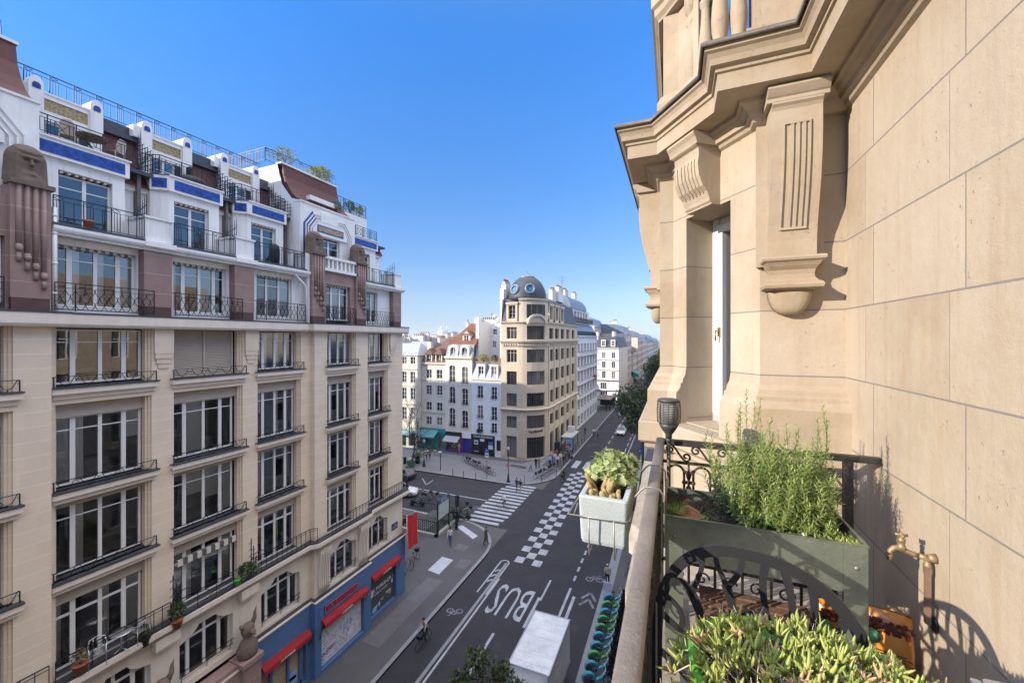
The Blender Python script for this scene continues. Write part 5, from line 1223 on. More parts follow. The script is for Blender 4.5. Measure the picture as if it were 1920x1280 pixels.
m = MB(T); m.ext([(.3, .2, 3.3), (.3, 1.7, 2.45), (.3, 1.7, 2.2), (.3, 1.65, 2.2), (.3, 1.65, 2.4), (.3, .2, 3.15)], (3.4, 0, 0)); m.build('awning', pm('teal grey awning', (.10, .27, .28), .7), hB)
m = MB(T); m.box((3.6, -.3, .1), (4.4, -.2, 2.2)); m.build('door', pm('amber door', (.20, .11, .04), .5), hB)
# --- corner block with zinc hipped roof, left
T = south(-50.0, 59.3); hA = thing('zinc_roofed_house', 'cream corner house with a pale zinc hipped roof, leftmost of the row', 'house', (-46, 59, 0)); W = 7.6
wl_ = [(u, 1.05, a, b) for u in (2.1, 4.2, 5.95, 7.0)[:3] for a, b in ((15.0, 16.25), (11.6, 13.6), (8.6, 10.7), (5.0, 7.2))]+[(7.0, .7, a, b) for a, b in ((15.0, 16.2), (11.6, 13.5), (8.6, 10.6), (5.0, 7.1))]
wl_ = [(u, 1.0, a, b) for u in (1.4, 3.1, 4.75, 6.6) for a, b in ((15.0, 16.25), (11.6, 13.6), (8.6, 10.7), (5.0, 7.2))]
fbuild(hA, T, W, 3.6, 16.5, wl_, M_w2, D=7, sills=M_stonetrim)
for z in (14.0, 11.0, 7.7): ftrim(T, hA, 0, W+.05, z, z+.2, -.05, .16, M_stonetrim, 'string_course')
m = MB(T); m.add([(-.2, .2, 16.5), (W+.2, .2, 16.5), (W+.2, -7.2, 16.5), (-.2, -7.2, 16.5), (1.5, -3, 18.7), (W-1.4, -3, 18.7)], [(0, 1, 5, 4), (1, 2, 5), (2, 3, 4, 5), (3, 0, 4)])
for k in range(9): u = .4+k*.85; z = 16.55+2.1*min(1, (W-u)/2.2); m.bar((u, .15, 16.56), (max(1.5, min(W-1.4, u-.2)), -3+.8, 18.1), .05)
m.build('roof', pm('pale zinc roof', (.36, .38, .40), .5, .2, var=.1, vs=1), hA)
m = MB(T); wall_sheet(m, 0, W, 0, 3.6, [(.5, 2.6, .1, 2.6), (3.2, 5.2, .1, 2.6), (5.7, 7.2, .3, 2.6)], .6, .03); m.build('shopfront', pm('white green shopfront', (.42, .50, .48), .6, var=.1), hA)
m = MB(T); m.box((.2, -.6, .05), (7.3, -.5, 2.7)); m.build('shop_glass', M_farglass, hA); m = MB(T); m.ext([(.2, .1, 3.2), (.2, 1.5, 2.6), (.2, .1, 3.05)], (6.8, 0, 0)); m.build('awning', pm('sage awning', (.22, .34, .32), .7), hA)
# --- tall white block behind
T = south(-34.4, 67); hE = thing('tall_white_block', 'tall blank white rear block with four small windows above the row of houses', 'building', (-31, 68, 0)); W = 5.4
fbuild(hE, T, W, 12, 21.7, [(1.5, .85, 20.7, 21.65)[:0] or (1.5, .8, 20.3, 21.3), (3.6, .8, 20.3, 21.3), (1.7, .9, 17.9, 19.1), (3.5, .7, 17.9, 19.1)], M_w1, D=8)
m = MB(T); m.box((-.5, -8, 12), (.05, .35, 23.3)); m.box((2.05, -.3, 12), (2.6, 4.6, 22.6)); m.box((2.05, 3.6, 22.6), (2.6, 4.6, 23.3)); m.add([(.06, .0, 21.7), (W, 0, 21.7), (W, -.1, 22.7), (4.2, -.1, 22.2), (.8, -.1, 22.2), (.06, -.1, 23.2)], [(0, 1, 2, 3, 4, 5)]); m.box((4.6, -6, 21.7), (W, -.5, 22.8)); m.build('parapet', M_w1, hE)
chimney(hE, -32.6, 69, 22.4, .6, 3.4, .8, 8, along='x'); 
for x, z in ((-31.6, 23.9), (-30.9, 23.2)):
    m = MB(); m.tube([(x, 68.3, 22.0), (x, 68.3, z)], .03, 5); m.lathe([(.0, 0), (.25, .03), (.42, .14), (.44, .17)], (0, 0, 0), 14); 
    d = MB(Matrix.Translation((x, 68.2, z)) @ Matrix.Rotation(R(75), 4, 'X')); d.lathe([(.02, 0), (.25, .03), (.42, .12), (.45, .17)], (0, 0, 0), 14, caps=False); m2 = MB(); m2.tube([(x, 68.3, 21.9), (x, 68.3, z)], .03, 5)
    m2.v += []; o = m2.build('dish_mast', M_slate, hE); d.build('satellite_dish', pm('grey dish', (.42, .42, .42), .6), hE)
# --- domed corner building
dome = thing('domed_corner_building', 'tall cream stone corner building with a dark slate dome and two round windows', 'building', (-22, 62, 0))
TL = south(-26.25, 59.6); TRr = frame((-19.3, 63.3, 0), (0, 1, 0), (1, 0, 0))
lw = [(1.85, 1.75, 5.1, 7.0), (1.85, 1.75, 8.6, 10.7), (1.85, 1.75, 12.1, 14.25), (1.85, 1.75, 15.7, 17.75), (1.85, 1.75, 19.5, 21.4), (1.85, 1.75, .3, 3.8)]
m = MB(TL); wall_sheet(m, 0, 3.05, 0, 22.0, [(u-w/2, u+w/2, a, b) for u, w, a, b in lw], .35, 0); m.quad((0, 0, 0), (0, -24, 0), (0, -24, 26), (0, -.5, 26), (0, 0, 22)); m.build('wall', M_creamst, dome)
rwU = [(1.6, 2.4), (5.1, 2.4), (8.9, 2.4), (12.9, 2.4), (17.2, 2.4)]
rw = [(u, w, a, b) for u, w in rwU for a, b in ((8.7, 10.9), (12.2, 14.4), (15.7, 17.7), (19.5, 21.3), (5.0, 6.9), (.3, 3.8))]
m = MB(TRr); wall_sheet(m, 0, 20.5, 0, 22.0, [(u-w/2, u+w/2, a, b) for u, w, a, b in rw], .4, 0); m.quad((20.5, 0, 0), (20.5, -6, 0), (20.5, -6, 26), (20.5, -1, 26), (20.5, 0, 22)); m.build('wall', M_creamst, dome)
M_brz = pm('dark bronze frame', (.07, .065, .055), .45, .4)
for u, w, a, b in lw: fwin(TL, dome, u, w, a, b, -.3, 'big', M_brz if b < 16 else M_louver)
for u, w, a, b in rw: fwin(TRr, dome, u, w, a, b, -.34, 'big', M_brz)
# rounded corner: arc from (-23.2,59.6) to (-19.3,63.3)
cA = [(-23.2, 59.6), (-22.55, 59.68), (-21.9, 59.92), (-21.2, 60.3), (-20.5, 60.85), (-19.95, 61.5), (-19.6, 62.15), (-19.38, 62.75), (-19.3, 63.3)]
# facet 2..5 carry the windows
rows = [(5.1, 7.2), (8.6, 10.8), (12.1, 14.3), (15.7, 17.8), (19.4, 21.6), (.3, 3.7)]
w_a, w_b = 2, 6
m = MB(); rec = .3
for i in range(8):
    p, q = Vector(cA[i]), Vector(cA[i+1]); d = (q-p); n = Vector((d.y, -d.x)).normalized()
    if w_a <= i < w_b:
        zs = sorted(rows); z = 0
        for a, b in zs+[(22.0, 22.0)]: m.quad((*p, z), (*q, z), (*q, a), (*p, a)); z = b
    else: m.quad((*p, 0), (*q, 0), (*q, 22.0), (*p, 22.0))
ctr = Vector((-23.2, 63.3))
def inn(p, k=.32): p = Vector(p); return p+(ctr-p).normalized()*k
for a, b in rows:
    for i in (w_a, w_b): p = Vector(cA[i]); q = inn(p); m.quad((*p, a), (*q, a), (*q, b), (*p, b))
    for i in range(w_a, w_b):
        p, q = cA[i], cA[i+1]; p2, q2 = inn(p), inn(q); m.quad((*p, a), (*q, a), (*q2, a), (*p2, a)); m.quad((*p, b), (*q, b), (*q2, b), (*p2, b))
m.build('rounded_wall', M_creamst, dome)
for a, b in rows:
    m = MB()
    for i in range(w_a, w_b):
        p, q = inn(cA[i], .28), inn(cA[i+1], .28); m.m = 1; m.quad((*p, a), (*q, a), (*q, b), (*p, b)); m.m = 0
        m.bar((*p, a), (*p, b), .09); m.bar((*p, b-.05), (*q, b-.05), .08); m.bar((*p, a+.04), (*q, a+.04), .08); m.bar((*p, b-.6), (*q, b-.6), .05)
        h = (p+q)/2; m.bar((*h, a), (*h, b), .06)
    p = inn(cA[w_b], .28); m.bar((*p, a), (*p, b), .09); m.build('window', [M_brz, M_farglass], dome)
full = [(-26.25, 72), (-26.25, 59.6), *cA, (-19.3, 83.8)][1:]
full = full[::-1]
def band(name, prof, mat=M_creampl): m = MB(); m.sweep(full, prof); return m.build(name, mat, dome)
def sw(pr_, mat, name): 
    m = MB(); m.sweep(full[::-1], [(-o, z) for o, z in pr_]); return m.build(name, mat, dome)
sw([(-.2, 7.85), (.12, 7.85), (.2, 7.95), (.38, 8.05), (.42, 8.2), (.2, 8.3), (-.2, 8.32)], M_creampl, 'string_course')
sw([(-.2, 18.7), (.1, 18.7), (.2, 18.85), (.45, 19.0), (.5, 19.2), (-.2, 19.25)], M_creampl, 'cornice')
sw([(-.2, 21.95), (.1, 21.95), (.3, 22.1), (.35, 22.3), (-.4, 22.35)], M_creampl, 'cornice')
for zz in (11.0, 14.6): pass
m = MB()
for k in range(34):
    y = 64+k*.6; m.box((-19.31, y, 18.35), (-19.05, y+.22, 18.7))
for k in range(7): x = -25.9+k*.42; m.box((x, 59.35, 18.35), (x+.2, 59.62, 18.7))
for p, q in zip(cA, cA[1:]):
    for t in (.2, .7): c = Vector(p).lerp(Vector(q), t); o = (c-ctr).normalized(); m.bar((*(c-o*.05), 18.5), (*(c+o*.25), 18.5), .25)
m.build('dentil', M_creampl, dome)
m = MB(TRr)
for u in (3.3, 7.0, 10.9, 15.0, 19.5, .15): m.box((u-.28, 0, 8.35), (u+.28, .14, 18.3)); m.box((u-.3, 0, .0), (u+.3, .1, 7.8))
for k in range(5): u, w = rwU[k]; m.box((u-w/2-.3, .02, 4.2), (u+w/2+.3, .06, 4.85))
m.build('pilaster', M_creampl, dome)
for a_, b_ in ((-.05, .85), (2.8, 3.05)):
    m = MB(TL); m.box((a_+.02, 0, .4), (b_-.02, .05, 4.1)); [m.box((a_, 0, .4+k*.42), (b_, .09, .72+k*.42)) for k in range(9)]; m.build('banded_masonry', M_creampl, dome)
m = MB()
for k in range(15):
    for i in (0, 1, 6, 7): 
        p, q = Vector(cA[i]), Vector(cA[i+1]); o = ((p+q)/2-ctr).normalized()*.09; z = .4+k*.42
        m.ext([(*p, z), (*q, z), (*q, z+.33), (*p, z+.33)], (o.x, o.y, 0))
m.build('banded_masonry', M_creampl, dome)
text('shop_lettering', 'Vagabond', .62, (-20.55, 60.25, 4.75), (.62, .78, 0), (0, 0, 1), M_dkshop, dome, .03, bold=.02, sx=1.1)
# attic: dormer storey, slate mansard, dome
def attic(T, us, W, z0=22.35, z1=25.6):
    m = MB(T); m.add([(0, -.1, z0), (W, -.1, z0), (W, -1.2, 26.0), (0, -1.2, 26.0), (0, -3.2, 27.2), (W, -3.2, 27.2), (0, -6.9, 27.4), (W, -6.9, 27.4)], [(0, 1, 2, 3), (3, 2, 5, 4), (4, 5, 7, 6), (1, 7, 5, 2)]); m.build('mansard', M_slateroof, dome)
    for u, w in us:
        d = MB(T); d.box((u-w/2-.35, -1.4, z0), (u-w/2, .05, 25.1)); d.box((u+w/2, -1.4, z0), (u+w/2+.35, .05, 25.1)); d.box((u-w/2, -1.4, 24.9), (u+w/2, .04, 25.1)); d.box((u-w/2-.45, -1.4, 25.1), (u+w/2+.45, .2, 25.4)); d.box((u-w/2-.35, -.2, z0), (u+w/2+.35, .03, 22.75))
        dm = d.build('dormer', M_creampl, dome); fwin(T, dm, u, w, 22.8, 24.9, -.3, 'cas', M_louver)
attic(TL, [(1.9, 1.2)], 3.05); attic(TRr, [(u, 1.7) for u in (1.4, 4.9, 8.4)], 20.5)
m = MB(); a2 = [inn(p, .1) for p in cA]
for i in range(8):
    p, q = a2[i], a2[i+1]; m.quad((*p, 22.3), (*q, 22.3), (*q, 25.7), (*p, 25.7))
m.build('attic_wall', M_creampl, dome)
m = MB()
for i in range(2, 6): p, q = inn(cA[i], .06), inn(cA[i+1], .06); m.quad((*p, 22.9), (*q, 22.9), (*q, 25.0), (*p, 25.0))
m.build('attic_window', M_farglass, dome)
m = MB()
for i in range(2, 7): p = inn(cA[i], .02); m.bar((*p, 22.9), (*p, 25.0), .09); 
for i in range(2, 6):
    p, q = inn(cA[i], .02), inn(cA[i+1], .02)
    for z in (22.9, 24.3, 25.0): m.bar((*p, z), (*q, z), .08)
m.build('attic_frame', M_brz, dome)
m = MB(); m.sweep([tuple(x) for x in a2], [(.2, 25.6), (-.15, 25.62), (-.3, 25.85), (-.3, 26.0), (.4, 26.05)]); m.build('attic_cornice', M_creampl, dome)
# curved pediment over the round corner
m = MB(); mid = Vector(cA[4]); dU = (Vector(cA[6])-Vector(cA[2])).normalized(); nO = (mid-ctr).normalized()
TP = frame((mid.x, mid.y, 0), (dU.x, dU.y, 0), (nO.x, nO.y, 0))
m.T = TP; 
o1 = [(1.75*math.cos(math.pi*k/14), 1.6*math.sin(math.pi*k/14)) for k in range(15)]; o2 = [(1.35*math.cos(math.pi*k/14), 1.25*math.sin(math.pi*k/14)) for k in range(15)]
for k in range(14): m.ext([(o1[k][0], -.7, 21.9+o1[k][1]), (o1[k+1][0], -.7, 21.9+o1[k+1][1]), (o2[k+1][0], -.7, 21.9+o2[k+1][1]), (o2[k][0], -.7, 21.9+o2[k][1])], (0, 1.05, 0))
m.ext([(x, -.7, 21.9+z) for x, z in o2], (0, .75, 0)); m.build('arched_pediment', M_creampl, dome)
cx, cy = -22.9, 62.9
m = MB(); m.lathe([(3.15, 25.9), (3.2, 26.3), (3.14, 26.9), (3.0, 27.5), (2.76, 28.1), (2.42, 28.7), (2.0, 29.2), (1.45, 29.6), (1.2, 29.7)], (cx, cy, 0), 40); m.build('dome_roof', M_slateroof, dome)
m = MB(); m.lathe([(1.35, 29.62), (1.4, 29.72), (1.1, 29.95), (.7, 30.15), (.3, 30.3), (.12, 30.4), (.05, 30.9)], (cx, cy, 0), 20); m.build('dome_cap', M_zincroof, dome)
for a in (-112, -62):
    n = Vector((math.cos(R(a)), math.sin(R(a)), .18)).normalized(); c = Vector((cx, cy, 27.5))+Vector((n.x, n.y, 0)).normalized()*2.98
    M = Matrix.Translation(c) @ n.to_track_quat('Z', 'Y').to_matrix().to_4x4()
    m = MB(M); m.rings([[(r*math.cos(t), r*math.sin(t), z) for t in [2*math.pi*k/24 for k in range(24)]] for r, z in ((.86, -.5), (.86, .15), (.76, .32), (.60, .28), (.54, .1), (.54, -.4))], caps=False); o = m.build('round_window', M_zincroof, dome)
    m = MB(M); m.add([(.54*math.cos(2*math.pi*k/24), .54*math.sin(2*math.pi*k/24), .08) for k in range(24)], [tuple(range(24))]); m.m = 1; m.bar((-.54, 0, .1), (.54, 0, .1), .05); m.bar((0, -.54, .1), (0, .54, .1), .05); m.build('pane', [pm('sky blue round glass', (.05, .26, .42), .08, var=.2), M_zincroof], o)
m = MB(); m.box((-26.9, 60.6, 12), (-26.26, 61.2, 27.8)); m.box((-26.9, 61.2, 18), (-26.1, 64, 28.6)); m.build('party_wall', M_w1, dome)
chimney(dome, -26.5, 62.3, 28.5, .5, 2.2, .6, 5)
chimney(dome, -22.4, 76, 26.9, 2.6, .8, 2.3, 6, along='x'); chimney(dome, -22, 79.5, 27.0, .8, 3.6, 3.0, 6, M_w1)
m = MB(); m.tube([(-21.5, 80, 29), (-21.5, 80, 32.6)], .04, 5); 
for z in (31.4, 31.8, 32.2): m.bar((-22.3, 80, z), (-20.7, 80, z), .03)
m.build('aerial', M_slate, dome)
# --- white post-war grid block and the street beyond
def grid_block(name, label, x, y0, y1, z1, mat, nb, z0=1.2, fh=3.1, setb=(), roof=M_zincroof, gh=3.4, cat='building', pier=.0, guards=True):
    o = thing(name, label, cat, (x-4, (y0+y1)/2, 0)); T = frame((x, y0, 0), (0, 1, 0), (1, 0, 0)); W = y1-y0
    wins = []; nf = int((z1-gh)/fh)
    for f in range(nf):
        for k in range(nb): wins.append((W*(k+.5)/nb, W/nb*.62, gh+f*fh+.55, gh+f*fh+fh-.5))
    for k in range(nb): wins.append((W*(k+.5)/nb, W/nb*.7, .3, gh-.7))
    fbuild(o, T, W, 0, z1, wins, mat, .3, M_white, False, D=14)
    if guards:
        for f in range(1, nf, 1): m = MB(T); m.box((.3, .0, gh+f*fh-.12), (W-.3, .5, gh+f*fh)); m.build('balcony', mat, o); m = MB(T); m.box((.3, .47, gh+f*fh+.85), (W-.3, .5, gh+f*fh+.9)); [m.box((u, .47, gh+f*fh), (u+.03, .5, gh+f*fh+.85)) for u in [.3+(W-.6)*k/(nb*5) for k in range(nb*5+1)]]; m.build('balcony_rail', M_iron, o)
    m = MB(T); m.add([(0, 0, z1), (W, 0, z1), (W, -1.4, z1+2.6), (0, -1.4, z1+2.6), (0, -4, z1+3.6), (W, -4, z1+3.6), (W, -10, z1+3.6), (0, -10, z1+3.6), (0, -14, z1), (W, -14, z1)], [(0, 1, 2, 3), (3, 2, 5, 4), (4, 5, 6, 7), (7, 6, 9, 8), (0, 3, 4, 7, 8), (1, 9, 6, 5, 2)]); m.build('roof', roof, o)
    m = MB(T); m.box((-.1, -.2, z1-.2), (W+.1, .35, z1)); m.build('cornice', mat, o)
    return o, T, W
sec, T, W = grid_block('white_grid_block', 'white post-war block with dark balconies and a blue grey curved roof beyond the domed building', -19.35, 84.2, 108, 20.2, M_w1, 7, guards=True, roof=M_zincroof)
m = MB(T); wall_sheet(m, 1, W-2, 20.2, 26.4, [(2+3.1*k, 4+3.1*k, z, z+2.0) for k in range(6) for z in (20.9, 23.9)], .3, -1.8); m.quad((1, -1.8, 20.2), (1, -12, 20.2), (1, -12, 26.4), (1, -1.8, 26.4)); m.build('upper_wall', M_w1, sec)
for k in range(6):
    for z in (20.9, 23.9): fwin(T, sec, 3+3.1*k, 2.0, z, z+2.0, -2.05)
m = MB(T)
for z, v in ((20.25, -.1), (23.4, -1.0)): m.box((1, v-.7, z-.05), (W-1, v+.1, z+.08)); m.box((1, v, z+.95), (W-1, v+.05, z+1.0)); [m.box((u, v, z), (u+.05, v+.05, z+.95)) for u in [1+(W-2)*k/60 for k in range(61)]]
m.build('balcony_rail', M_iron, sec)
m = MB(T); m.rings([[(u, -1.6-3.2*math.sin(t)*.0-3.5*(1-math.cos(t)), 26.4+3.2*math.sin(t)) for t in [math.pi/2*k/6 for k in range(7)]]+[(u, -12, 29.6), (u, -12, 26.4)] for u in (1, W-6)], closed=True, smooth=False); m.build('curved_roof', M_zincroof, sec)
chimney(sec, -24, 86.5, 28.5, 3, .7, 2.4, 7, along='x'); chimney(sec, -24, 92, 29, .8, 3, 2, 5); chimney(sec, -23.5, 99, 29.3, 2.5, .8, 1.6, 5, M_w1, along='x')
m = MB(T); m.box((18.5, .05, 9), (19.5, .7, 10.2)); m.build('red_sign', pm('red shop sign', (.5, .05, .02), .5), sec)
# pale corner block facing us across the next side street
c3 = thing('pale_corner_block', 'white corner building with a chamfered street corner and dark mansard, further down the street', 'building', (-20, 132, 0))
T = south(-24.2, 128); W = 8.0
wl_ = [(u, 1.1, a, b) for u in (3.4, 6.4) for a, b in ((13.4, 15.2), (10.3, 12.3), (7.0, 9.2))]+[(3.3, 1.9, 3.6, 5.6), (3.4, 2.2, .2, 2.8), (6.6, 1.0, .1, 2.3)]
fbuild(c3, T, W, 0, 16.6, wl_, M_w1, D=25, guards=False)
for z in (16.4, 12.8, 9.6, 6.2, 3.0): ftrim(T, c3, -.1, W+.1, z, z+.25, -.05, .3, M_stonetrim if z > 7 else M_slate, 'string_course')
m = MB(T); m.add([(0, -.3, 16.65), (W, -.3, 16.65), (W, -25, 16.65), (0, -25, 16.65), (.8, -1.8, 20.2), (W-1.2, -1.8, 20.2), (W-1.2, -24, 20.2), (.8, -24, 20.2)], [(0, 1, 5, 4), (1, 2, 6, 5), (2, 3, 7, 6), (3, 0, 4, 7), (4, 5, 6, 7)]); m.build('mansard', M_slateroof, c3)
for u in (3.2, 6.2): d = MB(T); d.box((u-.7, -1.8, 17), (u+.7, -.2, 19.2)); dm = d.build('dormer', M_w2, c3); fwin(T, dm, u, .9, 17.3, 18.9, -.17)
chimney(c3, -23.6, 130, 18.5, 1.6, 1.2, 3.2, 3, M_w1); chimney(c3, -19, 138, 19.5, 5, .7, 2.4, 8, M_w1, along='x')
T = frame((-16.17, 128.02, 0), (0, 1, 0), (1, 0, 0)); wl_ = [(3+6*k, 1.0, a, b) for k in range(4) for a, b in ((13.4, 15.4), (10.2, 12.4), (7.0, 9.2), (3.6, 5.4), (.3, 2.7))]
fbuild(c3, T, 25, 0, 16.6, wl_, M_w3, D=0)
# further blocks closing the street
fb = [(-17.0, 154, 176, 23.5, M_w4, 'tall_beige_block', 'tall beige block with a blank stained gable rising behind the pale corner building'), (-16.5, 178, 196, 15, M_w2, 'small_cream_house', 'small cream house with brown roof beside the far awning'),
      (-16.2, 197, 222, 22, M_w4, 'beige_block', 'beige far block with a flat gable, midway down the street'), (-16.0, 223, 262, 20, M_w3, 'grey_cream_block', 'grey cream block far down the left side of the street'), (-15.8, 263, 330, 21, M_w2, 'ivory_block', 'ivory block near the end of the street'), (-15.6, 331, 430, 19, M_w4, 'last_block', 'faint beige block at the street end, the farthest on the left')]
for x, y0, y1, z, mt, nm, lb in fb:
    o, T, W = grid_block(nm, lb, x, y0, y1, z-2, mt, max(4, int((y1-y0)/4.2)) if y0 < 230 else 10, roof=M_tile2 if nm == 'small_cream_house' else M_zincroof, guards=False)
    for k in range(3): chimney(o, x-4-k*1.5, y0+.6+(y1-y0)*k/3, z+.6, .7, 3 if k else 1.6, 2.2, 5, M_chim, along='xy'[k % 2])
o, T, W = grid_block('rear_gable_block', 'large weathered beige gable seen above the pale corner building', -26, 140, 160, 24, M_w4, 4, guards=False)

# buildings on our own side of the avenue, seen only when the viewer leans out
for y0, y1, z, mt, nm, lb in ((26, 58, 21, M_w3, 'near_side_block', 'grey cream block on our side of the avenue just past the stone house'), (60, 120, 19, M_w2, 'near_side_block', 'ivory block on our side of the avenue behind the trees'), (122, 260, 20, M_w4, 'near_side_block', 'long beige block on our side of the avenue, far end')):
    o = thing(nm, lb, 'building', (5, (y0+y1)/2, 0)); T = frame((1.25, y1, 0), (0, -1, 0), (-1, 0, 0)); Wd_ = y1-y0; n_ = min(12, int(Wd_/3.4))
    m = MB(T); wl_ = [(Wd_*(k+.5)/n_, 1.2, zz, zz+1.9) for k in range(n_) for zz in (4.2, 7.3, 10.4, 13.5)]; wall_sheet(m, 0, Wd_, 0, z, [(u-w/2, u+w/2, a, b) for u, w, a, b in wl_], .25); m.box((0, -12, 0), (Wd_, -.4, z)); m.build('wall', mt, o)
    m = MB(T); [m.quad((u-w/2, -.22, a), (u+w/2, -.22, a), (u+w/2, -.22, b), (u-w/2, -.22, b)) for u, w, a, b in wl_]; m.build('window_glass', M_farglass, o)['kind'] = 'stuff'
    m = MB(T); m.add([(0, 0, z), (Wd_, 0, z), (Wd_, -2, z+3), (0, -2, z+3), (0, -12, z+3), (Wd_, -12, z+3)], [(0, 1, 2, 3), (3, 2, 5, 4)]); m.build('roof', M_zincroof, o)
# ================================================================ things on the balcony
M_zn = pm('galvanised zinc sheet', (.27, .31, .26), .34, .7, var=.16, vs=6, fine=28, bump=.08, bs=40)
M_soil = pm('dark potting soil', (.045, .028, .018), .95, var=.4, vs=20, fine=120, bump=.8, bs=90)
M_conc = pm('pale weathered concrete', (.40, .45, .45), .8, var=.09, vs=9, fine=60, stain=.2, bump=.06, bs=120)
M_wire = pm('dull steel wire', (.30, .29, .26), .45, .6, var=.15, vs=30)
def leafbox(m, p, d, L, w, t, droop=0, up=Vector((0, 0, 1))):
    """one small blade: 2 crossing-free quads, pointed, slightly folded"""
    d = d.normalized(); s = d.cross(up)
    if s.length < .05: s = d.cross(Vector((1, 0, 0)))
    s.normalize(); n = s.cross(d)
    a = p+s*w*.3; b = p-s*w*.3; c = p+d*L*.5+s*w*.5-n*droop*.3; e = p+d*L*.5-s*w*.5-n*droop*.3; k = p+d*L*.5+n*t-n*droop*.3; tip = p+d*L-n*droop
    m.add([a, b, e, tip, c, k], [(0, 1, 5), (1, 2, 5), (2, 3, 5), (3, 4, 5), (4, 0, 5)])
# --- zinc planter on sheet-metal legs
px0, px1, py0, py1, pz1, pz0 = -.045, .775, 2.18, 2.60, Z(-.90), Z(-1.115)
plt = thing('zinc_planter', 'long grey zinc planter on metal legs across the end of the balcony', 'planter', (.36, 2.4, Z(-1.65)))
m = MB(); t = .004
m.box((px0, py0, pz0), (px1, py0+t, pz1)); m.box((px0, py1-t, pz0), (px1, py1, pz1)); m.box((px0, py0+t, pz0), (px0+t, py1-t, pz1)); m.box((px1-t, py0+t, pz0), (px1, py1-t, pz1)); m.box((px0+t, py0+t, pz0), (px1-t, py1-t, pz0+t))
m.box((px0-.003, py0-.006, pz1-.002), (px1+.003, py0+.008, pz1+.003)); m.box((px0-.003, py1-.008, pz1-.002), (px1+.003, py1+.006, pz1+.003)); m.box((px1-.008, py0+.009, pz1-.002), (px1+.004, py1-.009, pz1+.0028))
m.build('trough', M_zn, plt)
for x in (px0, px1-.085):
    for y, s in ((py0-.0035, 1), (py1+.001, -1)):
        m = MB(); m.box((x, y, Z(-1.65)), (x+.085, y+.0025, pz1-.004)); xx = x if x == px0 else x+.083; m.box((xx, min(y+.0027, y+s*.07), Z(-1.65)), (xx+.0025 if x == px0 else xx+.0045, max(y+.0025, y+s*.07), pz0-.002)); lg = m.build('leg', M_zn, plt)
        m = MB(); m.lathe([(.009, 0), (.008, .003), (.003, .005)], (0, 0, 0), 10); m.v = [(x+.045+a, y-.001-c, pz1-.10+b) for a, b, c in m.v]; m.build('rivet', M_wire, lg)
m = MB(); N = 22
m.add([(px0+.005+(px1-px0-.01)*i/N, py0+.005+(py1-py0-.01)*j/8, pz1-.045+.012*math.sin(i*1.7+j*2.1)+rnd.uniform(-.006, .006)) for j in range(9) for i in range(N+1)], [(j*(N+1)+i, j*(N+1)+i+1, (j+1)*(N+1)+i+1, (j+1)*(N+1)+i) for j in range(8) for i in range(N)], True)
m.build('soil', M_soil, plt)
m = MB(); c = Vector((.045, 2.28, pz1-.03))
for k, (dx, dy, sx, sz) in enumerate(((0, 0, .055, .03), (.05, .01, .05, .022), (.02, .05, .05, .03))):
    m.add([c+Vector((dx+sx*math.cos(a)*(1+.25*math.sin(3*a+k)), dy+.6*sx*math.sin(a), sz*(.2+.3*math.sin(2*a+k)))) for a in [j*math.pi/5 for j in range(10)]]+[c+Vector((dx, dy, sz*1.5))], [(j, (j+1) % 10, 10) for j in range(10)])
tag(m.build('bark_piece', pm('orange brown bark', (.33, .17, .09), .9, var=.3, vs=20, fine=60, bump=.5)), 'broken piece of orange brown bark lying on the soil of the zinc planter', 'bark')
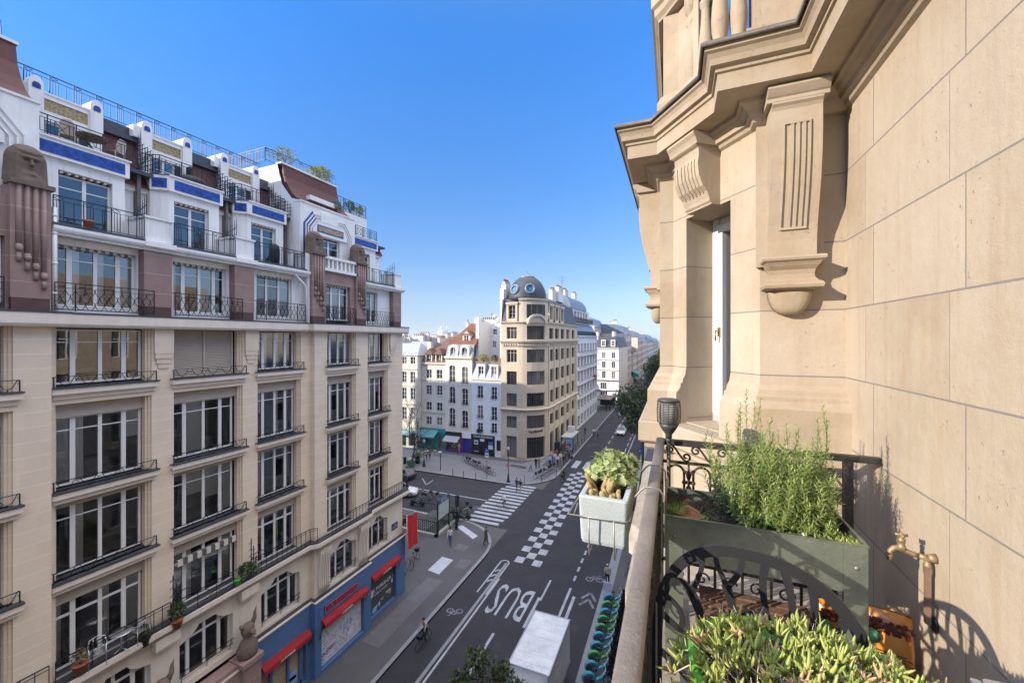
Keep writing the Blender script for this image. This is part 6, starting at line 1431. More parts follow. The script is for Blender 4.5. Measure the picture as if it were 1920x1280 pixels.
# --- rosemary
M_ros = leaf_mat('rosemary needles', (.12, .22, .04), (.50, .62, .20), 9, .5, .3)
M_twig = pm('brown twig', (.20, .14, .09), .9, var=.2)
ros = thing('rosemary_bush', 'tall bushy rosemary with upright sprigs growing in the zinc planter', 'plant', (.50, 2.42, pz1-.05))
rr = random.Random(11); st = MB(); nd = MB(); fl = MB()
for k in range(330):
    a = rr.uniform(0, 2*math.pi); base = Vector((.50+rr.uniform(-.17, .17), 2.42+rr.uniform(-.09, .08), pz1-.05))
    rad = rr.uniform(.05, 1)**.6; dx = math.cos(a)*rad*(.165 if math.cos(a) < 0 else .13)-.01; dy = math.sin(a)*rad*.15-.03
    H = rr.uniform(.18, .54)*(1-.34*rad)*(1+.15*math.sin(a*3))+.02; dx *= 1.08
    if k < 13: bx = (-.10, -.06, -.13, .13, .15, -.08, -.24, -.03, .02, -.17, .06, .12, -.12)[k]; dx, dy, H = bx, rr.uniform(-.04, .03), (.68, .64, .60, .62, .56, .62, .46, .55, .52, .50, .50, .55, .56)[k]; base = Vector((.50+bx*.4, 2.42, pz1-.05))
    if 13 <= k < 45: H = rr.uniform(.0, .14); dy = -.10-rr.uniform(0, .10); dx *= 1.15
    pts = []; tip = base+Vector((dx, dy, H)); tip.x = min(tip.x, .69); bend = Vector((dx*.5+rr.uniform(-.05, .05), dy*.5+rr.uniform(-.03, .03), -abs(H)*.1))
    n = 9
    for i in range(n+1): t_ = i/n; pts.append(base.lerp(tip, t_)+bend*math.sin(math.pi*t_)*.6+Vector((rr.uniform(-1, 1), rr.uniform(-1, 1), 0))*.009)
    st.tube(pts, [.0028*(1-.7*i/n) for i in range(n+1)], 3, caps=False)
    L = (tip-base).length; cnt = int(L/.0055)
    for q in range(cnt):
        t_ = .18+.82*q/cnt; f = t_*n; i = min(n-1, int(f)); p = pts[i].lerp(pts[i+1], f-i); ax = (pts[i+1]-pts[i]).normalized()
        s = ax.cross(Vector((math.cos(q*2.4), math.sin(q*2.4), .1))).normalized()
        d = (s*rr.uniform(.8, 1.4)+ax*rr.uniform(.3, 1.1)); leafbox(nd, p, d, rr.uniform(.022, .042)*(1.2-.35*t_), .0056, .0008)
    if k % 14 == 0: 
        for q in range(3): fl.ball(pts[6]+Vector((rr.uniform(-1, 1), rr.uniform(-1, 1), rr.uniform(-1, 1)))*.012, .004, 4)
st.build('stem', M_twig, ros); nd.build('needles', M_ros, ros); fl.build('flowers', pm('pale lilac petals', (.55, .52, .68), .7), ros)
# --- small plants in the same planter
def tuft(name, label, c, r, h, n, mat, seed, L=.03, w=.006):
    q = random.Random(seed); m = MB()
    for k in range(n):
        a = q.uniform(0, 2*math.pi); rr_ = r*math.sqrt(q.random()); b = Vector(c)+Vector((rr_*math.cos(a), rr_*math.sin(a), 0))
        d = Vector((math.cos(a)*.5*rr_/r, math.sin(a)*.5*rr_/r, 1))
        for j in range(5):
            t_ = j/5; p = b+d*h*t_*q.uniform(.7, 1.2)
            leafbox(m, p, Vector((math.cos(a+j*2.3), math.sin(a+j*2.3), q.uniform(.5, 1.4))), L, w, .001)
    return tag(m.build(name, mat), label, 'plant')
tuft('feathery_sedum', 'bright green feathery tuft in the left corner of the zinc planter', (.0, 2.30, pz1-.05), .055, .07, 130, leaf_mat('fresh green', (.08, .17, .02), (.22, .36, .05)), 3, .022, .004)
tuft('yellow_green_sedum', 'yellow green spiky tuft at the right end of the zinc planter', (.71, 2.24, pz1-.05), .05, .05, 90, leaf_mat('yellow green', (.22, .30, .05), (.45, .52, .14)), 4, .022, .005)
tuft('low_creeping_plant', 'sparse dark creeping plant in the middle of the zinc planter soil', (.20, 2.42, pz1-.05), .12, .025, 70, leaf_mat('dull green', (.06, .09, .03), (.16, .2, .08)), 5, .012, .006)
tuft('green_seedling', 'small upright green seedling clump beside the rosemary, right side', (.66, 2.36, pz1-.05), .04, .09, 40, leaf_mat('mid green', (.07, .15, .03), (.2, .33, .08)), 6, .035, .008)
# --- black cut-out metal chair
ch = thing('metal_chair', 'black metal garden chair with a rounded cut-out leaf pattern back', 'chair', (.28, 1.3, Z(-1.65)))
M_blk = pm('satin black metal', (.035, .035, .04), .42, .4, var=.1, vs=8)
Cc = Vector((.245, 1.515, 0)); Hh = Vector((.972, -.236, 0)); Nn = Vector((-.236, -.972, 0))
def cp_(t, z, off=0): p = Cc+Hh*t+Nn*(off+.10*(t/.31)**2*0); return Vector((p.x, p.y, Z(z)))
zc, bb, rr0 = -1.14, .425, .315
def rim(s):  # s 0..1 left foot to right foot
    a = math.pi*(1-s); ct, stt = math.cos(a), math.sin(a); return (rr0*math.copysign(abs(ct)**(2/2.4), ct), zc+bb*abs(stt)**(2/2.4))
def strip(m, pts, w, th=.006):
    """flat bar following (t,z) points, width w in the plane of the back"""
    n = len(pts); rg = []
    for i in range(n):
        a, b = pts[max(0, i-1)], pts[min(n-1, i+1)]; dx, dz = b[0]-a[0], b[1]-a[1]; l = math.hypot(dx, dz) or 1; nx, nz = -dz/l*w[i]/2, dx/l*w[i]/2
        x, z = pts[i]; rg.append([cp_(x-nx, z-nz, -th/2), cp_(x+nx, z+nz, -th/2), cp_(x+nx, z+nz, th/2), cp_(x-nx, z-nz, th/2)])
    m.rings(rg, smooth=False)
m = MB(); R_ = [rim(i/40) for i in range(41)]; R_ = [(-rr0-.002, Z(0)*0-1.5)]+R_+[(rr0+.002, -1.5)]
strip(m, R_, [.036]*len(R_), .008)
def bez(p0, p1, p2, p3, n=12): return [tuple((1-t)**3*a+3*(1-t)**2*t*b+3*(1-t)*t*t*c+t**3*d for a, b, c, d in zip(p0, p1, p2, p3)) for t in [i/n for i in range(n+1)]]
rb = MB()
def rib(a, b, c, d, w0=.022, w1=.014): P = bez(a, b, c, d); strip(rb, P, [w0+(w1-w0)*math.sin(math.pi*i/12) for i in range(13)], .006)
B = (-.02, -1.34)
for a_, b_, c_, d_, w_, x_ in (
  ((-.06, -1.42), (-.16, -1.25), (-.10, -1.05), (-.20, -.90), .034, .026), ((-.20, -.90), (-.22, -.87), (-.24, -.87), (-.262, -.90), .026, .02), ((-.20, -.92), (-.17, -.84), (-.15, -.80), (-.165, -.755), .022, .016),
  ((-.13, -1.08), (-.05, -1.03), (-.05, -.93), (-.085, -.84), .03, .022), ((-.085, -.84), (-.10, -.80), (-.12, -.78), (-.115, -.74), .02, .016), ((-.085, -.85), (-.05, -.80), (-.03, -.76), (-.04, -.72), .02, .018),
  ((.0, -1.42), (.04, -1.22), (-.04, -1.12), (.03, -.98), .036, .028), ((.03, -.98), (.06, -.92), (.0, -.86), (.03, -.72), .026, .018), ((.03, -.99), (.10, -.95), (.12, -.88), (.08, -.735), .026, .018),
  ((-.055, -.95), (-.02, -.90), (.0, -.90), (.035, -.90), .02, .018), ((.08, -1.42), (.12, -1.2), (.20, -1.15), (.15, -1.0), .034, .026), ((.15, -1.0), (.13, -.93), (.17, -.86), (.15, -.765), .026, .018),
  ((.15, -1.0), (.20, -.98), (.21, -.90), (.225, -.835), .026, .018), ((.17, -1.12), (.24, -1.10), (.22, -1.0), (.285, -.94), .028, .02), ((.115, -.90), (.14, -.92), (.16, -.92), (.18, -.95), .02, .016),
  ((-.13, -1.10), (-.20, -1.08), (-.24, -1.05), (-.30, -1.02), .026, .02), ((-.10, -1.28), (-.2, -1.24), (-.24, -1.18), (-.312, -1.16), .028, .02), ((-.235, -1.06), (-.21, -1.0), (-.24, -.96), (-.285, -.95), .02, .016),
  ((-.01, -1.15), (-.07, -1.12), (-.08, -1.08), (-.09, -1.02), .022, .018), ((.03, -1.2), (.08, -1.16), (.08, -1.08), (.045, -1.02), .022, .018), ((.10, -1.24), (.2, -1.24), (.26, -1.2), (.312, -1.14), .028, .02)):
    rib(a_, b_, c_, d_, w_, x_)
bk = m.build('backrest', M_blk, ch); rb.build('leaf_pattern', M_blk, bk)
sc_ = Cc+Nn*.24
m = MB(); m.lathe([(.02, 0), (.24, 0), (.25, .006), (.25, .014), (.24, .018), (.02, .018)], (sc_.x, sc_.y, Z(-1.215)), 28); m.build('seat', M_blk, ch)
for a in (45, 135, 225, 315):
    p = sc_+Vector((math.cos(R(a)), math.sin(R(a)), 0))*.2; q = sc_+Vector((math.cos(R(a)), math.sin(R(a)), 0))*.26; m = MB(); m.tube([(p.x, p.y, Z(-1.21)), (q.x, q.y, Z(-1.655))], .011, 8); m.build('leg', M_blk, ch)
# --- green pot with trailing succulents
pot = thing('green_plant_pot', 'bright green plastic pot standing on the black metal chair', 'pot', (sc_.x+.085, sc_.y-.03, Z(-1.197)))
M_gpot = pm('bright green plastic', (.06, .36, .03), .35, var=.06, coat=.3)
pc = Vector((sc_.x+.085, sc_.y-.03, Z(-1.197)))
m = MB(); m.lathe([(.15, 0), (.19, .20), (.215, .27), (.235, .275), (.238, .30), (.222, .302), (.205, .27), (.18, .24), (.02, .235)], pc, 40); m.build('pot_body', M_gpot, pot)
m = MB(); m.lathe([(.01, .262), (.12, .268), (.208, .262)], pc, 30, caps=False); m.build('soil', M_soil, pot)
M_suc = leaf_mat('succulent fingers', (.16, .24, .035), (.52, .56, .16), 9, .4, .15)
M_sucr = leaf_mat('reddish succulent fingers', (.42, .26, .14), (.55, .42, .22), 7, .42, .12)
M_straw = pm('dry straw stalks', (.55, .46, .36), .85, var=.25, vs=30)
suc = thing('trailing_succulent', 'pale green finger-leaved succulent with dry stalks spilling over the green pot', 'plant', tuple(pc+Vector((0, 0, .26))))
def finger(m, p, d, L, r, bend):
    d = d.normalized(); s = d.cross(Vector((.3, .2, 1))).normalized(); n = s.cross(d); rg = []
    for i, (t_, k) in enumerate(((0, .45), (.2, .9), (.5, 1), (.8, .72), (.97, .28))):
        c = p+d*L*t_+n*bend*t_*t_*L
        rg.append([c+s*r*k*math.cos(a)+n*r*k*.8*math.sin(a) for a in (.5, 1.9, 3.0, 4.1, 5.6)])
    m.rings(rg, smooth=True)
rs = random.Random(5); mg, mr, ms = MB(), MB(), MB()
for k in range(500):
    a = rs.uniform(0, 2*math.pi); rad = math.sqrt(rs.random())
    ex = 1.0; rx, ry = .34, .27
    c = pc+Vector((rx*rad*math.cos(a)+.045, ry*rad*math.sin(a)-.0, .285+.06*(1-rad**2)-.10*max(0, rad-.72)/.28+rs.uniform(-.02, .03)))
    if c.y-pc.y > .13 and -.16 < c.x-pc.x < .06: continue
    if rs.random() < .12: c += Vector((rs.uniform(-.02, .10), 0, -.03))
    out = Vector((math.cos(a)*rad+rs.uniform(-.5, .5), math.sin(a)*rad+rs.uniform(-.5, .5), .5+rs.uniform(-.2, .7)))
    nb = rs.randint(4, 7); M_ = mr if rs.random() < .12 else mg
    base = pc+Vector((rx*rad*.6*math.cos(a), ry*rad*.6*math.sin(a), .26))
    if rs.random() < .5: ms.tube([base, base.lerp(c, .5)+Vector((0, 0, .02)), c], [.002, .002, .0025], 4, caps=False)
    for j in range(nb):
        b = 2*math.pi*j/nb+k; d = out+Vector((math.cos(b), math.sin(b), rs.uniform(-.1, .5)))*.9
        finger(M_, c, d, rs.uniform(.018, .054), rs.uniform(.0034, .0060), rs.uniform(-.3, .8))
for k in range(420):
    a = rs.uniform(0, 2*math.pi); rad = math.sqrt(rs.random()); c = pc+Vector((.24*rad*math.cos(a)+.05, .2*rad*math.sin(a)-.03, .28+rs.uniform(-.02, .03)))
    d = Vector((rs.uniform(-1, 1), rs.uniform(-1, 1), rs.uniform(-.1, 1.3))).normalized()*rs.uniform(.04, .11)
    ms.tube([c, c+d*.5+Vector((rs.uniform(-1, 1), rs.uniform(-1, 1), 0))*.012, c+d], [.0016, .0014, .0008], 3, caps=False)
mg.build('green_leaves', M_suc, suc); mr.build('reddish_leaves', M_sucr, suc); ms.build('dry_stalks', M_straw, suc)
m = MB(); g0 = pc+Vector((-.20, -.18, .24))
for d, L in ((Vector((-.2, .1, 1)), .12), (Vector((.5, -.2, .9)), .13), (Vector((.1, -.5, .8)), .12)):
    s = d.cross(Vector((0, 1, .3))).normalized(); m.rings([[g0+d*L*t_+s*w*.5, g0+d*L*t_+d.cross(s).normalized()*.006, g0+d*L*t_-s*w*.5] for t_, w in ((0, .03), (.35, .06), (.7, .055), (1, .004))], closed=False, caps=False)
tag(m.build('broad_leaf', leaf_mat('glossy broad leaf', (.07, .24, .03), (.16, .42, .07), 4, .35)), 'three broad glossy green leaves at the left edge of the succulents', 'plant')
# --- brass tap on its pipe
tap = thing('garden_tap', 'old brass water tap with cross handle on a brown pipe on the stone wall', 'tap', (1.0, 2.285, Z(-1.22)))
M_brass = pm('tarnished brass', (.30, .22, .125), .55, .45, var=.2, vs=25, fine=90)
M_pipe = pm('brown painted pipe', (.22, .14, .10), .55, var=.2, vs=12)
ty = 2.285; tx = 1.045-.028
m = MB(); m.box((tx-.009, ty-.009, Z(-1.235)), (tx+.009, ty+.009, Z(-.99))); m.box((tx-.011, ty-.011, Z(-1.02)), (tx+.011, ty+.011, Z(-.985))); m.build('pipe', M_pipe, tap)
m = MB(); m.lathe([(.0, 0), (.022, 0), (.028, .004), (.022, .012), (.0, .012)], (0, 0, 0), 14); m.v = [(1.0445-c, ty+a, Z(-1.235)+b*1.3) for a, b, c in m.v]; m.build('wall_plate', M_iron, tap)
m = MB(); m.lathe([(.010, -.005), (.0145, 0), (.0145, .012), (.011, .016), (.011, .03)], (tx, ty, Z(-.99)), 14)
m.tube([(tx, ty, Z(-.965)), (tx, ty, Z(-.955)), (tx-.03, ty, Z(-.945))], [.012, .014, .010], 12)
m.tube([(tx-.0, ty, Z(-.95)), (1.044, ty, Z(-.95))], [.014, .021], 14)
m.tube([(tx-.025, ty, Z(-.947)), (tx-.040, ty, Z(-.945)), (tx-.042, ty, Z(-.945)), (tx-.05, ty, Z(-.944)), (tx-.075, ty, Z(-.934)), (tx-.095, ty, Z(-.925)), (tx-.115, ty, Z(-.930)), (tx-.127, ty, Z(-.945)), (tx-.129, ty, Z(-.963)), (tx-.129, ty, Z(-.967)), (tx-.130, ty, Z(-.985))], [.009, .009, .0125, .0115, .011, .0135, .0115, .010, .0105, .011, .010], 12)
m.tube([(tx-.13, ty, Z(-.962)), (tx-.13, ty, Z(-.968))], [.0135, .0135], 12)
tb = m.build('tap_body', M_brass, tap)
m = MB(); hx = tx-.088; m.lathe([(.016, -.93), (.016, -.915), (.013, -.912), (.013, -.895), (.015, -.893), (.015, -.885), (.007, -.88), (.006, -.868)], (hx, ty, EYE), 12)
m.tube([(hx-.022, ty, Z(-.866)), (hx, ty, Z(-.868)), (hx+.022, ty, Z(-.866))], [.006, .004, .006], 8); m.tube([(hx, ty-.022, Z(-.866)), (hx, ty, Z(-.868)), (hx, ty+.022, Z(-.866))], [.006, .004, .006], 8); m.ball((hx, ty, Z(-.864)), .008, 6)
m.build('cross_handle', M_brass, tap)
# --- solar torch in the corner
tor = thing('solar_torch_lamp', 'dark grey solar torch with ribbed basket standing in the railing corner', 'lamp', (-.03, 2.72, Z(-.98)))
M_dpl = pm('dark grey plastic', (.05, .055, .055), .45, var=.08)
lx, ly = -.035, 2.715
m = MB(); m.tube([(lx, ly, Z(-1.2)), (lx, ly, Z(-.66))], .012, 10); m.lathe([(.013, -.66), (.018, -.64), (.013, -.62)], (lx, ly, EYE), 10); m.build('stem', M_dpl, tor)
m = MB(); m.lathe([(.062, -.397), (.066, -.392), (.066, -.385), (.055, -.380), (.0, -.379)], (lx, ly, EYE), 24); m.build('solar_cap', M_dpl, tor)
m = MB(); 
for k in range(13): z = -.40-.0105*k; r = .064+.006*math.sin(math.pi*k/12); m.lathe([(r, -.0022), (r+.003, 0), (r, .0022), (r-.002, 0)], (lx, ly, Z(z)), 28, caps=False)
for k in range(8): a = 2*math.pi*k/8; m.tube([(lx+(.066+.004*math.sin(math.pi*j/6))*math.cos(a), ly+(.066+.004*math.sin(math.pi*j/6))*math.sin(a), Z(-.393-.14*j/6)) for j in range(7)], .0028, 4)
m.lathe([(.062, -.535), (.05, -.56), (.035, -.585), (.02, -.605), (.019, -.63)], (lx, ly, EYE), 20)
m.build('basket', M_dpl, tor)
m = MB(); m.lathe([(.045, -.40), (.045, -.53)], (lx, ly, EYE), 16); m.build('diffuser', pm('milky plastic', (.45, .45, .42), .5), tor)
# --- concrete pot hanging outside the rail on a wire bracket
hp = thing('concrete_pot', 'pale rectangular concrete pot hanging outside the handrail', 'pot', (-.27, 1.9, Z(-.85)))
x0, x1, y0, y1, za, zb = -.372, -.172, 1.64, 2.12, Z(-.852), Z(-.65)
def rr_rect(x0, x1, y0, y1, r, n=4):
    out = []
    for cx_, cy_, a0 in ((x1-r, y1-r, 0), (x0+r, y1-r, 90), (x0+r, y0+r, 180), (x1-r, y0+r, 270)):
        for k in range(n+1): a = R(a0+90*k/n); out.append((cx_+r*math.cos(a), cy_+r*math.sin(a)))
    return out
def lp(i, z, r=.014): return [(x, y, z) for x, y in rr_rect(x0+i, x1-i, y0+i, y1-i, max(.004, r))]
m = MB(); m.rings([lp(.022, za), lp(.012, za+.006), lp(.008, za+.02), lp(.004, za+.10), lp(.0, zb-.006), lp(.003, zb), lp(.020, zb), lp(.024, zb-.006), lp(.03, zb-.06)], caps=True, smooth=False)
m.build('pot_body', M_conc, hp)
m = MB(); m.quad((x0+.02, y0+.02, zb-.045), (x1-.02, y0+.02, zb-.045), (x1-.02, y1-.02, zb-.045), (x0+.02, y1-.02, zb-.045)); m.build('soil', M_soil, hp)
hw_ = thing('wire_bracket', 'bent steel wire bracket hooked over the handrail, holding the concrete pot', 'bracket', (-.27, 1.9, Z(-.85)))
m = MB(); zr = Z(-.72)
ringp = [(x0-.035, y0-.035, zr), (x1-.01, y0-.028, zr), (x1+.008, y0-.01, zr), (x1+.012, y1, zr), (x0-.03, y1, zr)]
m.tube(ringp, .0032, 6, loop=True)
m.build('wire_loop', M_wire, hw_)
m = MB()
for x in (x0+.05, x1-.05): m.tube([(x, y0-.033, zr), (x, y0-.02, za-.02), (x, y0-.016, za-.028), (x, y0+.005, za-.02), (x, y1, za-.008)], .003, 6)
m.tube([(x0-.035, y0-.033, zr), (x0-.02, y0+.0, zr-.02), (x0-.006, y0+.02, zr+.03)], .003, 6)
m.build('cradle', M_wire, hw_)
for y in (1.74, 2.06):
    m = MB(); m.tube([(x1+.012, y, zr), (x1+.02, y, Z(-.66)), (RX-.045, y, Z(-.632)), (RX-.03, y, Z(-.618)), (RX, y, Z(-.613)), (RX+.03, y, Z(-.618)), (RX+.045, y, Z(-.64)), (RX+.048, y, Z(-.72)), (RX+.048, y, Z(-.85))], .0042, 8); m.build('hook', M_wire, hw_)
# cactus and leafy pelargonium in it
cac = thing('finger_cactus', 'cluster of short tan finger cacti at the front of the concrete pot', 'cactus', (-.27, 1.72, zb-.045))
M_cac = pm('tan green cactus skin', (.40, .31, .14), .8, var=.25, vs=40, fine=200, bump=.6, bs=300)
m = MB(); rc = random.Random(9)
for k in range(24):
    x = x0+.035+rc.random()*(x1-x0-.07); y = y0+.035+rc.random()*.13; h = rc.uniform(.035, .075)+(.03 if y > y0+.1 else 0); r = rc.uniform(.009, .013); lean = Vector((rc.uniform(-.5, .5), rc.uniform(-.4, .2), 1))
    p = Vector((x, y, zb-.05)); m.tube([p, p+lean*h*.3, p+lean*h*.6, p+lean*h*.9, p+lean*h], [r*.7, r, r*1.1, r*.9, r*.3], 9)
m.build('cactus_fingers', M_cac, cac)
pel = thing('leafy_pelargonium', 'pale green crinkled leafy plant rising over the back of the concrete pot', 'plant', (-.27, 1.95, zb-.045))
M_pel = leaf_mat('pale crinkled leaves', (.16, .25, .06), (.50, .54, .26), 14, .6, .3)
m = MB(); ms = MB()
for k in range(620):
    th = rc.uniform(0, 2*math.pi); ph = math.acos(rc.uniform(-.25, 1)); rad = rc.uniform(.5, 1)*(1+.22*math.sin(3*th+1)*math.sin(2.5*ph))
    c = Vector((-.265+.115*rad*math.sin(ph)*math.cos(th), 1.93+.16*rad*math.sin(ph)*math.sin(th), zb+.03+.085*rad*math.cos(ph)))
    nrm = (c-Vector((-.27, 1.92, zb-.05))).normalized()+Vector((rc.uniform(-.6, .6), rc.uniform(-.6, .6), rc.uniform(-.2, .6))); nrm.normalize()
    q = nrm.to_track_quat('Z', 'Y').to_matrix().to_4x4(); r = rc.uniform(.008, .019); n = 10
    vs = [(0, 0, -.002)]+[(r*(1+.22*math.cos(5*a))*math.cos(a), r*(1+.22*math.cos(5*a))*math.sin(a), r*.25*math.cos(2.5*a+k)) for a in [2*math.pi*j/n for j in range(n)]]
    m.T = Matrix.Translation(c) @ q; m.add(vs, [(0, j+1, (j+1) % n+1) for j in range(n)], True)
    if k % 4 == 0: ms.tube([(-.27, 1.95, zb-.04), c], .0018, 4, caps=False)
m.build('leaves', M_pel, pel); ms.build('stem', M_straw, pel)
# --- soil bags behind the planter leg
M_bag = pm('orange plastic sack', (.55, .22, .03), .4, var=.12, vs=9, coat=.5)
def sack(x, y, w, h, rz, label, grp=None):
    o = thing('compost_bag', label, 'bag', (x, y, Z(-1.655)), None, rz)
    m = MB(); rg = []
    for j in range(11):
        t_ = j/10; z = h*t_; wd = w*(1-.10*abs(t_-.5)*2+.02*math.sin(j*2.2)); dp = .055*(1-abs(2*t_-1)**3)+.006; rg.append([((wd/2)*math.copysign(abs(math.cos(a))**.5, math.cos(a)), dp*math.copysign(abs(math.sin(a))**.8, math.sin(a))+.006*math.sin(a*3+j), z) for a in [2*math.pi*k/20 for k in range(20)]])
    m.rings(rg); m.build('sack', M_bag, o)
    m = MB()
    for j in range(60): a_, b_ = rc.uniform(-.45, .45)*w, h*rc.uniform(.78, .93); m.ball((a_, -.053, b_), .009, 5, sy=.35)
    m.build('printed_beans', pm('brown printed beans', (.10, .022, .012), .5, var=.3), o)
    m = MB(); m.lathe([(0, 0), (.03, 0), (.034, .002), (.0, .004)], (0, 0, 0), 16); m.v = [(a-.06, -.064-c, b+h*.72) for a, b, c in m.v]; m.build('green_seal', pm('green seal', (.12, .32, .18), .4), o)
    for j in range(4): m = MB()
    m = MB()
    for j in range(5): m.box((-.10, -.066, h*.56-j*.012), (.06+.02*(j % 2), -.064, h*.56-j*.012+.004))
    m.build('small_print', M_dkshop, o)
    q = text('bag_lettering', 'ollo', .10, (.02, -.068, h*.34), (1, 0, 0), (0, 0, 1), M_dkshop, None, .001, bold=.003); q.parent = o
    return o
sack(.93, 2.42, .19, .37, R(-14), 'orange compost bag with brown bean print, right of the planter leg')
sack(.74, 2.47, .16, .34, R(4), 'second orange compost bag, half hidden behind the planter leg')
# --- slatted wooden crate-top under the planter
st_ = thing('slatted_stool', 'low brown slatted wooden stool on the balcony floor under the planter', 'stool', (.42, 2.25, Z(-1.66)))
M_bw = pm('reddish brown wood', (.17, .095, .07), .7, var=.25, vs=10, fine=40, bump=.2)
for k in range(6): m = MB(); m.box((.12, 2.0+k*.062, Z(-1.335)), (.60, 2.045+k*.062, Z(-1.315))); m.build('slat', M_bw, st_)
for x, y in ((.14, 2.02), (.58, 2.02), (.14, 2.33), (.58, 2.33)): m = MB(); m.box((x-.015, y-.015, Z(-1.66)), (x+.015, y+.015, Z(-1.336))); m.build('leg', M_bw, st_)
# --- metal bucket leg tube and wall box
wb = thing('outdoor_wall_box', 'cream plastic outdoor box with dark opening fixed low on the stone wall', 'box', (1.0, 1.66, Z(-1.25)))
M_pl = pm('cream plastic', (.50, .47, .41), .4, var=.05)
m = MB(); a0, b0 = 1.60, 1.80
m.prism(rr_rect(.93, 1.0445, a0, b0, .02), Z(-1.36), Z(-1.115)); m.build('housing', M_pl, wb)
m = MB(); m.prism(rr_rect(.90, .929, a0+.005, b0-.005, .012), Z(-1.35), Z(-1.12)); m.build('lid', pm('pale grey plastic', (.42, .43, .41), .3, coat=.4), wb)
m = MB(); m.prism(rr_rect(.95, 1.03, a0+.03, b0-.03, .01), Z(-1.1149), Z(-1.1135)); m.build('slot', pm('brown dark inset', (.12, .09, .07), .4), wb)
# ================================================================ blocks out of the picture on the left that shade the crossing, and the city beyond
o = thing('corner_block', 'tall grey block behind the office building along the side street', 'building', (-71, 18, 0)); m = MB(); m.prism([(-81, 8), (-61, 8), (-61, 25.2), (-81, 25.2)], 0, 31.8); m.build('wall', M_w3, o)
m = MB(); m.prism([(-61, 6), (-33.6, 6), (-33.6, 25.1), (-61, 25.1)], 0, 29.2); o2 = thing('side_street_block', 'pale block next to the office building along the side street', 'building', (-47, 16, 0)); m.build('wall', M_w3, o2)
o3 = thing('rear_street_block', 'long stone block across the street behind the viewer', 'building', (-26, -20, 0)); m = MB(); m.prism([(-33, -60), (X0, -60), (X0, 1), (-33, 1)], 0, 25.5); m.build('wall', M_lplain, o3)
M_far = [pm('far wall %d' % k, c, .9, var=.12, vs=.15, fine=.9, stain=.3) for k, c in enumerate(((.60, .55, .47), (.66, .63, .57), (.52, .48, .43), (.70, .67, .62)))]
M_roofs = [M_zincroof, pm('pale zinc', (.34, .36, .38), .5, .2), M_slateroof, M_tile2]
rf = random.Random(21)
labels_seen = {}
def far_house(x, y, w, d, z, k, lab):
    o = thing('distant_house', lab, 'house', (x, y, 0), 'rooftops of the city beyond the crossing')
    m = MB(); m.box((x-w/2, y-d/2, 0), (x+w/2, y+d/2, z)); m.build('wall', M_far[k % 4], o)
    for f in (2.2, 5.2):
        for q in range(max(2, int(w/3))): 
            u = x-w/2+w*(q+.5)/max(2, int(w/3)); mm = MB(); mm.m = 0; mm.box((u-.5, y-d/2-.03, z-f-.1), (u+.5, y-d/2-.01, z-f+1.5)); mm.build('window', M_farglass, o)
    h = rf.uniform(2, 3.6); i = rf.uniform(1.2, 2.4); m = MB(); m.add([(x-w/2-.2, y-d/2-.2, z), (x+w/2+.2, y-d/2-.2, z), (x+w/2+.2, y+d/2+.2, z), (x-w/2-.2, y+d/2+.2, z), (x-w/2+i*.6, y-d/2+i, z+h), (x+w/2-i*.6, y-d/2+i, z+h), (x+w/2-i*.6, y+d/2-i, z+h), (x-w/2+i*.6, y+d/2-i, z+h)], [(0, 1, 5, 4), (1, 2, 6, 5), (2, 3, 7, 6), (3, 0, 4, 7), (4, 5, 6, 7)]); m.build('roof', M_roofs[(k*7+int(x)) % 4], o)
    for q in range(rf.choice((1, 2, 2))):
        chimney(o, x-w/2+w*rf.choice((.05, .5, .95)), y+rf.uniform(-.2, .2)*d, z+h*.3, .7, min(d*.5, 3.2), h*.7+rf.uniform(.8, 1.6), 5, along=rf.choice('xy'))
def lab_for(k, i):
    return ('%s town house in the distant rooftops, %s' % (('beige', 'ivory', 'grey brown', 'white')[k % 4], ('with red chimney pots', 'with pale zinc roof', 'with dark slate roof', 'with brown tiled roof')[i % 4]))
ORD = ('first', 'second', 'third', 'fourth', 'fifth', 'sixth', 'seventh', 'eighth', 'ninth')
for row, (yy, n, zb_) in enumerate(((84, 4, 15.2), (104, 5, 16.2), (128, 5, 16.6), (160, 6, 17.0), (205, 7, 17.4), (270, 8, 17.8), (360, 9, 18.0), (500, 9, 18.2))):
    xa, xb = -yy*.80-2, -yy*.46-2
    for q in range(n):
        x = xa+(xb-xa)*(q+.5)/n+rf.uniform(-1, 1)*1.0; w = (xb-xa)/n*rf.uniform(.75, .98); k = rf.randint(0, 3)
        far_house(x, yy+rf.uniform(-3, 3), w, rf.uniform(9, 14), zb_+rf.uniform(-1.6, 1.0), k, '%s house, %s from left in the %s row of far roofs' % (('beige', 'ivory', 'grey brown', 'white')[k], ORD[q], ORD[row]))
for q in range(8):          # closing the vista at the end of the street
    y = rf.uniform(440, 700); x = -14+q*5*(y/500); far_house(x, y, 9*(y/500), 12, 17+rf.uniform(-2, 3.5), q, 'faint %s building closing the end of the street, %s from the left' % (('beige', 'ivory', 'grey', 'white')[q % 4], ORD[q]))
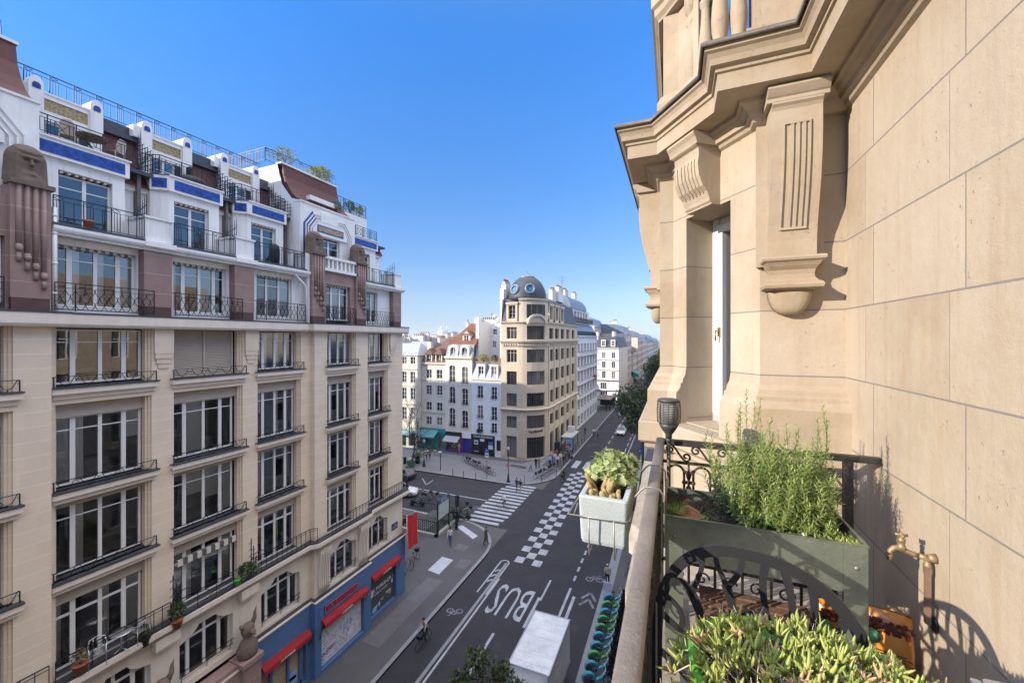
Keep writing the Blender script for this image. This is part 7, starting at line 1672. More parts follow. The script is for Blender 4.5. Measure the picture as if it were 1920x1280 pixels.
# hill and basilica on the skyline
m = MB(); n = 40
m.add([(0, 0, 0)], [])
H = [(-3400+i_*160, 78*math.exp(-((i_-11.2)/5.5)**2)+12*math.sin(i_*.9)) for i_ in range(24)]
pts = [(x, 3000, max(2, z)) for x, z in H]; m.v = []; m.f = []; m.mi = []; m.sm = []
m.rings([[(x, 2700, 0) for x, z in H], [(x, 2900, max(1, z*.8)) for x, z in H], [(x, 3100, max(2, z)) for x, z in H], [(x, 3600, 0) for x, z in H]], closed=False, caps=False)
struct(m.build('hills', pm('far city hillside', (.30, .30, .32), .9, var=.3, vs=.02, fine=.06)))
bc = atY(826, 625, 2900); bx, by, bz = bc.x, bc.y, 62
bas = thing('hilltop_basilica', 'tiny white domed basilica on the hill, far away above the brown roofs', 'church', (bx, by, bz)); M_bas = pm('white travertine', (.62, .60, .58), .8, var=.06)
m = MB(); m.box((bx-26, by-12, bz-10), (bx+26, by+60, bz+26)); m.build('nave', M_bas, bas)
for x, y, r, z, h in ((0, 10, 10, 30, 44), (-17, 0, 5, 24, 22), (17, 0, 5, 24, 22), (28, 60, 6, 26, 52)):
    m = MB(); m.lathe([(r, 0), (r, h*.4), (r*1.05, h*.42), (r*.95, h*.6), (r*.6, h*.8), (r*.25, h*.93), (r*.18, h), (.4, h*1.15)], (bx+x, by+y, bz+z-4), 16); m.build('dome', M_bas, bas)

# ================================================================ trees and shrubs
M_leafd = leaf_mat('street tree leaves', (.022, .040, .012), (.09, .12, .04), 1.2, .6, .15)
M_leafo = leaf_mat('olive leaves', (.10, .13, .07), (.22, .26, .14), 3, .6, .15)
M_bark = pm('grey brown bark', (.10, .08, .065), .9, var=.25, vs=6, bump=.4)
def tree(x, y, h, cr, ch_, label, seed, n=2600, leaf=.16, group=None, lean=(0, 0), mat=None, name='street_tree', trunk=.16, blobs=16, z0=0):
    q = random.Random(seed); o = thing(name, label, 'tree', (x, y, z0), group)
    m = MB(); top = Vector((x+lean[0], y+lean[1], z0+h-ch_*.55))
    m.tube([(x, y, z0), (x+lean[0]*.2, y+lean[1]*.2, z0+(h-ch_)*.5), (x+lean[0]*.6, y+lean[1]*.6, z0+h-ch_), tuple(top)], [trunk, trunk*.8, trunk*.6, trunk*.25], 8)
    cen = []
    for k in range(blobs):
        th = q.uniform(0, 2*math.pi); zz = q.uniform(-.9, .95); rr_ = cr*math.sqrt(max(.05, 1-zz*zz))*q.uniform(.35, .9)
        c = Vector((x+lean[0]+rr_*math.cos(th), y+lean[1]+rr_*math.sin(th), z0+h-ch_/2+zz*ch_/2*.85)); cen.append((c, cr*q.uniform(.22, .42)))
        b = Vector((x+lean[0]*.6, y+lean[1]*.6, z0+h-ch_*q.uniform(.75, 1.0))); m.tube([b, b.lerp(c, .5)+Vector((0, 0, -.1*cr)), c], [trunk*.35, trunk*.2, .01], 5, caps=False)
    m.build('trunk', M_bark, o)
    m = MB()
    for k in range(n):
        c, r = cen[k % blobs]; d = Vector((q.gauss(0, 1), q.gauss(0, 1), q.gauss(0, .8))).normalized()*r*q.uniform(.5, 1.1)
        p = c+d; a = Vector((q.gauss(0, 1), q.gauss(0, 1), q.gauss(0, 1))).normalized(); b = a.cross(Vector((q.gauss(0, 1), q.gauss(0, 1), q.gauss(0, 1)))).normalized(); s = leaf*q.uniform(.6, 1.3)
        m.add([p-a*s, p+b*s*.5, p+a*s, p-b*s*.5], [(0, 1, 2, 3)])
    m.build('crown', mat or M_leafd, o); return o
TR = 'trees along the right pavement'
tree(-3.0, 42.5, 15.0, 3.0, 5.0, 'dense dark green street tree beside the carved corner bay, nearest of the avenue trees', 1, 6000, .15, TR, trunk=.2, blobs=26)
tdesc = ('second tree of the avenue, just above the near green tree', 'third tree of the avenue, dark and rounded', 'fourth avenue tree, partly hidden', 'fifth avenue tree, partly hidden by others', 'sixth avenue tree towards the vanishing point', 'seventh avenue tree, small with distance', 'eighth avenue tree, tiny', 'ninth avenue tree, farthest and brownish')
for k, y in enumerate((92, 108, 126, 146, 168, 192, 220, 255)): tree(-3.2, y, 15.8, 3.6, 7.5, tdesc[k], 20+k, 2200, .3, TR, trunk=.2)
tree(-6.1, 12.4, 8.3, 1.15, 2.6, 'treetop directly below the balcony, left of the truck', 61, 2600, .085, None, lean=(-.2, .2), blobs=18)
tree(-4.45, 11.4, 9.0, .75, 1.5, 'small leafy treetop overlapping the front of the truck', 62, 1300, .06, None, lean=(0, .2), blobs=14, trunk=.08)
# bare tree at the far corner of the office building
bt = thing('bare_tree', 'leafless winter tree beside the far corner of the office building', 'tree', (-36.3, 47.6+1.8, .13)); m = MB(); q = random.Random(4)
def branch(p, d, L, r, lv):
    pts = [p]; n = 5
    for i_ in range(n): d = (d+Vector((q.gauss(0, .13), q.gauss(0, .13), q.gauss(.03, .08)))).normalized(); pts.append(pts[-1]+d*L/n)
    m.tube(pts, [r*(1-.6*i_/n) for i_ in range(n+1)], 5 if lv < 2 else 3, caps=False)
    if lv < 4:
        for k in range(5 if lv < 2 else 4):
            i_ = q.randint(2, n); a = Vector((q.gauss(0, 1), q.gauss(0, 1), q.gauss(.3, .5))).normalized(); branch(pts[i_], (d*.7+a*.8).normalized(), L*q.uniform(.5, .72), r*.42, lv+1)
branch(Vector((-36.3, 49.4, .13)), Vector((-.02, 0, 1)), 4.2, .20, 0); branch(Vector((-36.35, 49.4, 3.6)), Vector((.45, -.1, .85)), 4.0, .12, 1); branch(Vector((-36.4, 49.4, 4.0)), Vector((-.2, .1, 1)), 4.6, .12, 1); branch(Vector((-36.3, 49.4, 4.2)), Vector((.15, -.2, 1)), 4.4, .1, 1)
m.build('trunk', M_bark, bt)
def bush(x, y, z, r, h, label, seed, mat=None, n=700, leaf=.07, name='roof_shrub', cat='plant', pot=None, group=None):
    q = random.Random(seed); o = thing(name, label, cat, (x, y, z), group); m = MB()
    for k in range(n):
        th = q.uniform(0, 2*math.pi); u = q.uniform(-.4, 1); rr_ = r*math.sqrt(max(.05, 1-u*u))*q.uniform(.4, 1)*(1+.25*math.sin(th*3+seed)); p = Vector((x+rr_*math.cos(th), y+rr_*math.sin(th), z+h*.5+u*h*.5))
        a = Vector((q.gauss(0, 1), q.gauss(0, 1), q.gauss(0, 1))).normalized(); b = a.cross(Vector((q.gauss(0, 1), q.gauss(0, 1), .3))).normalized(); s = leaf*q.uniform(.6, 1.3); m.add([p-a*s, p+b*s*.45, p+a*s, p-b*s*.45], [(0, 1, 2, 3)])
    m.build('foliage', mat or M_leafo, o); m = MB()
    for k in range(6): m.tube([(x, y, z), (x+q.uniform(-.6, .6)*r, y+q.uniform(-.6, .6)*r, z+h*.8)], [.02, .006], 4, caps=False)
    m.build('stem', M_bark, o)
    if pot: m = MB(); m.lathe([(.16, -.32), (.22, 0), (.24, .01), (.2, .0), (.02, -.02)], (x, y, z), 12); m.build('plant_pot', pot, o)
    return o
M_clay = pm('terracotta', (.33, .12, .06), .8, var=.15)
p = atX(532, 290, -22.2); bush(p.x, p.y, 30.0, .75, 1.2, 'airy olive shrub on the roof terrace above the red pavilion roof, left one', 1, leaf_mat('silvery olive leaves', (.16, .19, .13), (.30, .33, .24)), 420, .07)
p = atX(600, 328, -22.0); bush(p.x, p.y, 29.9, .75, 1.1, 'dense yellow green round shrub on the roof terrace, right one', 2, leaf_mat('variegated leaves', (.14, .17, .03), (.42, .42, .14)), 900, .07)
bush(-21.9, 22.4, 28.6, .45, .9, 'dark potted shrub behind the terrace rail right of the red roof', 3, M_leafd, 400, .06); bush(-21.9, 23.3, 28.6, .38, .8, 'green potted shrub at the end of the terrace rail', 8, M_leafo, 350, .06)
bush(-20.6, 19.9, 27.75, .4, .8, 'trailing spiky plant on the ledge of the red pavilion roof', 9, M_leafo, 260, .08)
bush(-18.96, 9.95, 7.95, .33, .7, 'dark shrub on the long iron balcony beside the plant stand, left one', 4, M_leafd, 380, .06, pot=M_clay); bush(-19.0, 12.9, 7.95, .45, .8, 'spreading dark plant on the long iron balcony near the green bucket', 5, M_leafd, 420, .07)
bush(-19.05, 8.9, 7.95, .28, .45, 'low brown shrub on the balcony behind the aluminium chairs', 6, M_leafd, 260, .05, pot=M_iron); bush(-19.0, 7.1, 8.3, .2, .5, 'dry grassy plant in a terracotta pot on the balcony', 7, leaf_mat('dry grass', (.12, .10, .05), (.3, .26, .14)), 200, .06, pot=M_clay)
m = MB(); m.lathe([(.10, 0), (.13, .26), (.14, .27), (.12, .27), (.02, .25)], (-19.0, 12.45, 7.93), 14); tag(m.build('green_bucket', pm('lime green plastic', (.06, .45, .03), .4)), 'lime green bucket on the long iron balcony', 'bucket')
m = MB(); m.lathe([(.10, 0), (.13, .17), (.16, .18), (.16, .24), (.13, .24), (.02, .22)], (-19.1, 7.35, 23.42), 14); tag(m.build('flower_pot', M_clay), 'terracotta flower pot behind the seventh floor balcony rail, upper left', 'pot')
# aluminium chairs and table on the long balcony
M_alu = pm('brushed aluminium', (.55, .56, .58), .3, .85)
def alu_chair():
    o = thing('aluminium_chair', 'aluminium café chair nearest the left pier on the iron balcony', 'chair', (0, 0, 0), 'aluminium café furniture on the balcony', 0)
    m = MB(); m.tube([(-.22, .22, .66), (-.24, -.1, .66), (-.2, -.25, .80), (0, -.3, .86), (.2, -.25, .80), (.24, -.1, .66), (.22, .22, .66)], .014, 6); m.build('arm_rail', M_alu, o)
    m = MB()
    for k in range(6): m.tube([(-.2, -.2+k*.075, .44), (.2, -.2+k*.075, .44)], .012, 4)
    m.build('seat', M_alu, o); m = MB()
    for k in range(5): m.tube([(-.2+k*.1, -.24, .46), (-.2+k*.1, -.28, .80)], .010, 4)
    m.build('backrest', M_alu, o)
    for x, y in ((-.22, .22), (.22, .22), (-.22, -.2), (.22, -.2)): m = MB(); m.tube([(x*.95, y, .66 if y > 0 else .5), (x, y*1.15, 0)], .013, 5); m.build('leg', M_alu, o)
    return o
ac = alu_chair(); ac.location = (-19.02, 7.55, 7.93); ac.rotation_euler = (0, 0, R(250))
dup(ac, (-19.0, 8.75, 7.93), R(100), 'aluminium café chair right of the small table, turned to the rail')
tb_ = thing('balcony_table', 'small round aluminium table between the two café chairs', 'table', (-19.0, 8.2, 7.93)); m = MB(); m.lathe([(.02, .70), (.32, .70), (.33, .715), (.32, .73), (.02, .73)], (-19.0, 8.2, 7.93), 20); m.build('tabletop', M_alu, tb_)
m = MB(); m.tube([(-19.0, 8.2, 7.95), (-19.0, 8.2, 8.63)], .025, 6); [m.tube([(-19.0, 8.2, 8.05), (-19.0+.28*math.cos(R(a)), 8.2+.28*math.sin(R(a)), 7.94)], .016, 5) for a in (30, 150, 270)]; m.build('pedestal', M_alu, tb_)
# furniture on the eighth-floor terrace
def wood_chair(x, y, z, rz, label): 
    o = thing('terrace_chair', label, 'chair', (x, y, z), None, rz); M_tk = pm('pale teak', (.50, .42, .34), .7, var=.15)
    m = MB(); m.box((-.22, -.22, .42), (.22, .22, .46)); m.build('seat', M_tk, o); m = MB(); m.ext([(-.2, -.22, .46), (.2, -.22, .46), (.2, -.30, .8), (.1, -.32, .95), (-.1, -.32, .95), (-.2, -.30, .8)], (0, .03, 0)); m.build('backrest', M_tk, o)
    for a in (-.2, .2):
        for b in (-.2, .2): m = MB(); m.bar((a, b, 0), (a, b, .42), .035); m.build('leg', M_tk, o)
wood_chair(-21.0, 7.5, 26.62, 1.2, 'pale wooden chair behind the top terrace rail, left of the round table'); wood_chair(-21.1, 8.9, 26.62, 2.0, 'pale wooden folding chair right of the round terrace table')
ot = thing('terrace_table', 'round brown wooden table on the top terrace behind the blue band', 'table', (-21.1, 8.2, 26.62)); m = MB(); m.lathe([(.02, .7), (.5, .7), (.5, .74), (.02, .74)], (-21.1, 8.2, 26.62), 20); m.build('tabletop', pm('brown teak', (.22, .14, .08), .6), ot); m = MB(); [m.bar((-21.1+.3*math.cos(R(a)), 8.2+.3*math.sin(R(a)), 26.62), (-21.1-.3*math.cos(R(a)), 8.2-.3*math.sin(R(a)), 27.32), .04) for a in (20, 110)]; m.build('leg', M_bark, ot)
m = MB(); m.box((-22.2, 12.05, 26.62), (-21.9, 12.2, 27.9)); m.lathe([(.05, 0), (.5, .02), (.5, .4), (.35, .55), (.05, .6)], (-21.3, 11.9, 26.65), 14, sx=.6, sy=1.2); tag(m.build('covered_barbecue', M_iron), 'black covered barbecue on the middle top terrace', 'barbecue')
m = MB(); m.lathe([(.02, 0), (.24, .02), (.27, .55), (.25, .85), (.2, 1.0), (.1, 1.08), (.02, 1.1)], (-19.55, 14.75, 23.42), 14, sx=.7); tag(m.build('covered_grill', M_iron), 'black covered grill behind the balcony rail next to the carved heads', 'barbecue')
# striped blind on the third window and potted fence greenery
m = MB(LT); 
for k in range(13): m.m = k % 2; u = 10.25+k*.185; m.box((u, -.12, 9.86), (u+.185, -.02, 10.12))
m.build('striped_awning', [pm('cream stripe', (.6, .56, .48), .8), pm('dark stripe', (.10, .09, .08), .8)], office)
# reed-fence plants over the black shop and window boxes
bush(-29.9, 60.5, 15.5, .9, 1.4, 'yellow flowering shrub above the reed fence on the white house', 12, leaf_mat('yellow flowering leaves', (.12, .16, .04), (.42, .38, .08)), 400, .12); bush(-27.9, 60.6, 15.5, .7, 1.3, 'green shrub above the reed fence next to the domed building', 13, M_leafd, 300, .12)
bush(-30.4, 59.75, 3.6, .45, .9, 'dark plant filling the first window balcony above the black shop', 14, M_leafd, 260, .1)
# ================================================================ vehicles, street furniture, bicycles, people
M_carw = pm('white car paint', (.62, .63, .65), .25, var=.03, coat=.6)
M_tyre = pm('black rubber', (.02, .02, .02), .8)
M_rim = pm('alloy rim', (.35, .35, .36), .35, .7)
M_lamp = pm('headlamp glass', (.55, .57, .6), .15)
M_tail = pm('tail lamp', (.35, .01, .01), .25)
M_carglass = pm('tinted car glass', (.012, .015, .02), .05, spec=.8)
def car(name, label, loc, rz, paint, group=None, L=4.3, Wd=1.78, Hh_=1.48, hatch=True, cat='car'):
    o = thing(name, label, cat, loc, group, rz); hw = Wd/2
    # length runs along +y (front)
    sec = [(-L/2, .30, .62, .86), (-L/2+.05, .24, .86, .96), (-L/2+.35, .2, .92, 1.0), (-L/2+1.0, .2, .94, 1.0), (0, .2, .93, 1.0), (L/2-1.25, .2, .92, 1.0), (L/2-.6, .2, .82, .98), (L/2-.15, .24, .70, .92), (L/2, .32, .56, .80)]
    m = MB(); rg = []
    for y, zb, zt, k in sec: w = hw*k; rg.append([(-w*.92, y, zb), (-w, y, zb+.12), (-w, y, zt-.14), (-w*.93, y, zt-.03), (-w*.6, y, zt), (w*.6, y, zt), (w*.93, y, zt-.03), (w, y, zt-.14), (w, y, zb+.12), (w*.92, y, zb)])
    m.rings(rg); m.build('body', paint, o)
    cab = [(-L/2+.25 if hatch else -L/2+.75, .90, .90), (-L/2+.65 if hatch else -L/2+1.25, Hh_-.06, .74), (-.2, Hh_, .76), (L/2-2.0, Hh_-.05, .74), (L/2-1.15, .90, .88)]
    m = MB(); rg = [[(-hw*k, y, .85), (-hw*k, y, z-.0), (hw*k, y, z), (hw*k, y, .85)] for y, z, k in cab]; 
    m.rings(rg, smooth=False); m.build('cabin_glass', M_carglass, o)
    m = MB(); rg = [[(-hw*k-.0, y, z-.03), (-hw*k*.9, y, z+.022), (hw*k*.9, y, z+.022), (hw*k, y, z-.03)] for y, z, k in cab[1:4]]; m.rings(rg)
    for s in (-1, 1):
        for (y0, z0, k0), (y1, z1, k1) in ((cab[0], cab[1]), (cab[3], cab[4])): m.tube([(s*hw*k0, y0, z0), (s*hw*k1, y1, z1)], .045, 4)
        m.tube([(s*hw*.83, -.15, .9), (s*hw*.76, -.2, Hh_)], .04, 4)
    m.build('roof', paint, o)
    for s in (-1, 1):
        for y in (-L/2+.78, L/2-.85):
            m = MB(Matrix.Translation((s*(hw-.1), y, .31)) @ Matrix.Rotation(R(90), 4, 'Y')); m.lathe([(.2, -.11), (.31, -.1), (.31, .1), (.2, .11)], (0, 0, 0), 18, caps=False); w_ = m.build('wheel', M_tyre, o)
            m = MB(Matrix.Translation((s*(hw-.1), y, .31)) @ Matrix.Rotation(R(90), 4, 'Y')); m.lathe([(.02, -.08), (.2, -.09), (.2, .09), (.02, .08)], (0, 0, 0), 10); m.build('rim', M_rim, w_)
        m = MB(); m.ball((s*hw*.66, L/2-.14, .62), .15, 6, sx=1.3, sy=.9, sz=.6); m.build('headlight', M_lamp, o); m = MB(); m.ball((s*hw*.74, -L/2+.08, .78), .12, 6, sx=1.1, sy=.6); m.build('tail_light', M_tail, o)
        m = MB(); m.ball((s*(hw+.1), L/2-1.5, .95), .11, 6, sy=.6, sz=.7); m.build('wing_mirror', paint, o)
    m = MB(); m.box((-.55, L/2-.03, .36), (.55, L/2+.015, .50)); m.build('grille', M_iron, o); m = MB(); m.box((-.25, L/2+.02, .42), (.25, L/2+.03, .52)); m.build('number_plate', M_chalk, o)
    return o
taxi = car('taxi', 'small white hatchback taxi driving towards us on the avenue', (atZ(1165, 813).x, atZ(1165, 813).y, .012), R(180), M_carw, L=4.2)
m = MB(); m.box((-.2, -.1, 1.5), (.2, .06, 1.62)); m.build('roof_sign', pm('taxi sign', (.4, .1, .06), .4), taxi)
car('parked_car', 'white hatchback half hidden behind the corner of the office building', (-31.6, 40.6, .012), R(-62), M_carw)
tdk = pm('dark car paint', (.02, .025, .035), .2, coat=.6); tgr = pm('silver car paint', (.35, .37, .4), .25, .5, coat=.5)
car('parked_car', 'low black car at the left edge of the side street', (-35.6, 46.2, .012), R(75), tdk)
FC = 'far cars on the avenue'
for (px, py, p_, lb, rz) in ((1212, 735, tdk, 'dark car parked under the avenue trees, nearer one', 0), (1222, 722, tgr, 'silver car in the avenue below the trees', 0), (1228, 706, tdk, 'dark car far down the avenue under the trees', 0), (1205, 712, tdk, 'dark car far down the middle of the avenue', 180), (1192, 716, tgr, 'pale grey car parked by the far left pavement', 0)):
    q = atZ(px, py); car('far_car', lb, (q.x, q.y, .012), R(rz), p_, FC)
# box truck
tr = thing('box_truck', 'white box truck with a dusty roof, seen from above at the bottom of the street', 'truck', (-6.65, 20, 0)); M_tw = pm('dusty white truck panel', (.66, .68, .71), .5, var=.16, vs=1.6, fine=7, stain=.25)
m = MB(); m.prism(rr_rect(-7.72, -5.6, 18.45, 22.56, .03), .95, 3.28); m.build('cargo_box', M_tw, tr)
m = MB()
for x in (-7.74, -5.64): m.box((x, 18.43, .92), (x+.06, 22.59, .99)); m.box((x, 18.4, 3.25), (x+.06, 22.6, 3.31))
for y in (18.40, 22.54): m.box((-7.68, y, 3.255), (-5.64, y+.05, 3.305))
for x, y in ((-7.7, 22.57), (-5.66, 22.57), (-7.7, 18.4), (-5.66, 18.4)): m.box((x-.03, y-.03, .95), (x+.04, y+.04, 3.3))
m.build('corner_trim', pm('aluminium trim', (.4, .41, .43), .4, .5), tr)
m = MB(); [m.box((-7.68, 18.8+k*.62, 3.279), (-5.64, 18.83+k*.62, 3.288)) for k in range(6)]; m.build('roof_rib', M_tw, tr)['kind'] = 'stuff'
m = MB(); m.box((-5.598, 18.6, 1.0), (-5.59, 22.4, 1.06)); m.box((-5.598, 18.6, 3.1), (-5.59, 22.4, 3.14)); m.box((-5.62, 19.4, .55), (-5.56, 20.8, .85)); m.build('side_rail', M_rim, tr)
m = MB(); m.box((-6.69, 22.563, 1.1), (-6.65, 22.58, 3.2)); [m.box((x, 22.565, 1.1), (x+.03, 22.6, 3.2)) for x in (-7.2, -6.2)]; m.build('rear_doors', M_rim, tr)
m = MB(); m.box((-7.5, 16.6, .55), (-5.8, 22.4, .93)); m.build('chassis', M_iron, tr)
m = MB(); rg = [[(-7.66, y, .55), (-7.66, y, z), (-7.5, y, z+.1), (-5.85, y, z+.1), (-5.68, y, z), (-5.68, y, .55)] for y, z in ((18.35, 2.35), (17.2, 2.4), (16.7, 2.2), (16.2, 1.35), (15.9, 1.2))]; m.rings(rg, smooth=False); m.build('cab', M_carw, tr)
m = MB(); m.quad((-7.5, 16.66, 2.24), (-5.85, 16.66, 2.24), (-5.85, 16.14, 1.42), (-7.5, 16.14, 1.42)); m.v = [(a, b-.02, c+.03) for a, b, c in m.v]; m.build('windscreen', M_carglass, tr)
for x in (-7.55, -5.8):
    for y in (16.9, 21.2): m = MB(Matrix.Translation((x, y, .42)) @ Matrix.Rotation(R(90), 4, 'Y')); m.lathe([(.2, -.13), (.42, -.12), (.42, .12), (.2, .13)], (0, 0, 0), 20, caps=True); m.build('wheel', M_tyre, tr)
# ---- posts, lamps, signs
def disc(T, r, z, n=20): return [(r*math.cos(2*math.pi*k/n), r*math.sin(2*math.pi*k/n), z) for k in range(n)]
def face_frame(c, look): # a disc frame at c facing the viewer direction
    n = Vector(look).normalized(); return Matrix.Translation(c) @ n.to_track_quat('Z', 'Y').to_matrix().to_4x4()
M_redr = pm('sign red', (.50, .015, .02), .4); M_blus = pm('sign blue', (.02, .10, .40), .4); M_grn = pm('dark green cast iron', (.015, .04, .03), .45, .2)
def no_entry(px, py, pz, base, label):
    q = atZ(*base, .13); o = thing('no_entry_sign', label, 'road sign', tuple(q)); m = MB(); m.tube([tuple(q), (q.x, q.y, pz+.45)], .035, 6); m.build('pole', M_iron, o)
    T = face_frame((q.x, q.y-.05, pz), (0, -1, 0)); m = MB(T); m.add(disc(T, .34, .02)+disc(T, .34, .0), [tuple(range(20)), tuple(range(39, 19, -1))]+[(k, (k+1) % 20, (k+1) % 20+20, k+20) for k in range(20)]); s = m.build('sign_disc', M_redr, o)
    m = MB(); m.box((q.x-.24, q.y-.085, pz-.05), (q.x+.24, q.y-.072, pz+.05)); m.build('white_bar', M_chalk, s)
q = atZ(1064, 866, .13); no_entry(1066, 828, 2.6, (1064, 866), 'round red no entry sign beside the bus shelter at the domed corner')
q = atZ(1160, 868, .02); no_entry(1162, 842, 2.1, (1161, 872), 'round red no entry sign in the middle of the avenue above the potted plant')
o = thing('blue_road_sign', 'round blue road sign at the right kerb beside the stone ledge', 'road sign', (-5.9, 62, 0)); c = atY(1200, 845, 62); m = MB(); m.tube([(c.x, c.y, .1), (c.x, c.y, c.z+.4)], .035, 6); m.build('pole', M_iron, o); o.location = (c.x, c.y, 0); ROOT[o.name] = Vector((c.x, c.y, 0)); [setp(k, o) for k in o.children]
T = face_frame((c.x, c.y-.06, c.z), (0, -1, 0)); m = MB(T); m.add(disc(T, .36, 0), [tuple(range(20))]); m.m = 1; m.box((-.2, -.03, .01), (.2, .03, .02)); m.box((-.1, -.15, .01), (-.04, .15, .02)); m.build('sign_disc', [M_blus, M_chalk], o)
q = atZ(913, 897, .13); o = thing('parking_sign', 'blue square sign over a white plate on a thin pole by the bicycle rack', 'road sign', tuple(q)); m = MB(); m.tube([tuple(q), (q.x, q.y, 4.3)], .035, 6); m.build('pole', M_iron, o)
m = MB(); m.box((q.x-.28, q.y-.08, 3.75), (q.x+.28, q.y-.05, 4.3)); s = m.build('blue_plate', M_blus, o); text('sign_lettering', 'P', .42, (q.x, q.y-.09, 4.02), (1, 0, 0), (0, 0, 1), M_chalk, s, .004)
m = MB(); m.box((q.x-.28, q.y-.08, 3.05), (q.x+.28, q.y-.05, 3.72)); s = m.build('white_plate', M_chalk, o); m = MB(); m.box((q.x-.18, q.y-.09, 3.35), (q.x+.15, q.y-.08, 3.5)); m.build('tow_symbol', M_dkshop, s)
def lamp_post(px, py, label, H=4.6, globe=True):
    q = atZ(px, py, .13); o = thing('street_lamp', label, 'street lamp', tuple(q)); m = MB(); m.lathe([(.26, 0), (.26, .12), (.18, .3), (.13, .7), (.09, 1.0), (.055, 1.15), (.045, H-.5), (.07, H-.45), (.03, H-.35)], q, 12); m.build('pole', M_grn, o)
    if globe: m = MB(); m.lathe([(.03, H-.4), (.17, H-.3), (.21, H-.12), (.17, H+.06), (.05, H+.14), (.02, H+.2)], q, 14); m.build('lamp_glass', pm('frosted lamp glass', (.35, .38, .40), .3), o)
    return o, q
o, q = lamp_post(953, 903, 'slim green street lamp on the plaza in front of the domed building')
T = face_frame((q.x-.02, q.y-.1, 2.4), (0, -1, 0)); m = MB(T); m.add(disc(T, .22, 0), [tuple(range(20))]); m.m = 1; m.box((-.13, -.03, .01), (.13, .03, .02)); m.build('small_round_sign', [M_redr, M_chalk], o)
lamp_post(795, 874, 'green lamp post with a bell-shaped base on the plaza near the palm', 3.9)
BOL = 'thin bollards along the plaza kerb'
def post(px, py, h, label, r=.04, grp=BOL, name='bollard'):
    q = atZ(px, py, .13); m = MB(); m.lathe([(r*1.5, 0), (r*1.2, .06), (r, .1), (r, h-.1), (r*1.3, h-.06), (r*.9, h)], q, 8); return tag(m.build(name, M_iron), label, name.replace('_', ' '), grp)
post(826, 881, 2.4, 'tall dark post with a boxy head on the plaza, right of the café', .06, None, 'ticket_post')
for k, (a, b) in enumerate(((849, 893), (869, 897), (892, 901))): post(a, b, 1.1, ('leftmost bollard on the plaza kerb', 'middle bollard on the plaza kerb', 'bollard on the plaza kerb left of the parking sign')[k])
for k, (a, b) in enumerate(((983, 908), (1016, 905), (1043, 893), (1052, 888))): post(a, b, 1.1, ('bollard by the zebra crossing at the plaza corner', 'bollard at the left end of the kerbside bicycle row', 'bollard in the middle of the kerbside bicycle row', 'bollard at the right end of the kerbside bicycle row')[k])
for k in range(6): 
    m = MB(); q = Vector((-15.9, 63.5+k*2.4, .13)); m.lathe([(.05, 0), (.04, .1), (.04, .9), (.055, 1.0)], q, 8); tag(m.build('bollard', M_iron), 'dark pavement bollard number %s along the kerb right of the bus shelter' % ('one', 'two', 'three', 'four', 'five', 'six')[k], 'bollard', 'bollards along the avenue pavement')
# bin, tubs, palm
q = atZ(759, 869, .13); m = MB(); m.lathe([(.22, 0), (.25, .9), (.28, .95), (.24, 1.05), (.03, 1.1)], q, 14); tag(m.build('litter_bin', M_iron), 'black litter bin beside the green plant tub at the left of the plaza', 'bin')
q = atZ(771, 875, .13); o = thing('green_tub', 'bright green square tub with white flowers on the plaza', 'planter', tuple(q)); m = MB(); m.rings([[(q.x+a*s, q.y+b*s, q.z+z) for a, b in ((-1, -1), (1, -1), (1, 1), (-1, 1))] for s, z in ((.36, 0), (.5, 1.05))], smooth=False); m.build('tub_body', pm('green tub', (.02, .20, .07), .4), o)
m = MB(); [m.ball((q.x+rf.uniform(-.35, .35), q.y+rf.uniform(-.35, .35), q.z+1.1+rf.uniform(0, .2)), .08, 5) for _ in range(22)]; m.build('flowers', M_chalk, o)['kind'] = 'stuff'
q = atZ(783, 868, .13); o = thing('palm_tub', 'small fan palm in a dark tub beside the bright green tub', 'plant', tuple(q)); m = MB(); m.lathe([(.3, 0), (.42, .75), (.4, .75), (.02, .72)], q, 12); m.build('tub_body', M_iron, o)
m = MB()
for k in range(70):
    a = rf.uniform(0, 6.28); e = rf.uniform(.1, 1.3); L = rf.uniform(1.0, 1.7); b = Vector((q.x, q.y, q.z+.8)); d = Vector((math.cos(a)*math.cos(e), math.sin(a)*math.cos(e), math.sin(e))); s = d.cross(Vector((0, 0, 1))).normalized()*.09
    m.rings([[b+d*L*t_-Vector((0, 0, .5*t_*t_*L*.4))+s*w, b+d*L*t_-Vector((0, 0, .5*t_*t_*L*.4))-s*w] for t_, w in ((0, .3), (.4, 1), (.75, .8), (1, .05))], closed=False, caps=False)
m.build('fronds', leaf_mat('palm fronds', (.04, .09, .02), (.14, .2, .06)), o)
# traffic light
q = atZ(856, 991, .13); o = thing('traffic_light', 'black traffic light at the pavement corner seen from behind', 'traffic light', tuple(q)); m = MB(); m.lathe([(.16, 0), (.14, .9), (.08, 1.0), (.06, 1.1), (.05, 3.3)], q, 10); m.build('pole', M_iron, o)
m = MB(); m.prism(rr_rect(q.x-.17, q.x+.17, q.y-.02, q.y+.3, .05), 2.4, 3.5); m.build('signal_head', M_iron, o); m = MB(); m.prism(rr_rect(q.x+.08, q.x+.3, q.y-.12, q.y+.1, .04), 1.5, 1.95); m.build('pedestrian_signal', M_iron, o)
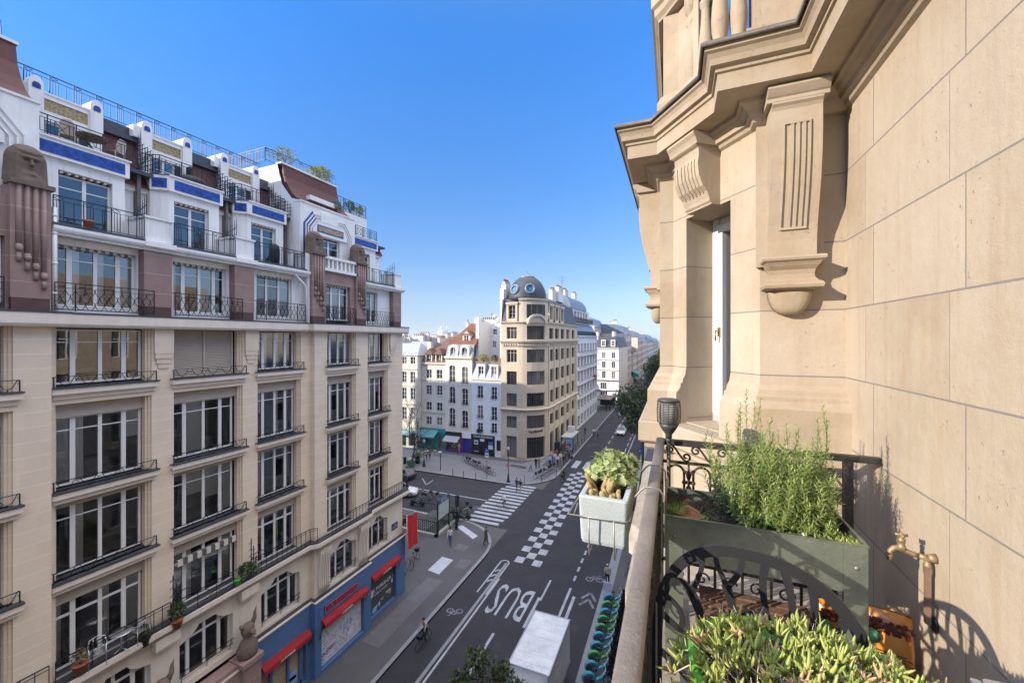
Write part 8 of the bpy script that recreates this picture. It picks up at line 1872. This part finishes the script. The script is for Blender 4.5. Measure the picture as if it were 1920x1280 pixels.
# bus shelter with an advertisement
bs = thing('bus_shelter', 'bus shelter with a pale roof and a blue illustrated advertising panel', 'bus shelter', (-16.9, 67.5, .13))
m = MB(); m.box((-18.2, 66.8, 2.55), (-16.2, 72.0, 2.68)); m.build('roof', pm('pale shelter roof', (.50, .50, .50), .5, var=.1), bs)
for x, y in ((-18.1, 67), (-18.1, 71.8), (-16.4, 71.8)): m = MB(); m.bar((x, y, .13), (x, y, 2.55), .08); m.build('post', M_iron, bs)
m = MB(); m.quad((-18.15, 67.1, .4), (-18.15, 71.7, .4), (-18.15, 71.7, 2.4), (-18.15, 67.1, 2.4)); m.build('glass_wall', M_glass, bs)
m = MB(); m.box((-17.3, 66.55, .35), (-15.95, 66.75, 2.5)); pn = m.build('advert_case', M_grn, bs); m = MB(); m.box((-17.22, 66.535, .55), (-16.03, 66.549, 2.42)); ad = m.build('poster', pm('pale blue poster', (.25, .38, .55), .4, var=.25, vs=1.2), pn)
m = MB(); m.ball((-16.6, 66.53, 1.5), .18, 8, sx=1.2, sy=.04, sz=1.0); m.ext([(-16.85, 66.525, 1.1), (-16.35, 66.525, 1.2), (-16.5, 66.525, 1.5), (-16.3, 66.525, 1.75), (-16.65, 66.525, 1.6), (-16.9, 66.525, 1.75)], (0, -.004, 0)); m.build('poster_figure', M_slate, ad)
m = MB(); m.box((-17.0, 66.52, 2.2), (-16.3, 66.53, 2.27)); m.box((-17.05, 66.52, .75), (-16.2, 66.53, .80)); m.build('poster_lettering', M_chalk, ad)
m = MB(); m.box((-17.9, 70.5, 2.7), (-16.7, 71.2, 3.7)); m.build('route_box', M_chalk, bs)
m = MB(); m.box((-18.7, 64.6, .13), (-17.9, 65.5, 2.1)); tag(m.build('news_kiosk', M_iron), 'dark kiosk column against the domed building by the shelter', 'kiosk')
# café terrace canopy beyond
o = thing('cafe_canopy', 'dark café terrace canopy at the foot of the white grid block', 'canopy', (-17.5, 112, .13)); m = MB(); m.box((-20.5, 109, 2.9), (-15.9, 118, 3.15)); m.build('roof', M_dkshop, o)
for x, y in ((-16, 109.2), (-16, 117.8), (-20.3, 109.2)): m = MB(); m.bar((x, y, .13), (x, y, 2.9), .12); m.build('post', M_iron, o)
m = MB(); m.box((-20.2, 117.6, .2), (-16, 117.7, 2.6)); m.build('screen', M_dkshop, o)
o = thing('green_canopy', 'green glass canopy over a shop further down the left pavement', 'canopy', (-15.8, 182, .13)); m = MB(); m.ext([(-17.5, 178, 5.6), (-14.6, 178, 4.6), (-14.0, 178, 3.2), (-17.5, 178, 3.2)], (0, 10, 0)); m.build('hood', pm('green canopy glass', (.06, .22, .15), .4), o); m = MB(); m.bar((-14.2, 178.2, 0), (-14.2, 178.2, 3.2), .15); m.build('post', M_iron, o)
# metro entrance
me_ = thing('metro_entrance', 'metro stairway entrance with green railings, pale stone kerb and a map board', 'metro entrance', (-24.5, 36, .13))
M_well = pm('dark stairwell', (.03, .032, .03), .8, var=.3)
A, B_ = Vector((-27.0, 37.0, 0)), Vector((-21.9, 36.6, 0)); 
x0, x1, y0, y1 = -26.6, -21.6, 33.3, 36.9
m = MB()
for a, b in (((x0, y0), (x1, y0)), ((x1, y0), (x1, y1)), ((x1, y1), (x0, y1))):
    (ax, ay), (bx_, by_) = a, b; m.box((min(ax, bx_)-.14, min(ay, by_)-.14, .13), (max(ax, bx_)+.14, max(ay, by_)+.14, .38))
m.build('stone_kerb', pm('entrance stone', (.42, .42, .40), .8, var=.1), me_)
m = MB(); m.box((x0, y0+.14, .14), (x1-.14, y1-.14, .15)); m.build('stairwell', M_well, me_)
m = MB()
for k in range(11): m.box((x0+.1+k*.3, y0+.16, .151), (x0+.22+k*.3, y1-.16, .42-.022*k))
m.build('step', pm('grey steps', (.13, .135, .13), .8), me_)
m = MB(); m.add([(x0+1.2, y1-.16, .16), (x1-.2, y1-.16, .16), (x1-.2, y1-.17, 1.0), (x0+2.4, y1-.17, 1.0)], [(0, 1, 2, 3)]); m.build('tiled_side', pm('pale tiled wall', (.40, .44, .42), .4), me_)
m = MB()
def rl(a, b, h=1.25):
    a, b = Vector((*a, .3)), Vector((*b, .3)); n = max(2, int((b-a).length/.22))
    for k in range(n+1): p = a.lerp(b, k/n); m.bar(p, p+Vector((0, 0, h)), .03)
    m.bar(a+Vector((0, 0, h)), b+Vector((0, 0, h)), .07); m.bar(a+Vector((0, 0, .25)), b+Vector((0, 0, .25)), .04)
rl((x0, y0), (x1, y0)); rl((x1, y0), (x1, y1)); rl((x1, y1), (x0, y1)); m.build('railing', M_grn, me_)
m = MB(); 
for x, y in ((x1+.1, 33.4), (x1+.1, 35.5)): m.bar((x, y, .13), (x, y, 3.3), .12)
m.build('board_post', M_grn, me_); m = MB(); m.box((x1+.06, 33.5, 1.7), (x1+.14, 35.4, 3.2)); bd = m.build('map_board', pm('pale map board', (.42, .50, .50), .5, var=.12), me_)
m = MB(); m.box((x1+.04, 33.4, 3.2), (x1+.16, 35.5, 3.65)); hd = m.build('name_band', pm('navy band', (.03, .07, .16), .4), me_); text('lettering', 'MÉTRO', .34, (x1+.17, 34.45, 3.42), (0, 1, 0), (0, 0, 1), M_chalk, hd, .005)
# red banner on the office corner
q0 = atX(757, 971, -18.75); bn_ = thing('red_banner', 'plain red banner hanging from the far corner of the office building', 'banner', (q0.x, q0.y, q0.z)); 
ya, yb, zt, zb2 = 24.95, 26.3, atX(757, 971, -18.75).z, atX(770, 1024, -18.75).z
m = MB(); m.rings([[(-18.75+.10*math.sin(u*5+v), ya+(yb-ya)*u, zt+(zb2-zt)*v-(.25*u)) for u in [i_/8 for i_ in range(9)]] for v in [j/6 for j in range(7)]], closed=False, caps=False); m.build('cloth', pm('vivid red cloth', (.55, .01, .02), .7, var=.08), bn_)
m = MB(); m.tube([(-18.75, ya-.05, zt+.1), (-18.75, ya-.05, zb2-.4)], .025, 5); m.build('pole', M_chalk, bn_)
# ---- bicycles
def bicycle(label, col, name='bicycle', basket=False, fender=None):
    """length along +x, leaning none; z up from the ground"""
    o = thing(name, label, 'bicycle', (0, 0, 0), None, 0); fr = MB(); P = dict(bb=(0, 0, .28), st=(-.17, 0, .78), hd=(.38, 0, .80), hb=(.40, 0, .66), ra=(-.45, 0, .33), fa=(.56, 0, .33))
    for a, b, r in (('bb', 'st', .016), ('st', 'hd', .014), ('bb', 'hb', .018), ('hd', 'hb', .02), ('hb', 'fa', .014), ('bb', 'ra', .012), ('st', 'ra', .010)): fr.tube([P[a], P[b]], r, 5)
    fr.build('frame', col, o)
    for x in (-.45, .56):
        m = MB(Matrix.Translation((x, 0, .33)) @ Matrix.Rotation(R(90), 4, 'X')); m.tube([(.32*math.cos(t), .32*math.sin(t), 0) for t in [2*math.pi*k/20 for k in range(20)]], .018, 5, loop=True); w = m.build('wheel', M_tyre, o)
        m = MB(Matrix.Translation((x, 0, .33)) @ Matrix.Rotation(R(90), 4, 'X')); [m.bar((-.3*math.cos(t), -.3*math.sin(t), 0), (.3*math.cos(t), .3*math.sin(t), 0), .006) for t in [math.pi*k/6 for k in range(6)]]; m.build('spokes', M_rim, w)
    m = MB(); m.tube([(.38, 0, .80), (.36, 0, .98)], .014, 5); m.tube([(.26, -.28, .99), (.36, -.22, 1.0), (.38, 0, .98), (.36, .22, 1.0), (.26, .28, .99)], .013, 5); m.build('handlebar', M_iron, o)
    m = MB(); m.tube([(-.17, 0, .78), (-.19, 0, .92)], .013, 5); m.ball((-.2, 0, .95), .11, 6, sx=1.25, sy=.75, sz=.35); m.build('saddle', M_tyre, o)
    if basket: m = MB(); m.rings([[(.5+a*s, b*s, z) for a, b in ((-.15, -.17), (.15, -.17), (.15, .17), (-.15, .17))] for s, z in ((.8, .72), (1.1, .98))], smooth=False); m.build('basket', M_iron, o)
    return o
bcols = [('black', M_iron), ('red', pm('red frame', (.35, .02, .02), .35)), ('silver', M_alu), ('dark blue', pm('navy frame', (.02, .05, .18), .35)), ('white', M_carw), ('orange', pm('orange frame', (.5, .12, .02), .35))]
protos = [bicycle('prototype', c, basket=(k % 2 == 0)) for k, (n_, c) in enumerate(bcols)]
used = set()
def put_bike(k, x, y, z, rz, label, group): 
    pr_ = protos[k]
    if k not in used: used.add(k); pr_.location = (x, y, z); pr_.rotation_euler = (R(8), 0, rz); pr_['label'] = label; pr_['group'] = group; return pr_
    d = dup(pr_, (x, y, z), rz, label, group); d.rotation_euler = (R(-7), 0, rz); return d
ordn = ('first', 'second', 'third', 'fourth', 'fifth', 'sixth', 'seventh', 'eighth', 'ninth', 'tenth', 'eleventh', 'twelfth')
a, b = atZ(872, 866, .13), atZ(921, 891, .13)
for k in range(12):
    p = a.lerp(b, k/11); kk = (0, 0, 3, 4, 2, 0, 1, 3, 1, 0, 1, 3)[k]; put_bike(kk, p.x, p.y, .13, R(-20+rf.uniform(-14, 14)), '%s %s bicycle from the left in the rack before the black shop' % (ordn[k], bcols[kk][0]), 'bicycles in the plaza rack')
a, b = atZ(1018, 899, .13), atZ(1050, 880, .13)
for k in range(8):
    p = a.lerp(b, k/7); kk = (2, 0, 4, 0, 3, 0, 2, 0)[k]; put_bike(kk, p.x-.5, p.y, .13, R(205+rf.uniform(-10, 10)), '%s %s bicycle of the kerbside row, counted from the zebra crossing' % (ordn[k], bcols[kk][0]), 'bicycles parked along the plaza kerb')
for k, (px, py, kk, rz) in enumerate(((868, 958, 0, 40), (874, 966, 2, 30), (846, 985, 0, 60), (800, 935, 4, 10), (790, 940, 2, 20), (812, 938, 0, 15))):
    p = atZ(px, py, .13 if py > 945 else .02); put_bike(kk, p.x, p.y, p.z, R(rz), ('black bicycle beside the traffic light, nearest the road', 'silver bicycle behind the traffic light', 'black bicycle at the end of the metro railing', 'white bicycle behind the metro stairs, middle', 'silver bicycle behind the metro stairs, left', 'black bicycle behind the metro stairs, right')[k], 'bicycles around the metro entrance')
for k, (x, y) in enumerate(((-20.4, 27.2), (-20.8, 28.8), (-20.1, 26.0))): put_bike((1, 0, 3)[k], x, y, .13, R(90+k*8), ('red bicycle leaning at the far corner of the blue shop', 'black bicycle just past the blue shop corner', 'dark blue bicycle against the blue shop wall')[k], 'bicycles against the blue shop')
# share bikes at the bottom right: thick bodies, big coloured rear guards
def share_bike(label, col):
    o = thing('share_bike', label, 'bicycle', (0, 0, 0), None, 0); m = MB()
    m.tube([(-.42, 0, .48), (-.1, 0, .36), (.2, 0, .5), (.42, 0, .86)], [.07, .10, .09, .06], 8); m.tube([(-.12, 0, .38), (-.2, 0, .8)], .035, 6); m.build('frame', col, o)
    m = MB(); [m.rings([[(-.52+r_*math.cos(R(a)), s*.085, .34+r_*math.sin(R(a))) for a in range(15, 185, 13)] for r_ in (.40, .31)], closed=False, caps=False) for s in (-1, 1)]; m.rings([[(-.52+.41*math.cos(a), s*.095, .34+.41*math.sin(a)) for a in [R(15+k*17) for k in range(11)]] for s in (-1, 1)], closed=False, caps=False); m.build('rear_guard', col, o); m = MB(Matrix.Translation((-.52, 0, .34)) @ Matrix.Rotation(R(90), 4, 'X')); m.lathe([(.02, -.07), (.32, -.07), (.32, .07), (.02, .07)], (0, 0, 0), 18); m.build('wheel_cover', M_slate, o)
    for x in (-.52, .58):
        m = MB(Matrix.Translation((x, 0, .33)) @ Matrix.Rotation(R(90), 4, 'X')); m.tube([(.31*math.cos(t), .31*math.sin(t), 0) for t in [2*math.pi*k/18 for k in range(18)]], .026, 5, loop=True); m.build('wheel', M_tyre, o)
    m = MB(); m.tube([(.58, 0, .33), (.44, 0, .8), (.40, 0, 1.02)], .022, 5); m.tube([(.24, -.30, 1.02), (.36, -.25, 1.06), (.42, 0, 1.03), (.36, .25, 1.06), (.24, .30, 1.02)], .02, 5); m.build('handlebar', M_alu, o)
    m = MB(); m.ball((-.22, 0, .92), .13, 6, sx=1.2, sy=.8, sz=.4); m.build('saddle', M_tyre, o)
    m = MB(); m.rings([[(.60+a*s, b*s, z) for a, b in ((-.16, -.19), (.16, -.19), (.16, .19), (-.16, .19))] for s, z in ((.75, .74), (1.05, .98))], smooth=False, caps=False); m.build('basket', M_iron, o)
    return o
sb = [share_bike('x', pm('green share bike paint', (.06, .30, .07), .3, coat=.4)), share_bike('x', pm('turquoise share bike paint', (.04, .28, .36), .3, coat=.4))]
sfirst = [True, True]
for k in range(10):
    y = 29.8-k*.82; c_ = (1, 0, 1, 0, 0, 1, 1, 0, 1, 1)[k]; lb = '%s share bike, %s from the far end of the dock nearest the road' % (('green', 'turquoise')[c_], ordn[k])
    if sfirst[c_]: o = sb[c_]; sfirst[c_] = False; o.location = (-3.95, y, .13); o.rotation_euler = (0, 0, R(22)); o['label'] = lb; o['group'] = 'docked share bikes'
    else: dup(sb[c_], (-3.95, y, .13), R(22+rf.uniform(-6, 6)), lb, 'docked share bikes')
for k in range(9):
    y = 29.4-k*.85; c_ = (0, 0, 1, 0, 0, 0, 1, 0, 0)[k]; dup(sb[c_], (-2.7, y, .13), R(160+rf.uniform(-6, 6)), '%s share bike, %s from the far end of the dock row nearest the wall' % (('green', 'turquoise')[c_], ordn[k]), 'docked share bikes')
for k in range(10):
    m = MB(); m.prism(rr_rect(-3.42, -3.22, 29.55-k*.82, 29.7-k*.82, .03), .13, .85); tag(m.build('bike_dock', M_slate), '%s dark docking post from the far end between the share bikes' % ordn[k], 'dock', 'share bike docks')
put_bike(5, -3.6, 34.2, .13, R(75), 'orange bicycle standing on the right pavement below the concrete pot', 'lone bicycles')
# ---- people: one skinned body each
M_skin = pm('skin', (.50, .30, .22), .6, var=.04)
cloth_cache = {}
def cl(c, nm): 
    k = nm; cloth_cache.setdefault(k, pm('cloth '+nm, c, .85, var=.12, vs=8)); return cloth_cache[k]
C_ = {'white': (.60, .60, .60), 'black': (.015, .015, .018), 'navy': (.02, .03, .08), 'blue': (.30, .45, .70), 'denim': (.05, .09, .18), 'grey': (.18, .18, .19), 'beige': (.42, .36, .28), 'olive': (.08, .085, .06), 'pink': (.60, .25, .35), 'brown': (.12, .07, .04), 'red': (.4, .03, .03), 'orange': (.55, .15, .05)}
def person(loc, rz, top, legs, hair, label, pose='walk', seed=0, h=1.72, group=None, coat=False):
    q = random.Random(seed); s = h/1.72
    V, E, Rr, Kd = [], [], [], []
    def v(p, r, k, par=None): V.append(Vector(p)*s); Rr.append(r*s); Kd.append(k); 
    def add(p, r, k, par):
        V.append(Vector(p)*s); Rr.append(r*s); Kd.append(k)
        if par is not None: E.append((par, len(V)-1))
        return len(V)-1
    sit = pose == 'cycle'; st = {'walk': .22, 'stand': .03, 'stride': .30, 'cycle': 0}[pose]
    zp = .92 if not sit else 1.0; ln = .30 if sit else .02
    pel = add((0, 0, zp), .13, 1, None); wa = add((0, ln*.3, zp+.17), .125, 0, pel); chs = add((0, ln*.75, zp+.38), .15, 0, wa); nk = add((0, ln, zp+.53), .055, 2, chs); hd = add((0, ln+.03, zp+.64), .085, 2, nk); ht = add((0, ln+.02, zp+.75), .082, 3, hd)
    for sd_, ph in ((-1, 1), (1, -1)):
        hip = add((sd_*.09, 0, zp-.04), .10, 1, pel)
        if sit: kn = add((sd_*.11, .30+ph*.06, zp-.16-ph*.12), .068, 1, hip); an = add((sd_*.11, .12+ph*.05, zp-.58-ph*.12), .045, 1, kn); add((sd_*.11, .24+ph*.05, zp-.62-ph*.12), .036, 4, an)
        else: kn = add((sd_*.095, ph*st*.45+.03, .49), .064, 1, hip); an = add((sd_*.09, ph*st-.03, .09+(.05 if ph < 0 else 0)), .042, 1, kn); add((sd_*.09, ph*st+.12, .045), .036, 4, an)
        sh = add((sd_*.175, ln*.85, zp+.47), .062, 0, chs)
        if sit: el = add((sd_*.22, ln*.85+.16, zp+.26), .045, 0, sh); ha = add((sd_*.20, .46, zp+.18), .032, 2, el)
        else: el = add((sd_*.23, -ph*st*.3, zp+.21), .045, 0, sh); ha = add((sd_*.22, -ph*st*.5+.08, zp-.02), .030, 2, el)
        wr = add(tuple(V[ha]/s+Vector((0, .02, -.05))), .036, 2, ha)
        for f in range(4): 
            fa = add(tuple(V[wr]/s+Vector((sd_*(.024-.012*f)*1.0, .012*f-.02, -.055))), .011, 2, wr); add(tuple(V[fa]/s+Vector((0, .006, -.045+.004*abs(f-1)))), .009, 2, fa)
        add(tuple(V[wr]/s+Vector((0, .04, -.04))), .011, 2, wr)
    me = bpy.data.meshes.new('p'); me.from_pydata([tuple(x) for x in V], E, []); ob = bpy.data.objects.new('p', me); COL.objects.link(ob)
    md = ob.modifiers.new('s', 'SKIN'); md.use_smooth_shade = True
    for k, d in enumerate(me.skin_vertices[0].data): d.radius = (Rr[k]*(1.15 if Kd[k] == 0 and k < 4 else 1), Rr[k]); d.use_root = (k == 0)
    ms_ = ob.modifiers.new('u', 'SUBSURF'); ms_.levels = 1; ms_.render_levels = 1
    dg = bpy.context.evaluated_depsgraph_get(); m2 = bpy.data.meshes.new_from_object(ob.evaluated_get(dg)); bpy.data.objects.remove(ob)
    m2.materials.clear(); [m2.materials.append(x) for x in (cl(C_[top], top), cl(C_[legs], legs), M_skin, cl((.03, .02, .015) if hair == 'dark' else ((.25, .18, .1) if hair == 'fair' else (.4, .4, .4)), 'hair '+hair), cl(C_['black'], 'shoe black'))]
    for p in m2.polygons:
        c = p.center; best = min(range(len(V)), key=lambda i_: (V[i_]-c).length-Rr[i_]*.6); p.material_index = Kd[best]; p.use_smooth = True
    o = bpy.data.objects.new('person', m2); COL.objects.link(o); o.location = loc; o.rotation_euler = (0, 0, rz); tag(o, label, 'person', group)
    m = MB(); m.ball((0, (ln+.005)*s, (zp+.725)*s), .098*s, 8, sy=1.1, sz=.85); hr = m.build('hair', cl((.03, .02, .015), 'hair '+hair), None); hr.parent = o
    m = MB(); m.tube([(0, (ln+.11)*s, (zp+.685)*s), (0, (ln+.135)*s, (zp+.65)*s)], [.012, .016], 5); [m.ball((e*.032*s, (ln+.105)*s, (zp+.69)*s), .010*s, 4) for e in (-1, 1)]; m.m = 1; m.box((-.025*s, (ln+.10)*s, (zp+.615)*s), (.025*s, (ln+.115)*s, (zp+.622)*s)); f_ = m.build('face', [M_skin, cl((.3, .08, .07), 'lips')], None); f_.parent = o
    if coat:
        m = MB(); m.rings([[(r*s*math.cos(t), (r*.8*math.sin(t)+ln*.4)*s, z*s) for t in [2*math.pi*k/12 for k in range(12)]] for r, z in ((.24, .45), (.21, .8), (.17, 1.08), (.21, 1.32), (.17, 1.42), (.07, 1.47))], caps=False); c_ = m.build('coat', cl(C_[top], top), None); c_.parent = o
    return o
def pp(px, py, z=.13): q = atZ(px, py, z); return (q.x, q.y, z)
person(pp(844, 1022), R(200), 'white', 'denim', 'dark', 'person in a white jacket and jeans walking on the near pavement by the metro stairs', 'stride', 1)
person(pp(911, 1021, .13), R(-60), 'olive', 'black', 'dark', 'person in a long dark olive coat at the rounded kerb, leaving the zebra crossing', 'walk', 2, coat=True, h=1.75)
person(pp(969, 920, .02), R(170), 'navy', 'denim', 'dark', 'person in navy on the zebra crossing, left of a pair', 'walk', 3); person(pp(976, 923, .02), R(175), 'black', 'beige', 'dark', 'person in a black jacket and beige trousers on the zebra crossing, right of a pair', 'stride', 4)
person(pp(1005, 878), R(180), 'black', 'black', 'dark', 'person in black at the foot of the domed building, left of two', 'walk', 5); person(pp(1011, 878), R(185), 'grey', 'grey', 'dark', 'person in grey at the foot of the domed building, right of two', 'walk', 6)
person(pp(1031, 875), R(10), 'blue', 'navy', 'dark', 'person in a light blue shirt seen from behind near the domed building', 'stand', 7, h=1.8)
for k, (a, b, t_, l_, s_, lb) in enumerate(((1041, 868, 'white', 'beige', 180, 'person in white and beige in the group by the corner, far left'), (1046, 873, 'white', 'black', 170, 'person in a white top and black trousers in the middle of the corner group'), (1051, 868, 'white', 'grey', 190, 'person in white and grey standing behind the corner group'), (1057, 872, 'black', 'black', 160, 'person in black at the right of the corner group'), (1061, 866, 'brown', 'black', 150, 'person in a brown jacket behind the corner group'), (1067, 862, 'olive', 'black', 200, 'person in olive beneath the no entry sign'), (1036, 866, 'pink', 'denim', 170, 'person in pink and jeans at the left edge of the corner group'), (1072, 872, 'navy', 'grey', 165, 'person in navy beside the kerb right of the corner group'), (1044, 862, 'red', 'black', 10, 'person in a red top behind the corner group by the wall'), (995, 884, 'beige', 'denim', 90, 'person in beige and jeans crossing the plaza left of the corner'))):
    person(pp(a, b), R(s_), t_, l_, 'dark' if k % 2 else 'fair', lb, 'walk', 10+k)
person(pp(800, 862), R(180), 'beige', 'black', 'fair', 'person in beige walking past the turquoise café, left of two', 'walk', 20); person(pp(806, 862), R(180), 'grey', 'black', 'dark', 'person in grey walking past the turquoise café, right of two', 'walk', 21)
person(pp(861, 848), R(170), 'pink', 'pink', 'fair', 'person in pink at the purple shop door', 'stand', 22)
person(pp(828, 958), R(100), 'black', 'black', 'dark', 'person in black behind the metro map board, left of two', 'stand', 23); person(pp(840, 962), R(70), 'black', 'navy', 'dark', 'person in black and navy between the map board and the traffic light', 'stand', 24)
person(pp(793, 944, .02), R(90), 'black', 'grey', 'dark', 'person in black beside the bicycles behind the metro stairs', 'stand', 25)
mb_ = person(pp(1139, 1098), R(10), 'beige', 'black', 'grey', 'grey haired person in a beige jacket carrying a white board on the right pavement', 'walk', 26)
q = pp(1139, 1110); m = MB(); m.box((q[0]-.3, q[1]-.1, .35), (q[0]+.3, q[1]-.04, .95)); tag(m.build('white_board', pm('lilac white board', (.55, .55, .7), .6)), 'pale lilac board carried by the grey haired person', 'board')
for k, (a, b, t_, lb) in enumerate(((1113, 818, 'white', 'person in white on the avenue pavement past the shelter, left'), (1121, 821, 'grey', 'person in grey on the avenue pavement past the shelter, right'), (1097, 815, 'black', 'person in black standing against the white grid block'), (1137, 772, 'black', 'distant person in black near the café canopy'), (1143, 770, 'navy', 'distant person in navy near the café canopy'), (1150, 768, 'black', 'distant person in black at the corner crossing'), (1163, 764, 'brown', 'distant person in brown at the far crossing'), (1172, 760, 'grey', 'distant person in grey at the far crossing'))):
    person(pp(a, b), R(180*(k % 2)), t_, 'black', 'dark', lb, 'walk', 30+k)
def cyclist(px, py, rz, kk, top, legs, hair, label, blabel, z=.012, h=1.72):
    q = atZ(px, py, z); o = put_bike(kk, q.x, q.y, z, rz, blabel, 'ridden bicycles'); o.rotation_euler = (0, 0, rz)
    c, s_ = math.cos(rz), math.sin(rz); person((q.x-.2*c, q.y-.2*s_, z), rz-math.pi/2, top, legs, hair, label, 'cycle', 50, h)
cyclist(796, 1208, R(268), 0, 'beige', 'black', 'dark', 'person in a pale jacket riding along the left kerb towards us', 'black bicycle ridden along the left kerb')
cyclist(945, 953, R(185), 5, 'white', 'denim', 'dark', 'person in white and jeans riding over the zebra crossing', 'orange bicycle ridden over the zebra crossing')
cyclist(1057, 902, R(262), 0, 'black', 'black', 'dark', 'person in black cycling down the avenue beside the plaza kerb', 'black bicycle ridden beside the plaza kerb')
# café tables in front of the turquoise shop
for k, (a, b) in enumerate(((800, 853), (815, 853), (825, 855))):
    q = pp(a, b); o = thing('cafe_table', '%s round white café table before the turquoise shop' % ('left', 'middle', 'right')[k], 'table', q, 'café tables'); m = MB(); m.lathe([(.02, .72), (.35, .72), (.35, .75), (.02, .76)], q, 14); m.build('tabletop', M_chalk, o); m = MB(); m.tube([(q[0], q[1], .13), (q[0], q[1], .85)], .03, 5); m.build('leg', M_iron, o)
# a parked motor scooter near the zebra and the far corner
def scooter(loc, rz, label):
    o = thing('motor_scooter', label, 'scooter', loc, None, rz); m = MB(); m.rings([[(x, w*a, z+hh*b) for a, b in ((-1, -1), (-1, .6), (-.5, 1), (.5, 1), (1, .6), (1, -1))] for x, w, z, hh in ((-.75, .08, .7, .08), (-.5, .16, .62, .18), (-.1, .15, .55, .18), (.1, .14, .35, .08), (.35, .16, .35, .08), (.5, .18, .6, .3), (.6, .1, .85, .2))], smooth=True); m.build('body', tdk, o)
    for x in (-.6, .65): m = MB(Matrix.Translation((x, 0, .26)) @ Matrix.Rotation(R(90), 4, 'X')); m.lathe([(.12, -.06), (.26, -.05), (.26, .05), (.12, .06)], (0, 0, 0), 14); m.build('wheel', M_tyre, o)
    m = MB(); m.tube([(.55, -.32, 1.0), (.52, 0, .98), (.55, .32, 1.0)], .02, 5); m.build('handlebar', M_iron, o); m = MB(); m.ball((-.35, 0, .82), .2, 6, sx=1.6, sy=.7, sz=.35); m.build('saddle', M_tyre, o)
q = pp(867, 975); scooter(q, R(35), 'dark motor scooter parked beside the traffic light'); q = pp(782, 948, .02); scooter(q, R(15), 'dark motor scooter behind the metro stairs'); q = pp(853, 968); scooter(q, R(50), 'dark motor scooter between the map board and the traffic light')
# ---- the air: far roofs and the hill fade to pale blue
m = MB(); m.box((-5600, -90, -1), (5600, 5600, 140)); hz = m.build('haze', None); hz['kind'] = 'stuff'
hm = bpy.data.materials.new('thin pale air'); hm.use_nodes = True; hn = hm.node_tree; hn.nodes.clear()
ho = hn.nodes.new('ShaderNodeOutputMaterial'); hv = hn.nodes.new('ShaderNodeVolumePrincipled'); hv.inputs['Color'].default_value = (.80, .88, 1, 1); hv.inputs['Density'].default_value = .00013
hn.links.new(hv.outputs[0], ho.inputs['Volume']); hz.data.materials.clear(); hz.data.materials.append(hm)
